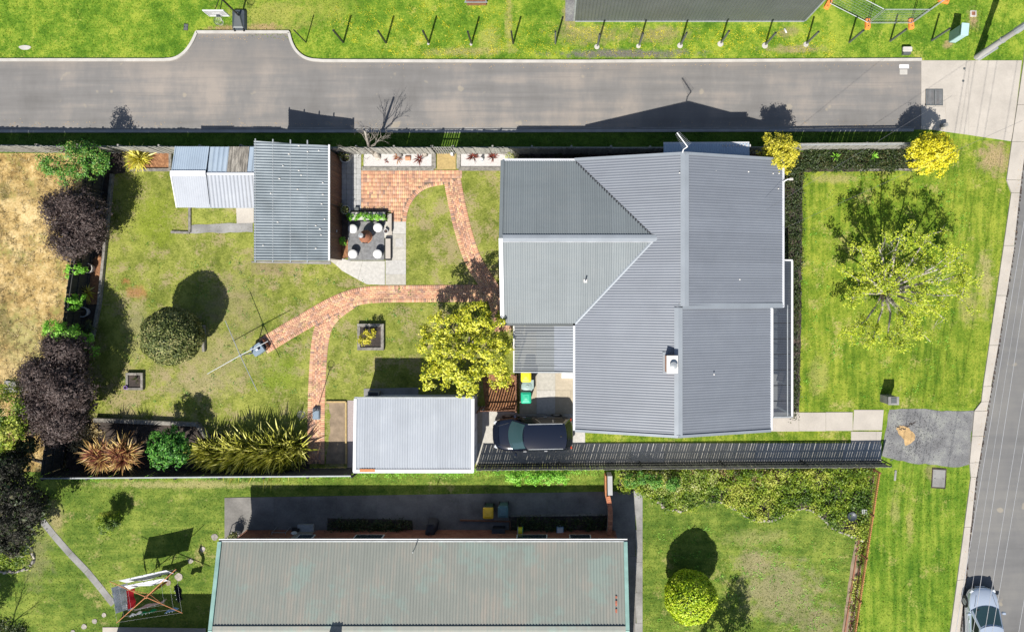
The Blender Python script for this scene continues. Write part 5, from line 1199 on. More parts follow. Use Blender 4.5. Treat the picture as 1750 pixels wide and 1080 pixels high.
# power pole
c = W(1669, 98); top = W(1752, 43, 3.6); d = (top - c) / 3.6; tp = c + d * 9.5; pp = thing('power_pole', 'leaning weathered grey power pole at the top right beside the crossover', 'power pole', (c.x, c.y, 0))
MB().tube(c - d * .1, tp, .17, .12, 12).build('pole', M['pole_wood'], pp, smooth=True, auto=40)
s = Vector((.13, -.12, 0)); MB().tube(c + s, c + s + d * 1.4, .10, .10, 8).build('stub', M['galv'], pp); a = c + d * 2.0; MB().tube(a, a + d * .06, .185, .185, 12).build('band', M['galv'], pp); a = c + d * 3.0; MB().tube(a, a + d * .9, .18, .175, 10).build('sleeve', M['galv'], pp)
bar(pp, 'crossarm', tp + Vector((-.9, .15, -.4)), tp + Vector((.9, -.15, -.4)), .1, .1, M['pole_wood'])
# cabinet
c = W(1624, 74); t = thing('utility_cabinet', 'pale teal metal utility cabinet standing in the grass by the power pole', 'cabinet', (c.x, c.y, 0)); MB().rbox(c.x + .1, c.y + .32, .62, .36, .62, 1.24, -.1, .03, 2).build('body', M['cabinet_dark'], t); MB().rbox(c.x + .1, c.y + .32, 1.26, .42, .68, .05, -.1, .03, 2).build('lid', M['cabinet'], t); MB().rbox(c.x + .09, c.y + .01, .62, .34, .014, 1.1, -.1, .005, 1).build('door', M['cabinet'], t)
# temporary fence panels on orange feet
def tfoot(px, py, rz, label):
    c = W(px, py); t = thing('barrier_foot', label, 'barrier foot', (c.x, c.y, 0), 'orange barrier feet'); MB().rbox(c.x, c.y, .08, .30, .62, .16, rz, .06, 3, .92).build('block', M['orange_plastic'], t)
    for s in (-1, 1): MB().lathe(c.x - math.sin(rz) * s * .14, c.y + math.cos(rz) * s * .14, [(.035, .16), (.035, .17), (.02, .17)], 8).build('socket', M['black_metal'], t)
F4 = [(1415, 8), (1482, 42), (1556, 42), (1612, 2)]
for (x, y), rz, lb in zip(F4, (-.5, .0, .08, 1.3), ('orange barrier foot at the corner of the grey building', 'orange barrier foot at the lower left corner of the mesh fence', 'orange barrier foot at the lower right corner of the mesh fence', 'orange barrier foot cut by the top edge of the photo')): tfoot(x, y, rz, lb)
F4 = F4 + [(1640, -60), (1400, -60)]
lb = ['mesh barrier panel leading from the building to the lower left orange foot', 'mesh barrier panel between the two lower orange feet', 'mesh barrier panel rising right to the top orange foot', 'mesh barrier panel beyond the top edge', 'mesh barrier panel closing the ring beyond the top edge', 'mesh barrier panel beside the grey building corner']
for i in range(3):
    a, b = W(*F4[i]), W(*F4[(i + 1) % 6]); dd = (b - a).normalized(); a = a + dd * .05; b = b - dd * .05; t = thing('mesh_panel', lb[i], 'barrier', (a.x, a.y, 0), 'galvanised mesh barrier panels'); Z = Vector((0, 0, 1))
    fr = MB().path([a + Z * .2, a + Z * 2.1, b + Z * 2.1, b + Z * .2, a + Z * .2], .022, 6); fr.build('frame', M['galv'], t); q = MB(); n = int((b - a).length / .16)
    for k in range(1, n): p = a.lerp(b, k / n); q.tube(p + Z * .2, p + Z * 2.1, .004, None, 3, False)
    for k in range(1, 8): q.tube(a + Z * (.2 + k * .24), b + Z * (.2 + k * .24), .004, None, 3, False)
    q.build('mesh', M['galv'], t, 'stuff')
# timber box at the top edge
c = W(815, -2); t = thing('timber_box', 'timber crate with pale metal edge cut by the top of the photo', 'crate', (c.x, c.y, 0)); MB().box(c.x, c.y, .25, 1.1, .8, .5).build('box', M['red_wood'], t)
for dx, dy, sx, sy in ((0, -.42, 1.3, .04), (0, .42, 1.3, .04), (-.57, 0, .04, .8), (.57, 0, .04, .8)): MB().box(c.x + dx, c.y + dy, .5, sx, sy, .06).build('edge_rail', M['galv'], t)
for k in range(7): MB().box(c.x - .45 + k * .15, c.y, .512, .12, .76, .02).build('board', M['red_wood'], t)
# basketball hoop by the lane bay
c = W(410, 36); bh = thing('basketball_hoop', 'portable basketball hoop with clear backboard and dark water-filled base', 'basketball hoop', (c.x, c.y, 0))
MB().rbox(c.x, c.y, .10, .84, 1.3, .2, 0, .14, 4, .9).build('base', M['dark_plastic'], bh, auto=40); MB().add([(c.x - .3, c.y - .5, .2), (c.x + .3, c.y - .5, .2), (c.x + .12, c.y + .4, .2), (c.x - .2, c.y + .4, .2), (c.x - .24, c.y - .42, .26), (c.x + .24, c.y - .42, .26), (c.x + .06, c.y + .34, .32), (c.x - .14, c.y + .34, .32)], [(4, 5, 6, 7), (0, 1, 5, 4), (1, 2, 6, 5), (2, 3, 7, 6), (3, 0, 4, 7)]).build('base_top', M['dark_metal'], bh)
for s in (-1, 1): MB().tube((c.x + s * .26, c.y - .56, .14), (c.x + s * .26 + .06, c.y - .56, .14), .1, None, 12).build('wheel', M['tyre'], bh)
pb = Vector((c.x + .06, c.y + .18, .2)); BC = W(371, 24, 2.75); pt = Vector((pb.x - .0, pb.y + .1, 2.4)); MB().path([pb, pt], .05, 10).build('pole', M['black_metal'], bh)
q = MB()
for s in (-.12, .12): q.path([pt + Vector((0, 0, s)), Vector((BC.x + .02, BC.y + .12 + s * .3, BC.z + s * 2))], .022, 6)
q.build('arm', M['black_metal'], bh)
bwid, bhei = 1.05, .72; MB().box(BC.x, BC.y, BC.z + .1, bwid, .03, bhei).build('backboard', M['tile'], bh)
for dx, dz, sx, sz in ((0, bhei / 2, bwid + .06, .04), (0, -bhei / 2, bwid + .06, .04), (-bwid / 2, 0, .04, bhei), (bwid / 2, 0, .04, bhei)): MB().box(BC.x + dx, BC.y - .01, BC.z + .1 + dz, sx, .06, sz).build('backboard_frame', M['white_paint'], bh)
for dx, dz, sx, sz in ((0, .12, .42, .03), (0, -.16, .42, .03), (-.2, -.02, .03, .28), (.2, -.02, .03, .28)): MB().box(BC.x + dx, BC.y - .021, BC.z + dz, sx, .012, sz).build('target_line', M['white_paint'], bh)
def hoop(parent, hc, r, rm, net=True):
    q = MB(); n = 22
    for i in range(n): a, b = 2 * math.pi * i / n, 2 * math.pi * (i + 1) / n; q.tube(hc + Vector((r * math.cos(a), r * math.sin(a), 0)), hc + Vector((r * math.cos(b), r * math.sin(b), 0)), .014, None, 5, False)
    q.build('rim', rm, parent); q = MB()
    for i in range(12):
        a = 2 * math.pi * i / 12; prev = hc + Vector((r * math.cos(a), r * math.sin(a), 0)); prev2 = prev
        for k in range(1, 5):
            for s, pv in ((1, 0), (-1, 1)):
                rr = r * (1 - .13 * k); aa = a + s * k * math.pi / 12; nx_ = hc + Vector((rr * math.cos(aa), rr * math.sin(aa), -.1 * k)); q.tube(prev if not pv else prev2, nx_, .006, None, 3, False)
                if pv: prev2 = nx_
                else: prev = nx_
    if net: q.build('net', M['offwhite'], parent)
hoop(bh, Vector((BC.x + .0, BC.y - .32, BC.z - .12)), .225, M['dark_plastic']); MB().box(BC.x, BC.y - .06, BC.z - .12, .16, .1, .12).build('bracket', M['dark_plastic'], bh)
# netball stand on the brick path
c = W(541.5, 706); t = thing('netball_stand', 'netball ring on a thin black pole with blue-grey base on the brick path', 'netball stand', (c.x, c.y, 0))
MB().rbox(c.x, c.y, .1, .46, .74, .2, -.03, .09, 4, .85).build('base', M['blue_grey'], t, auto=40); MB().rbox(c.x + .02, c.y + .24, .19, .34, .16, .1, -.03, .05, 3).build('pole_socket', M['dark_plastic'], t)
pt = Vector((c.x + .08, c.y + .16, 2.95)); pt0 = Vector((c.x + .04, c.y + .22, .2)); MB().tube(pt0, pt, .022, None, 8).build('pole', M['black_metal'], t); hoop(t, Vector((pt.x + .05, pt.y + .27, 2.93)), .19, M['black_metal'])
# rotary clothesline
def rotary(name, label, base, top, arms, mast, mcol, wires=(.45, .72, .97), wm='cable'):
    t = thing(name, label, 'clothesline', (base.x, base.y, 0)); MB().tube(base, top + Vector((0, 0, .05)), mast, mast * .8, 10).build('mast', M[mcol], t)
    MB().tube(base, base + Vector((0, 0, .9)), mast * 1.4, None, 10).build('sleeve', M[mcol], t); MB().lathe(top.x, top.y, [(.08, top.z - .08), (.09, top.z), (.05, top.z + .05)], 12).build('hub', M[mcol], t)
    for a in arms: q = MB(); q.tube(top, a, .024, .018, 8); (q.tube(top - Vector((0, 0, .35)), top.lerp(a, .45), .012, None, 6) if wires else None); q.build('arm', M[mcol], t)
    for f in wires:
        q = MB()
        for i in range(4): q.tube(top.lerp(arms[i], f), top.lerp(arms[(i + 1) % 4], f), .003, None, 4, False)
        q.build('line', M[wm], t)
    return t
b0 = W(437, 602); tp = W(411, 608, 1.95); rotary('clothesline', 'bare grey rotary clothesline with four arms on the back lawn', b0, Vector((b0.x - .02, b0.y - .0, 1.95)), [W(x, y, 2.0) for x, y in ((354, 639), (385, 548), (458, 583), (440, 669))], .035, 'galv', wires=())
c = W(450, 591); t = thing('laundry_tub', 'black crate with carry handle beside the clothesline mast', 'crate', (c.x, c.y, 0)); rz = .62
MB().rbox(c.x, c.y, .16, .62, .6, .32, rz, .05, 3).build('crate', M['rust_brown'], t); MB().rbox(c.x, c.y, .325, .5, .5, .012, rz, .05, 3).build('inside', M['black_metal'], t)
q = MB(); h0 = Vector((c.x + .33, c.y + .05, .3)); q.path([h0, h0 + Vector((.1, -.08, .12)), h0 + Vector((.08, -.24, .16)), h0 + Vector((-.06, -.28, .05))], .015, 6); q.build('handle', M['black_metal'], t)
c = W(440, 597, .5); t = thing('peg_bin', 'blue-grey fabric bin with slanted top at the foot of the clothesline', 'laundry bin', (c.x, c.y, 0)); MB().rbox(c.x, c.y, .26, .62, .52, .50, rz, .06, 3, 1.08).build('bag', M['blue_grey'], t); MB().rbox(c.x, c.y, .53, .68, .58, .04, rz, .06, 3).build('lid', M['blue_grey'], t); MB().rbox(c.x, c.y - .01, .57, .14, .10, .06, rz, .02, 2).build('peg_tray', M['white_paint'], t); MB().rbox(c.x + .1, c.y + .06, .575, .13, .11, .07, rz, .02, 2).build('peg_pouch', M['navy_fabric'], t)
# neighbour clothesline with washing
b0 = W(285, 993); tp = Vector((b0.x, b0.y, 2.05)); ax = [W(x, y, 2.1) for x, y in ((199, 1064), (187, 993), (301, 972), (312, 1047))]
cl2 = rotary('clothesline', 'rust-red rotary clothesline hung with washing on the neighbour lawn', b0, tp, ax, .045, 'rust_orange', (.5, .75, .98))
tr_ = W(232, 1040); 
def cloth(name, label, p0, p1, drop, m, sway=(0, 0), cat='washing', z=2.02, seed=0, two=None):
    a, b = W(p0[0], p0[1], z), W(p1[0], p1[1], z); g = random.Random(seed); t = thing(name, label, cat, (a.x, a.y, z), 'washing on the neighbour clothesline'); nu, nv = 14, 6; q = MB(); vs = []; d = (b - a).normalized(); n = Vector((-d.y, d.x, 0)); ph = g.uniform(0, 6)
    for i in range(nu + 1):
        for j in range(nv + 1):
            u, v = i / nu, j / nv; p = a.lerp(b, u) + Vector((sway[0], sway[1], 0)) * v + n * (.05 * math.sin(u * 9 + ph) * v); p.z = z - drop * v - .03 * math.sin(u * math.pi) + .0; vs.append(p)
    K = nv + 1; off = n * .008
    fs = [(i * K + j, (i + 1) * K + j, (i + 1) * K + j + 1, i * K + j + 1) for i in range(nu) for j in range(nv)]; N = len(vs); full = vs + [p + off for p in vs]; f2 = fs + [tuple(x + N for x in reversed(f)) for f in fs]
    if two:
        up = [f for f in f2 if (f[0] % N) % K < two[1]] ; lo = [f for f in f2 if (f[0] % N) % K >= two[1]]; MB().add(full, up).build('upper_cloth', M[m], t); MB().add(full, lo).build('lower_cloth', M[two[0]], t)
    else: MB().add(full, f2).build('cloth', M[m], t)
    for k in range(1, 4): p = a.lerp(b, k / 4); MB().box(p.x, p.y, z + .02, .02, .04, .07).build('peg', M['galv'], t)
cloth('hanging_sheet', 'largest white sheet on the clothesline, topmost of the washing', (203, 992), (284, 974), .95, 'white_fabric', (-.1, -.55), seed=1)
cloth('hanging_sheet', 'white sheet hanging in front of the largest one, with ragged lower edge', (212, 1001), (280, 988), .55, 'white_fabric', (-.05, -.40), seed=2, z=1.97)
cloth('hanging_sheet', 'narrow white sheet on the far left of the clothesline', (190, 1004), (198, 1048), .85, 'white_fabric', (.30, -.1), seed=3)
cloth('hanging_towel', 'red towel with white lower half near the left of the clothesline', (216, 1009), (218, 1041), .30, 'red_fabric', (.22, .0), seed=4)
cloth('hanging_towel', 'white cloth just below the red towel', (216.5, 1028), (218.5, 1044), .32, 'white_fabric', (.06, .0), seed=14, z=2.0)
cloth('hanging_shirt', 'dark navy garment on the right side of the clothesline', (297, 1002), (304, 1030), .5, 'navy_fabric', (.0, .0), seed=5)
cloth('hanging_towel', 'pale pink towel near the middle of the clothesline', (228, 1044), (278, 1030), .42, 'pink_fabric', (.0, .0), seed=6)
cloth('hanging_cloth', 'small white cloth left of the green one on the clothesline', (220, 1054), (238, 1049), .35, 'white_fabric', (0, 0), seed=7)
cloth('hanging_cloth', 'green cloth on the lower line of the clothesline', (238, 1051), (262, 1045), .35, 'green_fabric', (0, 0), seed=8)
cloth('hanging_shirt', 'crumpled light blue garment at the lower right of the clothesline', (281, 1048), (300, 1043), .4, 'blue_fabric', (0, 0), seed=9)
# bins
def bin_(label, px, py, lidm, bodym, rz=0, round_=False, h=1.06, sx=.58, sy=.66, grp=None):
    c = W(px, py, h); t = thing('wheelie_bin' if not round_ else 'rubbish_bin', label, 'bin', (c.x, c.y, 0), grp)
    if round_:
        MB().lathe(c.x, c.y, [(.26, .02), (.31, .8), (.33, .86)], 24).build('body', M[bodym], t, auto=40); MB().lathe(c.x, c.y, [(.34, .86), (.34, .9), (.28, .94), (.1, .96), (.09, .99), (.02, .99)], 24).build('lid', M[lidm], t, auto=40); MB().box(c.x + .1, c.y + .12, .93, .52, .5, .012).build('tray', M[lidm], t); return t
    MB().rbox(c.x, c.y, h * .48, sx * .78, sy * .78, h * .9, rz, .05, 3, 1.16).build('body', M[bodym], t)
    MB().rbox(c.x, c.y, h - .035, sx, sy, .07, rz, .09, 5, .96, .025).build('lid', M[lidm], t, auto=50); MB().rbox(c.x, c.y, h + .004, sx * .62, sy * .6, .02, rz, .05, 4).build('lid_panel', M[lidm], t)
    MB().tube((c.x - sx * .4, c.y + sy * .5, h - .06), (c.x + sx * .4, c.y + sy * .5, h - .06), .02, None, 8).build('handle', M[bodym], t)
    for s in (-1, 1): MB().tube((c.x + s * sx * .40, c.y + sy * .34, .1), (c.x + s * sx * .46, c.y + sy * .34, .1), .1, None, 12).build('wheel', M['tyre'], t)
    return t
bin_('yellow-lidded wheelie bin half under the rear porch roof', 899, 643, 'yellow_plastic', 'bin_body'); bin_('grey-green bin with round lid between the yellow and green bins', 901, 661, 'grey_green_plastic', 'grey_green_plastic', round_=True); gb_ = bin_('bright green-lidded wheelie bin nearest the black car', 899, 679.5, 'green_plastic', 'bin_body', .02)
bin_('amber-lidded wheelie bin on the neighbour driveway', 834, 877, 'amber_plastic', 'bin_body'); bin_('dark teal wheelie bin beside the amber-lidded one', 859.5, 875, 'teal_plastic', 'teal_plastic')
# stools and chiminea
for (px, py), lb in zip(((602.5, 391), (645.5, 389), (602.5, 434), (645, 434)), ('white round stool at the top left corner of the dark pad', 'white round stool at the top right corner of the dark pad', 'white round stool at the bottom left corner of the dark pad', 'white round stool at the bottom right corner of the dark pad')):
    c = W(px, py, .45); t = thing('round_stool', lb, 'stool', (c.x, c.y, .042), 'white round stools on the dark pad'); MB().lathe(c.x, c.y, [(.21, .045), (.235, .12), (.235, .38), (.205, .42)], 28).build('drum', M['stool'], t, auto=50); MB().lathe(c.x, c.y, [(.235, .40), (.255, .425), (.255, .45), (.235, .47), (.1, .478), (.02, .48)], 28).build('seat', M['stool'], t, auto=60)
c = W(629, 406); t = thing('chiminea', 'rusty chiminea fire pot with short chimney amid the white stools', 'chiminea', (c.x, c.y, .042))
for i in range(3): a = 2.1 * i + .4; MB().tube((c.x + .26 * math.cos(a), c.y + .26 * math.sin(a), .045), (c.x + .16 * math.cos(a), c.y + .16 * math.sin(a), .3), .018, None, 6).build('leg', M['black_metal'], t)
MB().lathe(c.x, c.y, [(.10, .22), (.26, .3), (.34, .45), (.35, .58), (.29, .74), (.17, .86), (.12, .92)], 24).build('bowl', M['rust_brown'], t, auto=60); MB().lathe(c.x - .02, c.y, [(.12, .92), (.10, 1.0), (.095, 1.4), (.12, 1.44), (.10, 1.45), (.08, 1.3)], 18).build('chimney', M['black_metal'], t, auto=50); MB().lathe(c.x + .0, c.y, [(.36, .50), (.375, .52), (.36, .54)], 24).build('rim', M['rust_orange'], t); MB().box(c.x - .02, c.y - .34, .52, .26, .05, .22).build('mouth', M['black_metal'], t); MB().lathe(c.x - .02, c.y, [(.13, 1.46), (.14, 1.475), (.02, 1.50)], 16).build('cap', M['galv'], t)
# courtyard planters
def plants_row(name, label, px0, px1, py, depth, h, n, leaf, size, seed=0, box=True):
    a, b = W(px0, py), W(px1, py); t = thing(name, label, 'planter', (a.x, a.y, 0)); g = np.random.default_rng(seed); L = b.x - a.x
    if box:
        for s in (-1, 1): MB().box((a.x + b.x) / 2, a.y + s * depth / 2, .16, L + .06, .03, .32).build('side_board', M['black_metal'], t)
        for x in (a.x, b.x): MB().box(x, a.y, .16, .03, depth - .03, .32).build('end_board', M['black_metal'], t)
        MB().box((a.x + b.x) / 2, a.y, .14, L - .04, depth - .04, .28).build('soil', M['white_gravel'], t)
    bl = [(a.x + L * (i + .5) / 7, a.y - .04, .38, L / 12, depth * .36, h) for i in range(7)]; P, N = clumped(bl, n, 40, .09, g); leaves_mesh('foliage', P, N, size, M[leaf], t, seed=seed); return t
plants_row('planter_box', 'black-edged planter full of bright green leaves above the stools', 597, 661, 371, .5, .16, 1500, 'fresh_leaf', .075, 2)
c0, c1 = W(664, 362), W(671, 386); t = thing('planter_box', 'empty end of the black-edged planter with white pebbles by the brick patio', 'planter', (c0.x, c0.y, 0)); cx, cy = W(667, 385).x, W(667, 384).y
MB().box(cx, cy, .06, .26, 1.2, .12).build('pebbles', M['concrete'], t); MB().box(cx + .145, cy + .1, .13, .03, 1.0, .26).build('side_board', M['black_metal'], t)
c = W(664.5, 426); t = thing('planter_box', 'narrow black-edged planter with pale gravel right of the dark pad', 'planter', (c.x, c.y, 0)); MB().box(c.x, c.y, .11, .30, 1.16, .22).build('gravel', M['concrete'], t)
for s in (-1, 1): MB().box(c.x + s * .165, c.y, .13, .03, 1.22, .26).build('side_board', M['black_metal'], t); MB().box(c.x, c.y + s * .6, .13, .3, .03, .26).build('end_board', M['black_metal'], t)
pot('flower_pot', 'small white pot with dark soil beside the gravel planter', 661.5, 396, .12, .3, 'white_paint'); pot('flower_pot', 'white pot with a small shrub at the top of the timber shed wall', 593, 272, .27, .42, 'white_paint', 'olive_leaf', .5, 160, .1, seed=1, flare=.8); pot('flower_pot', 'white pot with a small shrub halfway down the timber shed wall', 594, 360, .25, .42, 'white_paint', 'olive_leaf', .5, 160, .1, seed=2, flare=.8)
pot('flower_pot', 'pale pot with spilled bark at the top of the left bed', 158, 459, .27, .45, 'kerb', seed=3); pot('flower_pot', 'empty pale blue pot lower down the left bed', 149, 533, .28, .42, 'gutter', seed=4)
c = W(611, 358); t = thing('grey_block', 'small dark grey block at the foot of the paver strip', 'block', (c.x, c.y, 0)); MB().rbox(c.x, c.y, .12, .24, .2, .2, 0, .02, 2).build('block', M['dark_metal'], t)
# things on the white gravel
g = np.random.default_rng(1)
for (px, py, s, lb, m, n) in ((681, 272, .27, 'small grey-brown spiky plant on white gravel nearest the bare tree', 'bronze_leaf', 26), (717, 273, .29, 'dark red spiky plant on the white gravel left of the gate', 'red_leaf', 34), (809, 269, .34, 'dark red spiky plant on the white gravel just right of the gate', 'red_leaf', 40), (843, 269, .30, 'dark red spiky plant at the right end of the white gravel', 'red_leaf', 36), (661, 276, .12, 'tiny reddish plant on the white gravel', 'red_leaf', 14)):
    c = W(px, py); t = thing('spiky_plant', lb, 'plant', (c.x, c.y, .07), 'spiky plants on the white gravel'); blades(t, 'leaves', [(c.x, c.y, .08)], n, s * 1.5, .05, M[m], g, .5, .09, (.3, 1.4))
for px, py, lb in ((681, 265, 'grey rock behind the first spiky plant on white gravel'), (724, 264, 'grey rock behind the dark red plant left of the gate')):
    c = W(px + 3, py); t = thing('garden_rock', lb, 'rock', (c.x, c.y, 0)); MB().rbox(c.x, c.y, .2, .36, .34, .32, .3, .12, 3, .7, .06).build('rock', M['stone'], t, smooth=True)
c = W(647, 271); t = thing('tree_stump', 'grey tree stump leaning on the white gravel by the bare tree', 'stump', (c.x, c.y, .05)); MB().tube((c.x, c.y, .05), (c.x - .1, c.y + .3, .6), .17, .14, 12).build('stump', M['grey_bark'], t)
c = W(698, 271); t = thing('clay_tile', 'orange half-round clay tile lying on the white gravel', 'clay tile', (c.x, c.y, .07)); q = MB(); vs = [(c.x - .15 + .3 * k, c.y + .14 * math.cos(a), .075 + .14 * math.sin(a)) for k in (0, 1) for a in np.linspace(0, math.pi, 8)]; q.add(vs, [(i, i + 1, 9 + i, 8 + i) for i in range(7)]); o = q.build('tile', M['terracotta'], t)
c = W(824, 273); t = thing('garden_ornament', 'small white and blue ornament between the two red spiky plants', 'ornament', (c.x, c.y, .07)); MB().lathe(c.x, c.y, [(.07, .07), (.11, .16), (.09, .3), (.04, .36), (.07, .42), (.02, .48)], 14).build('figure', M['white_paint'], t, auto=50); MB().lathe(c.x + .01, c.y, [(.115, .16), (.118, .2), (.1, .24)], 14).build('band', M['blue_grey'], t)
c = W(774, 266); t = thing('post_box', 'small white box by the right gate post', 'box', (c.x, c.y, 0)); MB().rbox(c.x, c.y, .25, .14, .16, .5, 0, .02, 2).build('box', M['white_paint'], t); MB().rbox(c.x, c.y - .09, .2, .1, .02, .1, 0, .01, 1).build('face', M['rust_brown'], t)
# letterbox
c = W(1512, 683); t = thing('letterbox', 'grey brick letterbox with pale cap at the end of the front path', 'letterbox', (c.x, c.y, 0)); MB().box(c.x, c.y + .1, .5, .55, .42, 1.0).build('pillar', M['old_concrete'], t); MB().rbox(c.x, c.y + .1, 1.03, .60, .46, .06, 0, .02, 2).build('cap', M['old_concrete'], t); MB().box(c.x, c.y + .12, 1.075, .3, .3, .03).build('lid', M['dark_metal'], t)
# small flower pot on the timber planter
pot('flower_pot', 'purple flower pot at the corner of the small timber planter', 219.5, 661, .10, .3, 'purple'); c = W(236, 648); bl = np.random.default_rng(8); t = thing('dead_plant', 'withered dark plant in the small timber planter', 'plant', (c.x, c.y, .15)); blades(t, 'leaves', [(c.x, c.y, .16)], 16, .4, .04, M['dark_leaf'], bl, .4, .2)
# neighbour bits
pot('flower_pot', 'round clipped plant in a pale pot at the left end of the brick wall', 407, 911, .25, .45, 'kerb', 'olive_leaf', .5, 260, .09, seed=11, flare=.9); t, cc = thing('white_ball', 'white globe in a black square pot by the clothes airer', 'globe', tuple(W(508, 908))), W(508, 908)
MB().lathe(cc.x, cc.y, [(.02, .30), (.12, .33), (.185, .45), (.2, .52), (.185, .6), (.12, .7), (.02, .73)], 20).build('globe', M['white_paint'], t, smooth=True); MB().box(cc.x, cc.y + .05, .15, .42, .42, .3).build('pot', M['black_metal'], t)
c = W(485, 908); t = thing('clothes_airer', 'folding pale metal airer beside the white globe', 'airer', (c.x, c.y, 0)); q = MB(); Z = Vector((0, 0, .75))
for dx in (-.38, .38): q.path([Vector((c.x + dx, c.y - .2, 0)), Vector((c.x + dx, c.y - .12, .75)), Vector((c.x + dx, c.y + .2, .75)), Vector((c.x + dx, c.y + .28, 0))], .016, 6)
q.build('side_frame', M['galv'], t); q = MB()
for k in range(2): q.tube((c.x - .38, c.y - .12 + k * .32, .75), (c.x + .38, c.y - .12 + k * .32, .75), .014, None, 6)
q.build('rail', M['galv'], t)
c = W(398, 915); t = thing('tap_stand', 'small pale metal frame at the left end of the neighbour house', 'stand', (c.x, c.y, 0)); q = MB(); q.path([Vector((c.x - .2, c.y, 0)), Vector((c.x - .2, c.y, .8)), Vector((c.x + .1, c.y + .1, .9)), Vector((c.x + .1, c.y - .2, .5)), Vector((c.x + .25, c.y, 0))], .02, 6).build('frame', M['galv'], t)
c = W(740, 897); t = thing('covered_barbecue', 'barbecue under a dark charcoal cover against the brick wall', 'barbecue', (c.x, c.y, 0)); MB().rbox(c.x, c.y, .45, .62, .9, .9, -.25, .2, 4, .85, .06).build('cover', M['charcoal_fabric'], t, auto=70); MB().tube((c.x - .2, c.y + .3, .92), (c.x + .2, c.y + .35, .92), .03, None, 8).build('handle', M['charcoal_fabric'], t)
c = W(853, 905); t = thing('dark_box', 'black storage box against the brick wall below the teal bin', 'storage box', (c.x, c.y, 0)); MB().rbox(c.x, c.y, .3, .7, .5, .6, 0, .04, 3).build('box', M['black_metal'], t); MB().rbox(c.x, c.y, .61, .74, .54, .04, 0, .04, 3).build('lid', M['dark_plastic'], t)
c = W(890, 903); t = thing('garden_hose_reel', 'lime green and white hose reel against the brick wall', 'hose reel', (c.x, c.y, 0)); MB().tube((c.x - .12, c.y, .45), (c.x + .12, c.y, .45), .24, None, 18).build('reel', M['lime_ball_leaf'] if False else M['yellow_plastic'], t); MB().tube((c.x - .15, c.y, .45), (c.x - .13, c.y, .45), .27, None, 18).build('flange', M['white_paint'], t); MB().tube((c.x + .13, c.y, .45), (c.x + .15, c.y, .45), .27, None, 18).build('flange', M['green_plastic'], t); MB().box(c.x, c.y, .1, .3, .34, .2).build('base', M['dark_plastic'], t)
c = W(957, 902); t = thing('blue_tub', 'pale blue tub at the brick wall in the shade', 'tub', (c.x, c.y, 0)); MB().rbox(c.x, c.y, .25, .36, .36, .5, 0, .05, 3, 1.1).build('tub', M['blue_fabric'], t); MB().rbox(c.x, c.y, .502, .34, .34, .012, 0, .05, 3).build('rim', M['white_paint'], t)
c = W(1450, 878); t = thing('garden_basin', 'small dark basin half hidden in the southern garden bed', 'basin', (c.x, c.y, 0)); MB().lathe(c.x, c.y, [(.12, .2), (.25, .45), (.26, .5), (.22, .47), (.1, .4)], 18).build('bowl', M['dark_plastic'], t, auto=50); MB().tube((c.x, c.y, 0), (c.x, c.y, .22), .1, None, 10).build('stem', M['dark_plastic'], t)
c = W(1470, 869); t = thing('wire_trellis', 'little white wire frame in the southern garden bed', 'frame', (c.x, c.y, 0)); q = MB()
for k in range(3): q.tube((c.x - .1 + .1 * k, c.y - .12, .55), (c.x - .1 + .1 * k, c.y + .12, .55), .012, None, 5); q.tube((c.x - .15, c.y - .1 + .1 * k, .55), (c.x + .15, c.y - .1 + .1 * k, .55), .012, None, 5)
for s in (-1, 1): q.tube((c.x + s * .1, c.y, 0), (c.x + s * .1, c.y, .55), .012, None, 5)
q.build('frame', M['white_paint'], t)
c = W(1472, 921); t = thing('white_rock', 'pale boulder at the end of the winding stone edging', 'rock', (c.x, c.y, 0)); MB().rbox(c.x, c.y, .12, .3, .24, .24, .3, .09, 3, .7, .04).build('rock', M['kerb'], t, smooth=True)
c = W(25, 665); t = thing('concrete_slab', 'grey concrete slab half under the green tree at the left edge', 'slab', (c.x, c.y, 0)); MB().box(c.x, c.y + .1, .05, 1.1, .7, .1, -.1).build('slab', M['old_concrete'], t)

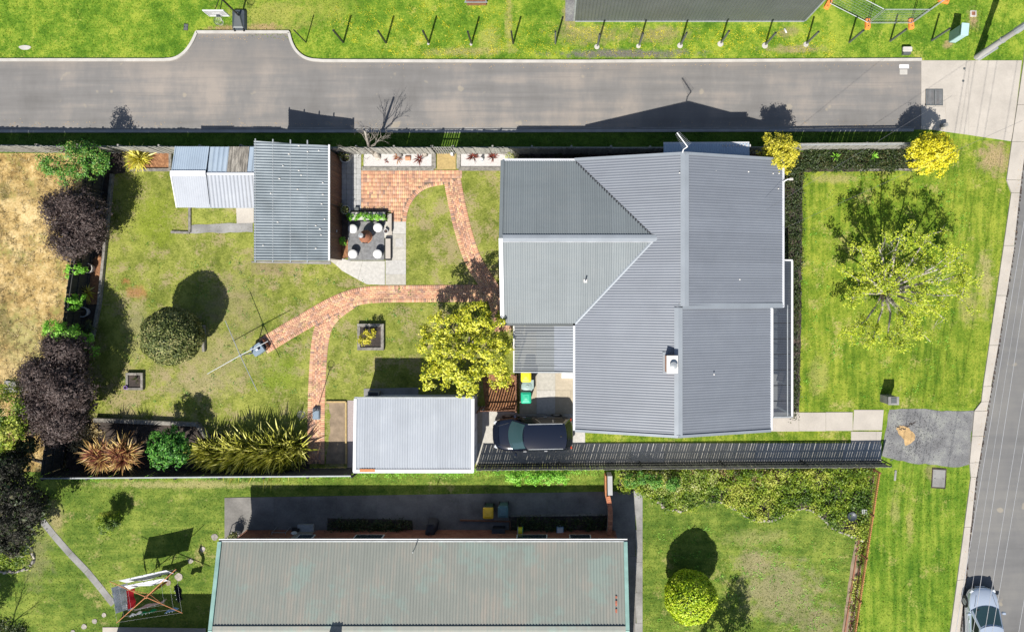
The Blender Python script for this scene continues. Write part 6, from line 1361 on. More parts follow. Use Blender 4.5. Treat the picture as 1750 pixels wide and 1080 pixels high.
# ================================================================== CARS
def car(name, label, px, py, rz, L, Wd, H, pm, wx=(.22, .42), estate=True):
    c = W(px, py, 0); t = thing(name, label, 'car', (0, 0, 0)); w2 = Wd / 2; belt = H * .62
    st = [(-.5, .46, .50, .35), (-.49, .70, .60, .3), (-.46, .86, .66, .25), (-.40, .96, .66, .22), (-.25, 1, .64, .2), (0, 1, .62, .2), (.2, 1, .61, .2), (.30, .985, .60, .22), (.40, .92, .56, .25), (.455, .79, .50, .28), (.487, .58, .45, .32), (.5, .34, .40, .36)]
    vs = []; fs = []; K = 13
    for (sx, sw, sh, sl) in st:
        x = sx * L; w = w2 * sw; zt = H * sh
        half = [(w * .90, sl * .9), (w * .99, sl + .08), (w, H * .36), (w * .985, zt * .86), (w * .93, zt * .955), (w * .62, zt + .012)]
        ring = half + [(0, zt + .025)] + [(-a, b) for a, b in reversed(half)]; vs += [(x, a, b) for a, b in ring]
    for i in range(len(st) - 1):
        for j in range(K - 1): fs.append((i * K + j, i * K + j + 1, (i + 1) * K + j + 1, (i + 1) * K + j))
        fs.append((i * K + K - 1, i * K, (i + 1) * K, (i + 1) * K + K - 1))
    fs.append(tuple(range(K))); fs.append(tuple(reversed(range((len(st) - 1) * K, len(st) * K))))
    body = MB().add(vs, fs).build('body', pm, t, smooth=True); sm = body.modifiers.new('sub', 'SUBSURF'); sm.levels = 1; sm.render_levels = 2
    # cabin rings
    rr = [(-.475 if estate else -.36, .80, H * .63), (-.43 if estate else -.22, .74, H * .98)]; xf0, xf1 = wx[1] * L * .62, wx[0] * L * .38
    xr0, xr1 = (-.47 * L, -.405 * L) if estate else (-.38 * L, -.2 * L); zb, zr = H * .615, H * .985; wb, wr = w2 * .92, w2 * .735; nu = 8
    def surf(P, m, nm, u0=0, u1=1, v0=0, v1=1, off=0.0, nu=8, nv=5):
        V = []; 
        for i in range(nu + 1):
            for j in range(nv + 1):
                u = u0 + (u1 - u0) * i / nu; v = v0 + (v1 - v0) * j / nv; V.append(P(u, v))
        V2 = []; 
        for i in range(nu + 1):
            for j in range(nv + 1):
                k = i * (nv + 1) + j; a = Vector(V[min(i + 1, nu) * (nv + 1) + j]) - Vector(V[max(i - 1, 0) * (nv + 1) + j]); b = Vector(V[i * (nv + 1) + min(j + 1, nv)]) - Vector(V[i * (nv + 1) + max(j - 1, 0)]); n = a.cross(b)
                if n.length > 0: n.normalize()
                V2.append(Vector(V[k]) + n * off)
        F = [(i * (nv + 1) + j, (i + 1) * (nv + 1) + j, (i + 1) * (nv + 1) + j + 1, i * (nv + 1) + j + 1) for i in range(nu) for j in range(nv)]
        return MB().add(V2, F).build(nm, m, t, smooth=True)
    bow = .20
    fr = lambda u, v: (xf0 + (xf1 - xf0) * v + bow * (1 - (2 * u - 1) ** 2) * (1 - .5 * v) - .10 * abs(2 * u - 1) ** 3, (2 * u - 1) * (wb + (wr - wb) * v), zb + (zr - zb) * (v - .10 * v * (v - 1) * -1))
    re = lambda u, v: (xr0 + (xr1 - xr0) * v - .07 * (1 - (2 * u - 1) ** 2) + .06 * abs(2 * u - 1) ** 3, -(2 * u - 1) * (wb + (wr - wb) * v), zb + (zr - zb) * v)
    def side(s):
        return lambda u, v: ((xr0 + (xr1 - xr0) * v + .06) + ((xf0 + (xf1 - xf0) * v - .10) - (xr0 + (xr1 - xr0) * v + .06)) * u, s * (wb + (wr - wb) * v + .03 * math.sin(math.pi * u)), zb + (zr - zb) * v)
    rf = lambda u, v: ((xr1 + (xf1 - xr1) * u) + (bow * .5 * (1 - (2 * v - 1) ** 2) - .10 * abs(2 * v - 1) ** 3) * u + (-.07 * (1 - (2 * v - 1) ** 2) + .06 * abs(2 * v - 1) ** 3) * (1 - u), (2 * v - 1) * (wr + .03 * math.sin(math.pi * u)), zr + .05 * (1 - (2 * v - 1) ** 2) + .035 * math.sin(math.pi * u))
    surf(fr, pm, 'cabin'); surf(re, pm, 'cabin'); surf(side(1), pm, 'cabin'); surf(side(-1), pm, 'cabin'); surf(rf, pm, 'roof', nu=10, nv=10)
    surf(fr, M['windscreen_glass'], 'windscreen', .05, .95, .02, .93, .012); surf(re, M['car_glass'], 'rear_window', .08, .92, .1, .92, .012)
    for s in (1, -1):
        for a, b in ((.05, .28), (.31, .60), (.63, .94)): surf(side(s), M['car_glass'], 'side_window', a, b, .1, .88, -.012 * s, 5, 3)
        m_ = MB().rbox(xf0 - .22, s * (w2 + .10), zb + .06, .14, .2, .13, s * .12, .05, 3); m_.build('mirror', pm, t)
        MB().rbox(L * .455, s * w2 * .66, H * .43, .2, .26, .1, -s * .5, .04, 3).build('headlight', M['lamp_lens'], t); MB().rbox(-L * .47, s * w2 * .74, H * .53, .1, .28, .14, s * .3, .03, 3).build('tail_light', M['tail_lens'], t)
        for xx in (.10, -.16): MB().rbox(xx * L, s * (w2 * .985 + .01), H * .54, .18, .03, .03, 0, .01, 2).build('door_handle', M['gutter'], t)
        for xx in (.31, -.30):
            wl_ = MB().tube((xx * L, s * (w2 - .22), .33), (xx * L, s * (w2 - .005), .33), .33, None, 24).build('wheel', M['tyre'], t); MB().tube((xx * L, s * (w2 - .02), .33), (xx * L, s * (w2 + .004), .33), .2, .18, 16).build('rim', M['galv'], wl_)
        if estate: bar(t, 'roof_rail', (xr1 + .15, s * (wr - .02), zr + .03), (xf1 - .15, s * (wr - .02), zr + .03), .03, .03, M['galv'])
        bar(t, 'bonnet_seam', (xf0 + .14, s * w2 * .70, H * .615), (L * .43, s * w2 * .52, H * .545), .012, .012, M['black_metal'])
    MB().rbox(L * .493, 0, H * .30, .04, Wd * .5, .16, 0, .015, 2).build('grille', M['black_metal'], t); MB().rbox(xr1 + .25, 0, zr + .09, .1, .05, .05, 0, .02, 2).build('roof_antenna', M['black_metal'], t)
    for s in (-.35, .25): bar(t, 'wiper', (xf0 + .10, s * w2 - .1, zb + .04), (xf0 - .04, s * w2 + .35, zb + .10), .02, .015, M['black_metal'])
    for ch in t.children: pass
    t.location = c; t.rotation_euler = (0, 0, rz); return t
car('parked_car', 'black estate car parked between the garage and the house', 911, 737, math.pi + .02, 4.5, 1.92, 1.52, M['car_black'])
car('parked_car', 'silver sedan parked at the kerb in the bottom right corner', 1669, 1063, math.pi / 2 + .02, 4.4, 1.74, 1.42, M['car_silver'], estate=False)
# overhead cables
def cable(label, p0, p1, r, m='cable', sag=0, name='overhead_cable'):
    t = thing(name, label, 'cable', tuple(p0), 'overhead cables along the street' if name == 'overhead_cable' and m == 'cable' else None); n = 14; pts = []
    for i in range(n + 1): u = i / n; p = p0.lerp(p1, u); p.z -= sag * 4 * u * (1 - u); pts.append(p)
    MB().path(pts, r, 5).build('wire', M[m], t); return t
HC = 8.6
for (a, b, r), lb in zip((((1800, 80), (1605, 1250), .012), ((1808, 80), (1622, 1250), .007), ((1805, 150), (1637, 1250), .011), ((1850, 60), (1655, 1250), .010), ((1870, 60), (1667, 1250), .010), ((1880, 260), (1712, 1250), .011)), ('leftmost bright overhead cable above the street kerb', 'thin overhead cable just right of the leftmost one', 'bright overhead cable passing over the middle of the silver car', 'overhead cable over the right of the silver car bonnet', 'thin overhead cable above the right mirror of the silver car', 'faint overhead cable furthest out over the street')): cable(lb, W(a[0], a[1], HC), W(b[0], b[1], HC), r, sag=.0)
def unsh(px, py, h): return W(px - 7 * h, py + 24.5 * h) + Vector((0, 0, h))
cable('thin dark service cable from the front eave over the lawn toward the street', unsh(1329, 324, 3.1), unsh(1665, 98, 6.3), .006, 'dark_cable', name='service_cable'); cable('thin dark service cable crossing high over the lane', unsh(1300, 271, 4.2), unsh(1560, 58, 6.6), .006, 'dark_cable', name='service_cable')
# ================================================================== PLANTS
def gp(px, py, h=0): return tuple(W(px, py, h))
def bl(px, py, h, r, rz=None): p = W(px, py, h); k = (CAMH - h) / CAMH / PPM; return (p.x, p.y, h, r * k, r * k, rz if rz else r * k)
def multi(seed, px, py, h, r, n, sub=.42, rz=None):
    """several lobes that share one crown outline given in survey pixels at height h"""
    g = random.Random(seed); out = []
    for i in range(n):
        a = 6.283 * i / n + g.uniform(-.3, .3); d = r * (1 - sub) * g.uniform(.75, 1.02); hh = h + g.uniform(-.35, .35); out.append(bl(px + d * math.cos(a), py + d * math.sin(a) * .95, hh, r * sub * g.uniform(.85, 1.1), rz))
    out.append(bl(px, py, h + .35, r * .6, rz)); return out
bush('broadleaf_tree', 'big round tree with glossy yellow-green leaves behind the garage', 'tree', gp(802, 592), [bl(768, 556, 2.9, 34), bl(815, 545, 3.1, 32), bl(845, 560, 2.9, 26), bl(738, 590, 2.6, 26), bl(745, 640, 2.4, 30), bl(790, 620, 3.4, 40), bl(835, 605, 3.2, 36), bl(800, 655, 2.5, 24), bl(855, 640, 2.4, 22), bl(855, 590, 2.8, 20), bl(720, 567, 2.2, 12), bl(770, 600, 3.5, 30)], 12500, 'yellow_leaf', .135, 360, .17, seed=1, up=.9, r0=.13, shell=.7)
bush('golden_bush', 'dense golden bush at the front corner of the main house roof', 'bush', gp(1312, 276), multi(3, 1331, 262, 2.4, 39, 6, .5), 6500, 'gold_leaf', .11, 260, .14, seed=2, up=.8)
bush('golden_tree', 'bright yellow leafy tree at the top right boundary corner', 'tree', gp(1558, 276), multi(5, 1589, 262, 2.3, 44, 7, .48), 7600, 'bright_yellow_leaf', .11, 300, .14, seed=3, up=.8)
# front tree: several pale stems and open foliage
ft = thing('street_tree', 'open multi-stemmed tree with lime foliage and pale branches on the front lawn', 'tree', gp(1500, 500)); g = random.Random(12); base = W(1503, 498); tips = []; cg = np.random.default_rng(12); C = []
MB().tube(base - Vector((0, 0, .05)), base + Vector((0, 0, .6)), .2, .16, 10).build('trunk', M['grey_bark'], ft, smooth=True)
ends = [(1445, 470, 3.2), (1455, 520, 3.0), (1470, 430, 3.8), (1490, 590, 3.6), (1530, 600, 3.3), (1500, 425, 4.6), (1545, 400, 4.6), (1590, 405, 4.2), (1625, 440, 3.8), (1655, 470, 3.5), (1645, 510, 3.8), (1620, 555, 3.6), (1590, 590, 3.4), (1555, 470, 5.2), (1520, 520, 4.8), (1575, 530, 5.0), (1600, 480, 4.8), (1480, 480, 4.2), (1515, 465, 5.0), (1545, 560, 4.4), (1648, 440, 3.4), (1450, 575, 2.7)]
tp_pts = []
for (px, py, h) in ends:
    e = W(px, py - 6, h); s0 = base + Vector((0, 0, .5)); m1 = s0.lerp(e, .35) + Vector((g.uniform(-.15, .15), g.uniform(-.15, .15), .4)); m2 = s0.lerp(e, .7) + Vector((g.uniform(-.3, .3), g.uniform(-.3, .3), .15)); q = MB(); q.tube(s0, m1, .085, .06, 6).tube(m1, m2, .06, .04, 6).tube(m2, e, .04, .012, 6)
    for k in range(8):
        f = g.uniform(.25, 1.0); a = (m1.lerp(m2, f * 2) if f < .5 else m2.lerp(e, f * 2 - 1)); dv = Vector((g.uniform(-1, 1), g.uniform(-1, 1), g.uniform(-.1, .7))).normalized() * g.uniform(.5, 1.15); b = a + dv; mid = a.lerp(b, .5) + Vector((g.uniform(-.1, .1), g.uniform(-.1, .1), .06)); q.tube(a, mid, .012, .008, 5).tube(mid, b, .008, .003, 4)
        for u in (.35, .55, .75, .9, 1.0): tp_pts.append(a.lerp(b, u))
        for u in (.5, 1): 
            b2 = mid + Vector((g.uniform(-.4, .4), g.uniform(-.4, .4), g.uniform(-.1, .4))); q.tube(mid, b2, .006, .002, 4); tp_pts += [mid.lerp(b2, .6), b2]
    for u in (.5, .7, .85, 1): tp_pts.append(m2.lerp(e, u))
    q.build('branch', M['grey_bark'], ft, smooth=True)
T = np.array([tuple(p) for p in tp_pts]); keep = np.sin(T[:, 0] * 2.1) + np.cos(T[:, 1] * 2.3 + T[:, 0]) > -1.0; T = T[keep]
n = 12000; idx = cg.integers(0, len(T), n); P = T[idx] + cg.normal(size=(n, 3)) * .085; leaves_mesh('foliage', P, cg.normal(size=(n, 3)) * .5 + np.array([-.15, -.4, .9]), .098, M['lime_leaf'], ft, .6)
# purple trees
def feather(name, label, base, blobs, n, leafm, size, seed, clumps, r0=.12, rad=.30, asp=.3):
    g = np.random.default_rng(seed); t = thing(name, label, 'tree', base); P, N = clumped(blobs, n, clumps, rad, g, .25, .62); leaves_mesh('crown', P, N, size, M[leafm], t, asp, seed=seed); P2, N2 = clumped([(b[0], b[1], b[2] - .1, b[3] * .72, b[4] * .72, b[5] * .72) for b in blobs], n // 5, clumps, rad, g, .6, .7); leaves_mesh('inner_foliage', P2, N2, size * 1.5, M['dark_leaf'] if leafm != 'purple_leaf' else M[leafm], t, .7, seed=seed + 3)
    limb_tree(t, base, [(b[0], b[1], b[2]) for b in blobs[:6]], r0, M['bark'], random.Random(seed)); return t
feather('purple_tree', 'smaller feathery purple-leaved tree over the left boundary fence', gp(160, 390), [bl(135, 350, 1.9, 36), bl(110, 375, 1.8, 30), bl(155, 375, 2.0, 34), bl(125, 410, 1.9, 34), bl(156, 405, 1.7, 26), bl(95, 350, 1.6, 22), bl(120, 430, 1.5, 16)], 17000, 'purple_leaf', .13, 1, 420)
feather('purple_tree', 'larger dark purple tree at the lower left boundary', gp(140, 660), [bl(120, 600, 2.2, 36), bl(85, 640, 2.4, 42), bl(120, 660, 2.6, 42), bl(75, 690, 2.3, 38), bl(115, 715, 2.2, 36), bl(65, 720, 2.0, 26), bl(105, 590, 2.1, 28), bl(90, 745, 1.8, 20), bl(60, 640, 2.2, 24), bl(135, 690, 2.1, 20)], 30000, 'purple_leaf', .14, 2, 700, .16)
bush('photinia_tree', 'green leafy tree with reddish tips at the top left boundary corner', 'tree', gp(178, 282), [bl(160, 268, 1.8, 26), bl(118, 260, 3.0, 17), bl(95, 283, 1.8, 20), bl(180, 283, 1.4, 17), bl(118, 300, 1.6, 20), bl(145, 290, 1.8, 22), bl(70, 278, 1.6, 12), bl(140, 256, 2.6, 12)], 4300, 'photinia_leaf', .115, 130, .20, seed=4)
bush('green_shrub', 'bright green shrub between the left boundary fence and larger purple tree', 'shrub', gp(140, 572), [bl(112, 566, 2.3, 20), bl(130, 574, 2.1, 18), bl(93, 561, 2.2, 16), bl(150, 582, 1.4, 12), bl(155, 598, 1.2, 12)], 3800, 'fresh_leaf', .09, 90, .14, seed=5, trunk=False)
bush('green_shrub', 'fresh green shrub left of the upper pot in the left bed', 'shrub', gp(138, 461), [bl(128, 461, 1.3, 13), bl(138, 457, 1.2, 10), bl(124, 468, 1.2, 8)], 1300, 'fresh_leaf', .10, 30, .1, seed=6)
bush('green_shrub', 'fresh green shrub above the lower pot in the left bed', 'shrub', gp(136, 516), [bl(125, 518, 1.3, 13), bl(135, 511, 1.2, 10)], 1200, 'fresh_leaf', .10, 30, .1, seed=7)
bush('dark_shrub', 'dark low shrub at the foot of the left sleeper edge', 'shrub', gp(152, 600), [bl(150, 560, .7, 14), bl(146, 585, .8, 12)], 900, 'dark_leaf', .09, 40, .12, seed=8, trunk=False)
g = np.random.default_rng(21)
def spiky(name, label, px, py, n, L, w, m, hearts=1, spread=0, droop=.8, z=.15, tilt=(.1, 1.25), cat='plant'):
    c = W(px, py); t = thing(name, label, cat, (c.x, c.y, 0)); C = [(c.x + random.Random(i).uniform(-spread, spread), c.y + random.Random(i + 9).uniform(-spread, spread), z) for i in range(hearts)]; blades(t, 'leaves', C, n // hearts, L, w, M[m], g, droop, .05, tilt); return t
spiky('yellow_flax', 'large bright yellow strappy flax beside the small bark bed', 242, 274, 220, 1.05, .085, 'yellow_blade', 3, .12, .9, .25)
spiky('yellow_flax', 'small yellow spiky plant between the two pots in the left bed', 152, 499, 90, .75, .07, 'yellow_blade', 1, 0, .6, .15)
for (px, py, k) in ((171, 779, 0), (208, 778, 1)):
    c = W(px, py, 1.55); t = thing('bronze_cordyline', ['left of the two big bronze and gold starburst plants in the corner bed', 'right of the two big bronze and gold starburst plants in the corner bed'][k], 'plant', (c.x, c.y, 0)); H = [(c.x + dx, c.y + dy, 1.45 + dz) for dx, dy, dz in ((.28, .12, 0), (-.28, .1, .1), (.05, -.28, .05), (0, .3, -.05))]
    for q_ in H: MB().tube((c.x + (q_[0] - c.x) * .3, c.y + (q_[1] - c.y) * .3, 0), q_, .07, .05, 7).build('stem', M['bark'], t)
    blades(t, 'inner_leaves', H, 80, .74, .06, M['bronze_leaf'], g, .4, .05, (.15, 1.3)); blades(t, 'outer_leaves', H, 64, 1.06, .06, M['gold_blade'], g, .5, .05, (.7, 1.75))
fx_ = thing('flax_hedge', 'long hedge of olive and gold flax against the bottom boundary fence', 'hedge', gp(430, 785)); gg = random.Random(31)
for i in range(13):
    px = 362 + i * 12.6; py = 771 + gg.uniform(-8, 7); c = W(px, py); C = [(c.x + gg.uniform(-.3, .3), c.y + gg.uniform(-.25, .3), .1) for _ in range(4)]; lean = None; blades(fx_, 'flax_clump', C, 32, 2.15 if 3 < i < 11 else 1.75, .115, M['flax_leaf'], np.random.default_rng(50 + i), .62, .06, (.03, .95))
bush('camellia_bush', 'round glossy deep green bush in the corner bed', 'bush', gp(305, 752), multi(9, 290, 766, 1.7, 42, 6, .5), 7000, 'deep_leaf', .12, 200, .13, seed=9)
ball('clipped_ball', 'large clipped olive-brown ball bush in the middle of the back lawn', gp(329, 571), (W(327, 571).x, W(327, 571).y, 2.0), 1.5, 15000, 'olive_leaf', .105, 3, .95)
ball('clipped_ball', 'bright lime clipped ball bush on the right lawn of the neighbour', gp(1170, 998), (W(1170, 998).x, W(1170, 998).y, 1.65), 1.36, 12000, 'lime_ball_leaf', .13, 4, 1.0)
bush('yellow_shrub', 'small yellow-green shrub in the square concrete planter', 'shrub', gp(636, 577), [bl(625, 577, .9, 11), bl(632, 570, .9, 9), bl(622, 584, .8, 9)], 900, 'gold_leaf', .09, 40, .1, seed=12)
bush('lawn_shrub', 'small half-shaded leafy shrub alone on the neighbour back lawn', 'shrub', gp(196, 884), multi(14, 187, 892, .65, 22, 6, .55, .5), 5200, 'cover_leaf', .075, 90, .12, seed=13)
bush('small_fern', 'little green fern by the brown shed wall', 'fern', gp(588, 413), [bl(585, 413, .35, 7)], 260, 'fresh_leaf', .09, 14, .1, seed=15, trunk=False)
# hedges and ground cover
def cover_stuff(name, label, poly, n, leaf, size, h, seed, cat='ground cover', parent=None, clumps=None):
    g = np.random.default_rng(seed); pl = WL(poly); K = clumps or max(20, n // 30); q = rand_in(pl, K, g); idx = g.integers(0, len(q), n); hh = h * (.4 + .8 * g.random(len(q)))
    P = np.column_stack([q[idx] + g.normal(size=(n, 2)) * .125, hh[idx] * (.5 + .6 * g.random(n))]); o = leaves_mesh(name, P, g.normal(size=(n, 3)) * .6 + np.array([0, 0, 1]), size, M[leaf], None, .55, kind='stuff', seed=seed)
    return tag(o, label, cat)
cover_stuff('hedge', 'low dark green clipped hedge along the front boundary fence', [(1350, 261), (1545, 259), (1558, 290), (1378, 292), (1345, 300)], 9000, 'dark_leaf', .10, .45, 1)
cover_stuff('hedge', 'dark narrow ground cover strip between the front roof and the lawn', [(1318, 290), (1368, 292), (1366, 400), (1362, 560), (1360, 716), (1352, 716), (1352, 520), (1320, 440)], 9500, 'dark_leaf', .09, .35, 2)
cover_stuff('hedge', 'dull foliage filling the narrow strip beside the porch', [(880, 264), (1130, 264), (1130, 275), (880, 275)], 700, 'dark_leaf', .09, .3, 3)
for px, lb in ((1423, 'small light green fern left of centre in the front hedge'), (1487, 'small light green fern right of centre in the front hedge')):
    c = W(px, 271); t = thing('hedge_fern', lb, 'fern', (c.x, c.y, .3)); blades(t, 'fronds', [(c.x, c.y, .45)], 26, .34, .07, M['fresh_leaf'], g, .6, .4)
cover_stuff('garden_cover', 'leafy green weeds and ground cover in the southern garden bed', GC, 26000, 'cover_leaf', .11, .50, 4, clumps=800)
cover_stuff('garden_cover', 'pale variegated ground cover at the left end of the southern garden', [(1062, 806), (1230, 806), (1200, 850), (1165, 862), (1125, 850), (1100, 836)], 6500, 'cover_light', .09, .5, 5, clumps=380)
cover_stuff('garden_cover', 'green weeds in the thin soil strip along the orange fence', [(1468, 925), (1482, 925), (1462, 1085), (1447, 1085)], 1500, 'cover_leaf', .09, .25, 6, clumps=34)
cover_stuff('dry_weeds', 'straw-coloured dry weeds in the southern garden bed', [(1150, 806), (1330, 804), (1320, 830), (1200, 836)], 2600, 'dry_blade', .12, .22, 7, clumps=150)
bush('garden_bush', 'dark green shrub beside the brick wall in the southern garden', 'shrub', gp(1075, 822), [bl(1078, 822, 1.0, 12), bl(1098, 815, .9, 12), bl(1120, 822, .8, 12), bl(1150, 826, .7, 12)], 3000, 'green_leaf', .09, 110, .12, seed=16, trunk=False)
# vines spilling over the neighbour side of the fence
for (x0, x1, lb, s) in ((868, 922, 'bright green bush left of two spilling over the shaded driveway fence', 17), (922, 968, 'bright green bush right of two spilling over the shaded driveway fence', 18)):
    bush('fence_bush', lb, 'shrub', gp((x0 + x1) / 2, 806), [bl(x0 + (x1 - x0) * (i + .5) / 4, 813 + (i % 2) * 2, 1.0, 11, .45) for i in range(4)], 1700, 'fresh_leaf', .10, 70, .12, seed=s, trunk=False)
cover_stuff('fence_weeds', 'thin line of green weeds along the foot of the bottom fence', [(112, 807), (600, 804), (1040, 801), (1040, 807), (600, 812), (112, 816)], 5200, 'fresh_leaf', .07, .3, 8, clumps=300)
cover_stuff('bed_plants', 'dark low plants in the shaded bed along the neighbour house', [(565, 888), (703, 890), (703, 915), (565, 915)], 2400, 'dark_leaf', .10, .4, 9, clumps=90)
cover_stuff('bed_plants', 'dark low plants in the shaded bed behind the brick wall', [(874, 886), (1034, 884), (1034, 908), (874, 908)], 2000, 'dark_leaf', .10, .35, 10, clumps=70)
cover_stuff('dead_twigs', 'dry grey twigs in the corner bed', [(135, 722), (170, 722), (172, 745), (128, 770)], 1100, 'dry_blade', .12, .3, 11, clumps=50)
cover_stuff('weeds', 'small leafy weeds at the far left bottom bed', [(-20, 920), (54, 925), (54, 968), (-20, 975)], 2600, 'cover_leaf', .10, .35, 12, clumps=140)
# dry paddock grass
for i, (poly, n) in enumerate((([(-60, 264), (180, 264), (112, 806), (-60, 806)], 16000),)):
    c0 = rand_in(WL(poly), n // 12, np.random.default_rng(3)); o = blades(None, 'dry_grass_tufts', [(x, y, .02) for x, y in c0], 12, .26, .022, M['dry_blade'], np.random.default_rng(4), .9, .02, (.3, 1.4), 2); tag(o, 'long straw-coloured grass of the dry paddock', 'grass', kind='stuff')
# bare tree
def grow(q, p, d, L, r, depth, g, spread):
    e = p + d * L; q.tube(p, e, r, r * .68, 5, False)
    if depth == 0: return
    for k in range(2 if depth > 1 else 3):
        nd = (d + Vector((g.uniform(-1, 1), g.uniform(-1, 1), g.uniform(-.35, .5))) * spread).normalized(); grow(q, p.lerp(e, g.uniform(.65, 1)), nd, L * g.uniform(.62, .86), r * .62, depth - 1, g, spread)
bt = thing('bare_tree', 'leafless grey tree leaning over the top fence beside the white gravel', 'tree', gp(641, 266)); b0 = W(641, 266); g7 = random.Random(77)
fk = b0 + Vector((.05, .15, 1.5)); MB().tube(b0, fk, .12, .09, 8).build('trunk', M['silver_bark'], bt, smooth=True)
for (e, L) in (((.32, .38, 1.0), .68), ((.62, .22, .55), .72), ((-.05, .55, 1.2), .66), ((.25, .7, .5), .5), ((-.75, -.1, .35), .66), ((.72, .05, .75), .7), ((-.35, -.55, .2), .5)):
    q = MB(); grow(q, fk, Vector(e).normalized(), L, .026, 5, g7, .62); q.build('limb', M['silver_bark'], bt, smooth=True)
q = MB(); e = Vector((b0.x + .3, b0.y + .62, 3.3)); q.tube(fk, e, .085, .06, 8); q.build('sawn_limb', M['silver_bark'], bt, smooth=True)
# twiggy shrub at the house end of the fence
tw = thing('twiggy_shrub', 'twiggy grey-green shrub at the right end of the white gravel bed', 'shrub', gp(874, 274)); q = MB(); g8 = random.Random(5); b1 = W(874, 274)
for k in range(9): grow(q, b1, Vector((g8.uniform(-.5, .5), g8.uniform(-.4, .6), .8)).normalized(), .42, .014, 3, g8, .5)
q.build('twigs', M['grey_bark'], tw); P, N = clumped([(b1.x, b1.y, .7, .3, .25, .35)], 260, 22, .12, np.random.default_rng(6)); leaves_mesh('leaves', P, N, .07, M['cover_light'], tw)
# bottom left trees
bush('yellow_green_tree', 'sunlit yellow-green tree cut by the left edge below the paddock', 'tree', gp(60, 700), [bl(18, 700, 3.0, 34), bl(5, 735, 3.2, 32), bl(30, 725, 2.8, 22), bl(0, 760, 2.8, 22), bl(20, 665, 2.4, 18)], 6500, 'cover_leaf', .12, 200, .2, seed=30)
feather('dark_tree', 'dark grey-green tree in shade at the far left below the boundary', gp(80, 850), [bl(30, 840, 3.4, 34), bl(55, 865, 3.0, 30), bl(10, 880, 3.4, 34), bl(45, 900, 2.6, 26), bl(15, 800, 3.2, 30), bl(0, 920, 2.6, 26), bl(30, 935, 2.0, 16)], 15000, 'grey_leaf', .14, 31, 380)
feather('dark_tree', 'dark green conifer filling the gap beside the boundary corner', gp(75, 790), [bl(25, 780, 2.4, 24), bl(45, 760, 2.2, 20), bl(10, 790, 2.6, 26)], 5000, 'dark_leaf', .13, 33, 150)
b2 = W(12, 1098); nt = thing('bare_sapling', 'leafless sapling at the bottom left whose shadow crosses the lawn', 'tree', tuple(b2)); g9 = random.Random(15); q = MB(); MB().tube(b2, b2 + Vector((0, 0, 1.6)), .06, .05, 7).build('trunk', M['bark'], nt)
for k in range(4): grow(q, b2 + Vector((0, 0, 1.4)), Vector((g9.uniform(-.4, .4), g9.uniform(-.3, .3), 1)).normalized(), 1.0, .035, 4, g9, .4)
q.build('limb', M['bark'], nt); bush('leafy_sapling', 'small leafy tree at the bottom left whose shadow darkens the lawn', 'tree', gp(-30, 1095), [(W(-30, 1095).x, W(-30, 1095).y, 3.4, .8, .8, 1.1), (W(-22, 1090).x, W(-22, 1090).y, 4.2, .6, .6, .7)], 2600, 'dark_leaf', .13, 110, .2, seed=41)
cover_stuff('weeds', 'dark weeds in the bottom left corner of the lawn', [(-20, 1058), (40, 1062), (56, 1090), (-20, 1095)], 1200, 'dark_leaf', .10, .3, 13, clumps=60)
# conifer below the frame casting its shadow beside the lime ball
cn = thing('conifer', 'narrow conifer below the lime ball bush whose shadow falls on the lawn', 'tree', gp(1232, 1112)); bc = W(1232, 1112); gc = np.random.default_rng(9); P, N = clumped([(bc.x - .1, bc.y, 1.2, 1.5, 1.3, 1.3), (bc.x, bc.y, 2.8, .95, .9, 1.1), (bc.x - .3, bc.y, 4.3, .32, .3, .9), (bc.x + .15, bc.y, 4.1, .3, .3, .9), (bc.x + .5, bc.y, 3.2, .45, .4, .7)], 5200, 210, .18, gc, .5, .7); leaves_mesh('crown', P, N, .14, M['dark_leaf'], cn, .4); MB().tube(bc, bc + Vector((0, 0, 4)), .1, .04, 8).build('trunk', M['bark'], cn)
cover_stuff('leaf_litter', 'fallen leaves scattered over bark near the rear steps', [(826, 650), (884, 650), (884, 700), (826, 700)], 500, 'bronze_leaf', .05, .05, 14)
# weeds and tussocks that break the even lawns
def weeds(name, label, poly, n, leaf, size, seed):
    g_ = np.random.default_rng(seed); q_ = rand_in(WL(poly), n, g_); r_ = .05 + .10 * g_.random(n); m_ = 14; idx_ = np.repeat(np.arange(n), m_); off_ = g_.normal(size=(n * m_, 2)) * r_[idx_][:, None]
    P_ = np.column_stack([q_[idx_] + off_, .02 + .05 * g_.random(n * m_)]); return tag(leaves_mesh(name, P_, g_.normal(size=(n * m_, 3)) * .35 + np.array([0, 0, 1]), size, M[leaf], None, .7, kind='stuff', seed=seed), label, 'weeds')
weeds('lawn_weeds', 'broad-leaved weeds dotted through the front lawn', [(1372, 300), (1660, 300), (1640, 690), (1372, 695)], 170, 'fresh_leaf', .05, 61)
weeds('lawn_weeds', 'yellow flowering weeds dotted through the grass beyond the lane', [(880, 40), (1440, 44), (1440, 95), (700, 100), (560, 60), (560, 10), (870, 5)], 420, 'bright_yellow_leaf', .04, 62)
weeds('lawn_weeds', 'darker clover patches in the back lawn', [(200, 400), (850, 520), (700, 620), (520, 690), (200, 700)], 200, 'green_leaf', .05, 63)
weeds('lawn_weeds', 'weeds dotted through the neighbour lawns', [(1110, 880), (1440, 930), (1430, 1075), (1110, 1075)], 140, 'fresh_leaf', .05, 64)
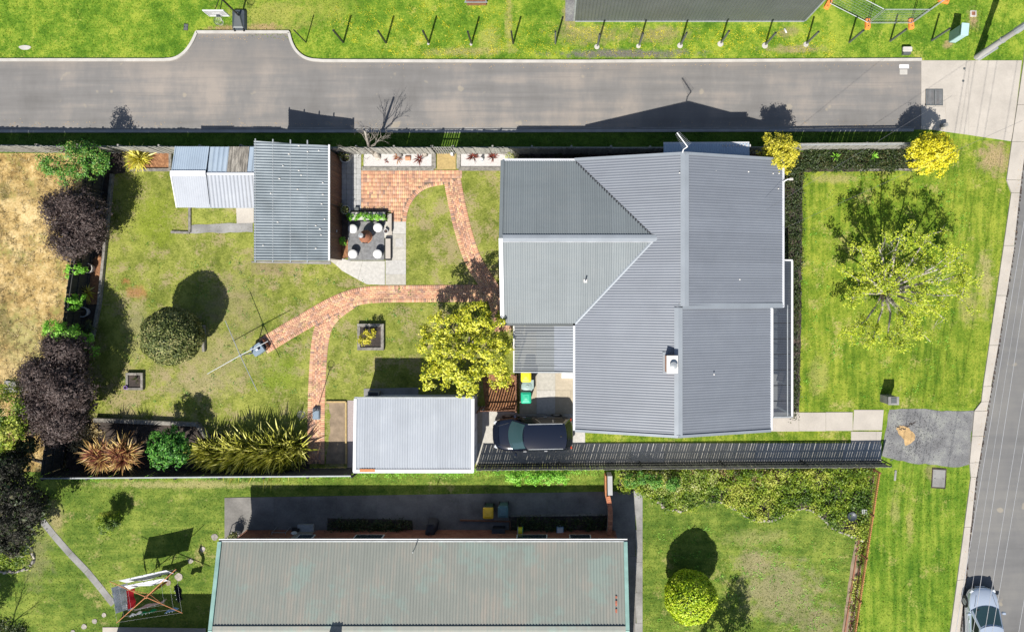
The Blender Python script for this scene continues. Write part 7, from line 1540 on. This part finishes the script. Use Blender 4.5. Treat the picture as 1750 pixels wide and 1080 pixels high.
# lawns: blades that break up the flat ground
HP = [gx for gx in ()]
house_fp = [(WX, WN), (XE, YN), (XE, YS), (XW2, YS), (XW2, WS), (WX, WS)]; gar = [(x0, y0) for x0, y0 in ((ga.location.x, ga.location.y),)]
tufts('lawn_blades', WL([(-10, -10), (960, -10), (960, 52), (1575, 52), (1575, -10), (1760, -10), (1742, 100), (1000, 104), (560, 103), (505, 70), (335, 52), (322, 78), (300, 98), (-10, 101)]), 60000, M['tuft_north'], .085, .05, 1, label='vivid green grass blades of the lawn beyond the lane')
PVN = [[tuple(p) for p in smooth_poly([s_ for s_ in []], 1)]] if False else []
def band(P, w):
    L_, R_ = [], []
    for i, p in enumerate(P): a = P[max(i - 1, 0)]; b = P[min(i + 1, len(P) - 1)]; d = (b - a).normalized(); n_ = Vector((-d.y, d.x)); L_.append(p + n_ * w); R_.append(p - n_ * w)
    return [tuple(q) for q in L_ + R_[::-1]]
av = [band(s1, .45), band(s2, .45), band(s3, .45), [tuple(p.xy) for p in PAT], WL([(560, 262), (617, 262), (617, 378), (694, 378), (694, 487), (625, 487), (560, 445)]), WL([(620, 262), (880, 262), (880, 291), (620, 291)]), WL([(430, 262), (597, 262), (597, 446), (430, 446)]), WL([(555, 685), (1000, 685), (1000, 810), (555, 810)]), WL([(312, 262), (432, 262), (432, 350), (312, 350)]), WL([(100, 262), (192, 300), (180, 430), (156, 592), (150, 718), (340, 722), (362, 752), (362, 810), (90, 810)])]
tufts('lawn_blades', WL([(186, 265), (870, 265), (870, 680), (555, 800), (104, 800)]), 60000, M['tuft_lawn'], .08, .045, 2, avoid=av, label='mown olive green grass blades of the back lawn')
tufts('lawn_blades', WL([(1366, 295), (1575, 293), (1570, 240), (1727, 245), (1718, 308), (1726, 330), (1713, 420), (1677, 660), (1674, 694), (1516, 698), (1362, 702)]), 44000, M['tuft_front'], .08, .045, 3, label='bright green grass blades of the front lawn')
tufts('lawn_blades', WL([(1002, 739), (1453, 738), (1453, 755), (1002, 756)]), 3500, M['tuft_front'], .07, .045, 4, label='narrow strip of grass blades beside the driveway')
tufts('lawn_blades', WL([(104, 812), (382, 815), (382, 955), (360, 1085), (-10, 1085), (-10, 985), (75, 900)]), 26000, M['tuft_front'], .08, .045, 5, avoid=[WL([(60, 890), (76, 880), (200, 1030), (186, 1040)])], label='green grass blades of the neighbour back lawn')
tufts('lawn_blades', WL([(1099, 848), (1120, 862), (1140, 874), (1168, 877), (1212, 860), (1262, 877), (1285, 893), (1318, 894), (1345, 880), (1368, 871), (1390, 877), (1422, 905), (1460, 922), (1436, 1085), (1099, 1085)]), 28000, M['tuft_front'], .08, .045, 6, label='grass blades of the neighbour front lawn')
tufts('lawn_blades', WL([(1498, 802), (1655, 803), (1656, 815), (1641, 930), (1621, 1085), (1460, 1085)]), 20000, M['tuft_north'], .08, .045, 7, avoid=[WL([(1590, 798), (1618, 798), (1614, 836), (1588, 836)])], label='green grass blades of the roadside verge')
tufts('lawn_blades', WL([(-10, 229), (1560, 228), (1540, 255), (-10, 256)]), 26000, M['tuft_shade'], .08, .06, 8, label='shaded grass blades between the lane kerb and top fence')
tufts('lawn_blades', WL([(384, 812), (1035, 806), (1030, 836), (384, 846)]), 9000, M['tuft_front'], .08, .05, 9, label='grass blades between the bottom fence and the neighbour driveway')
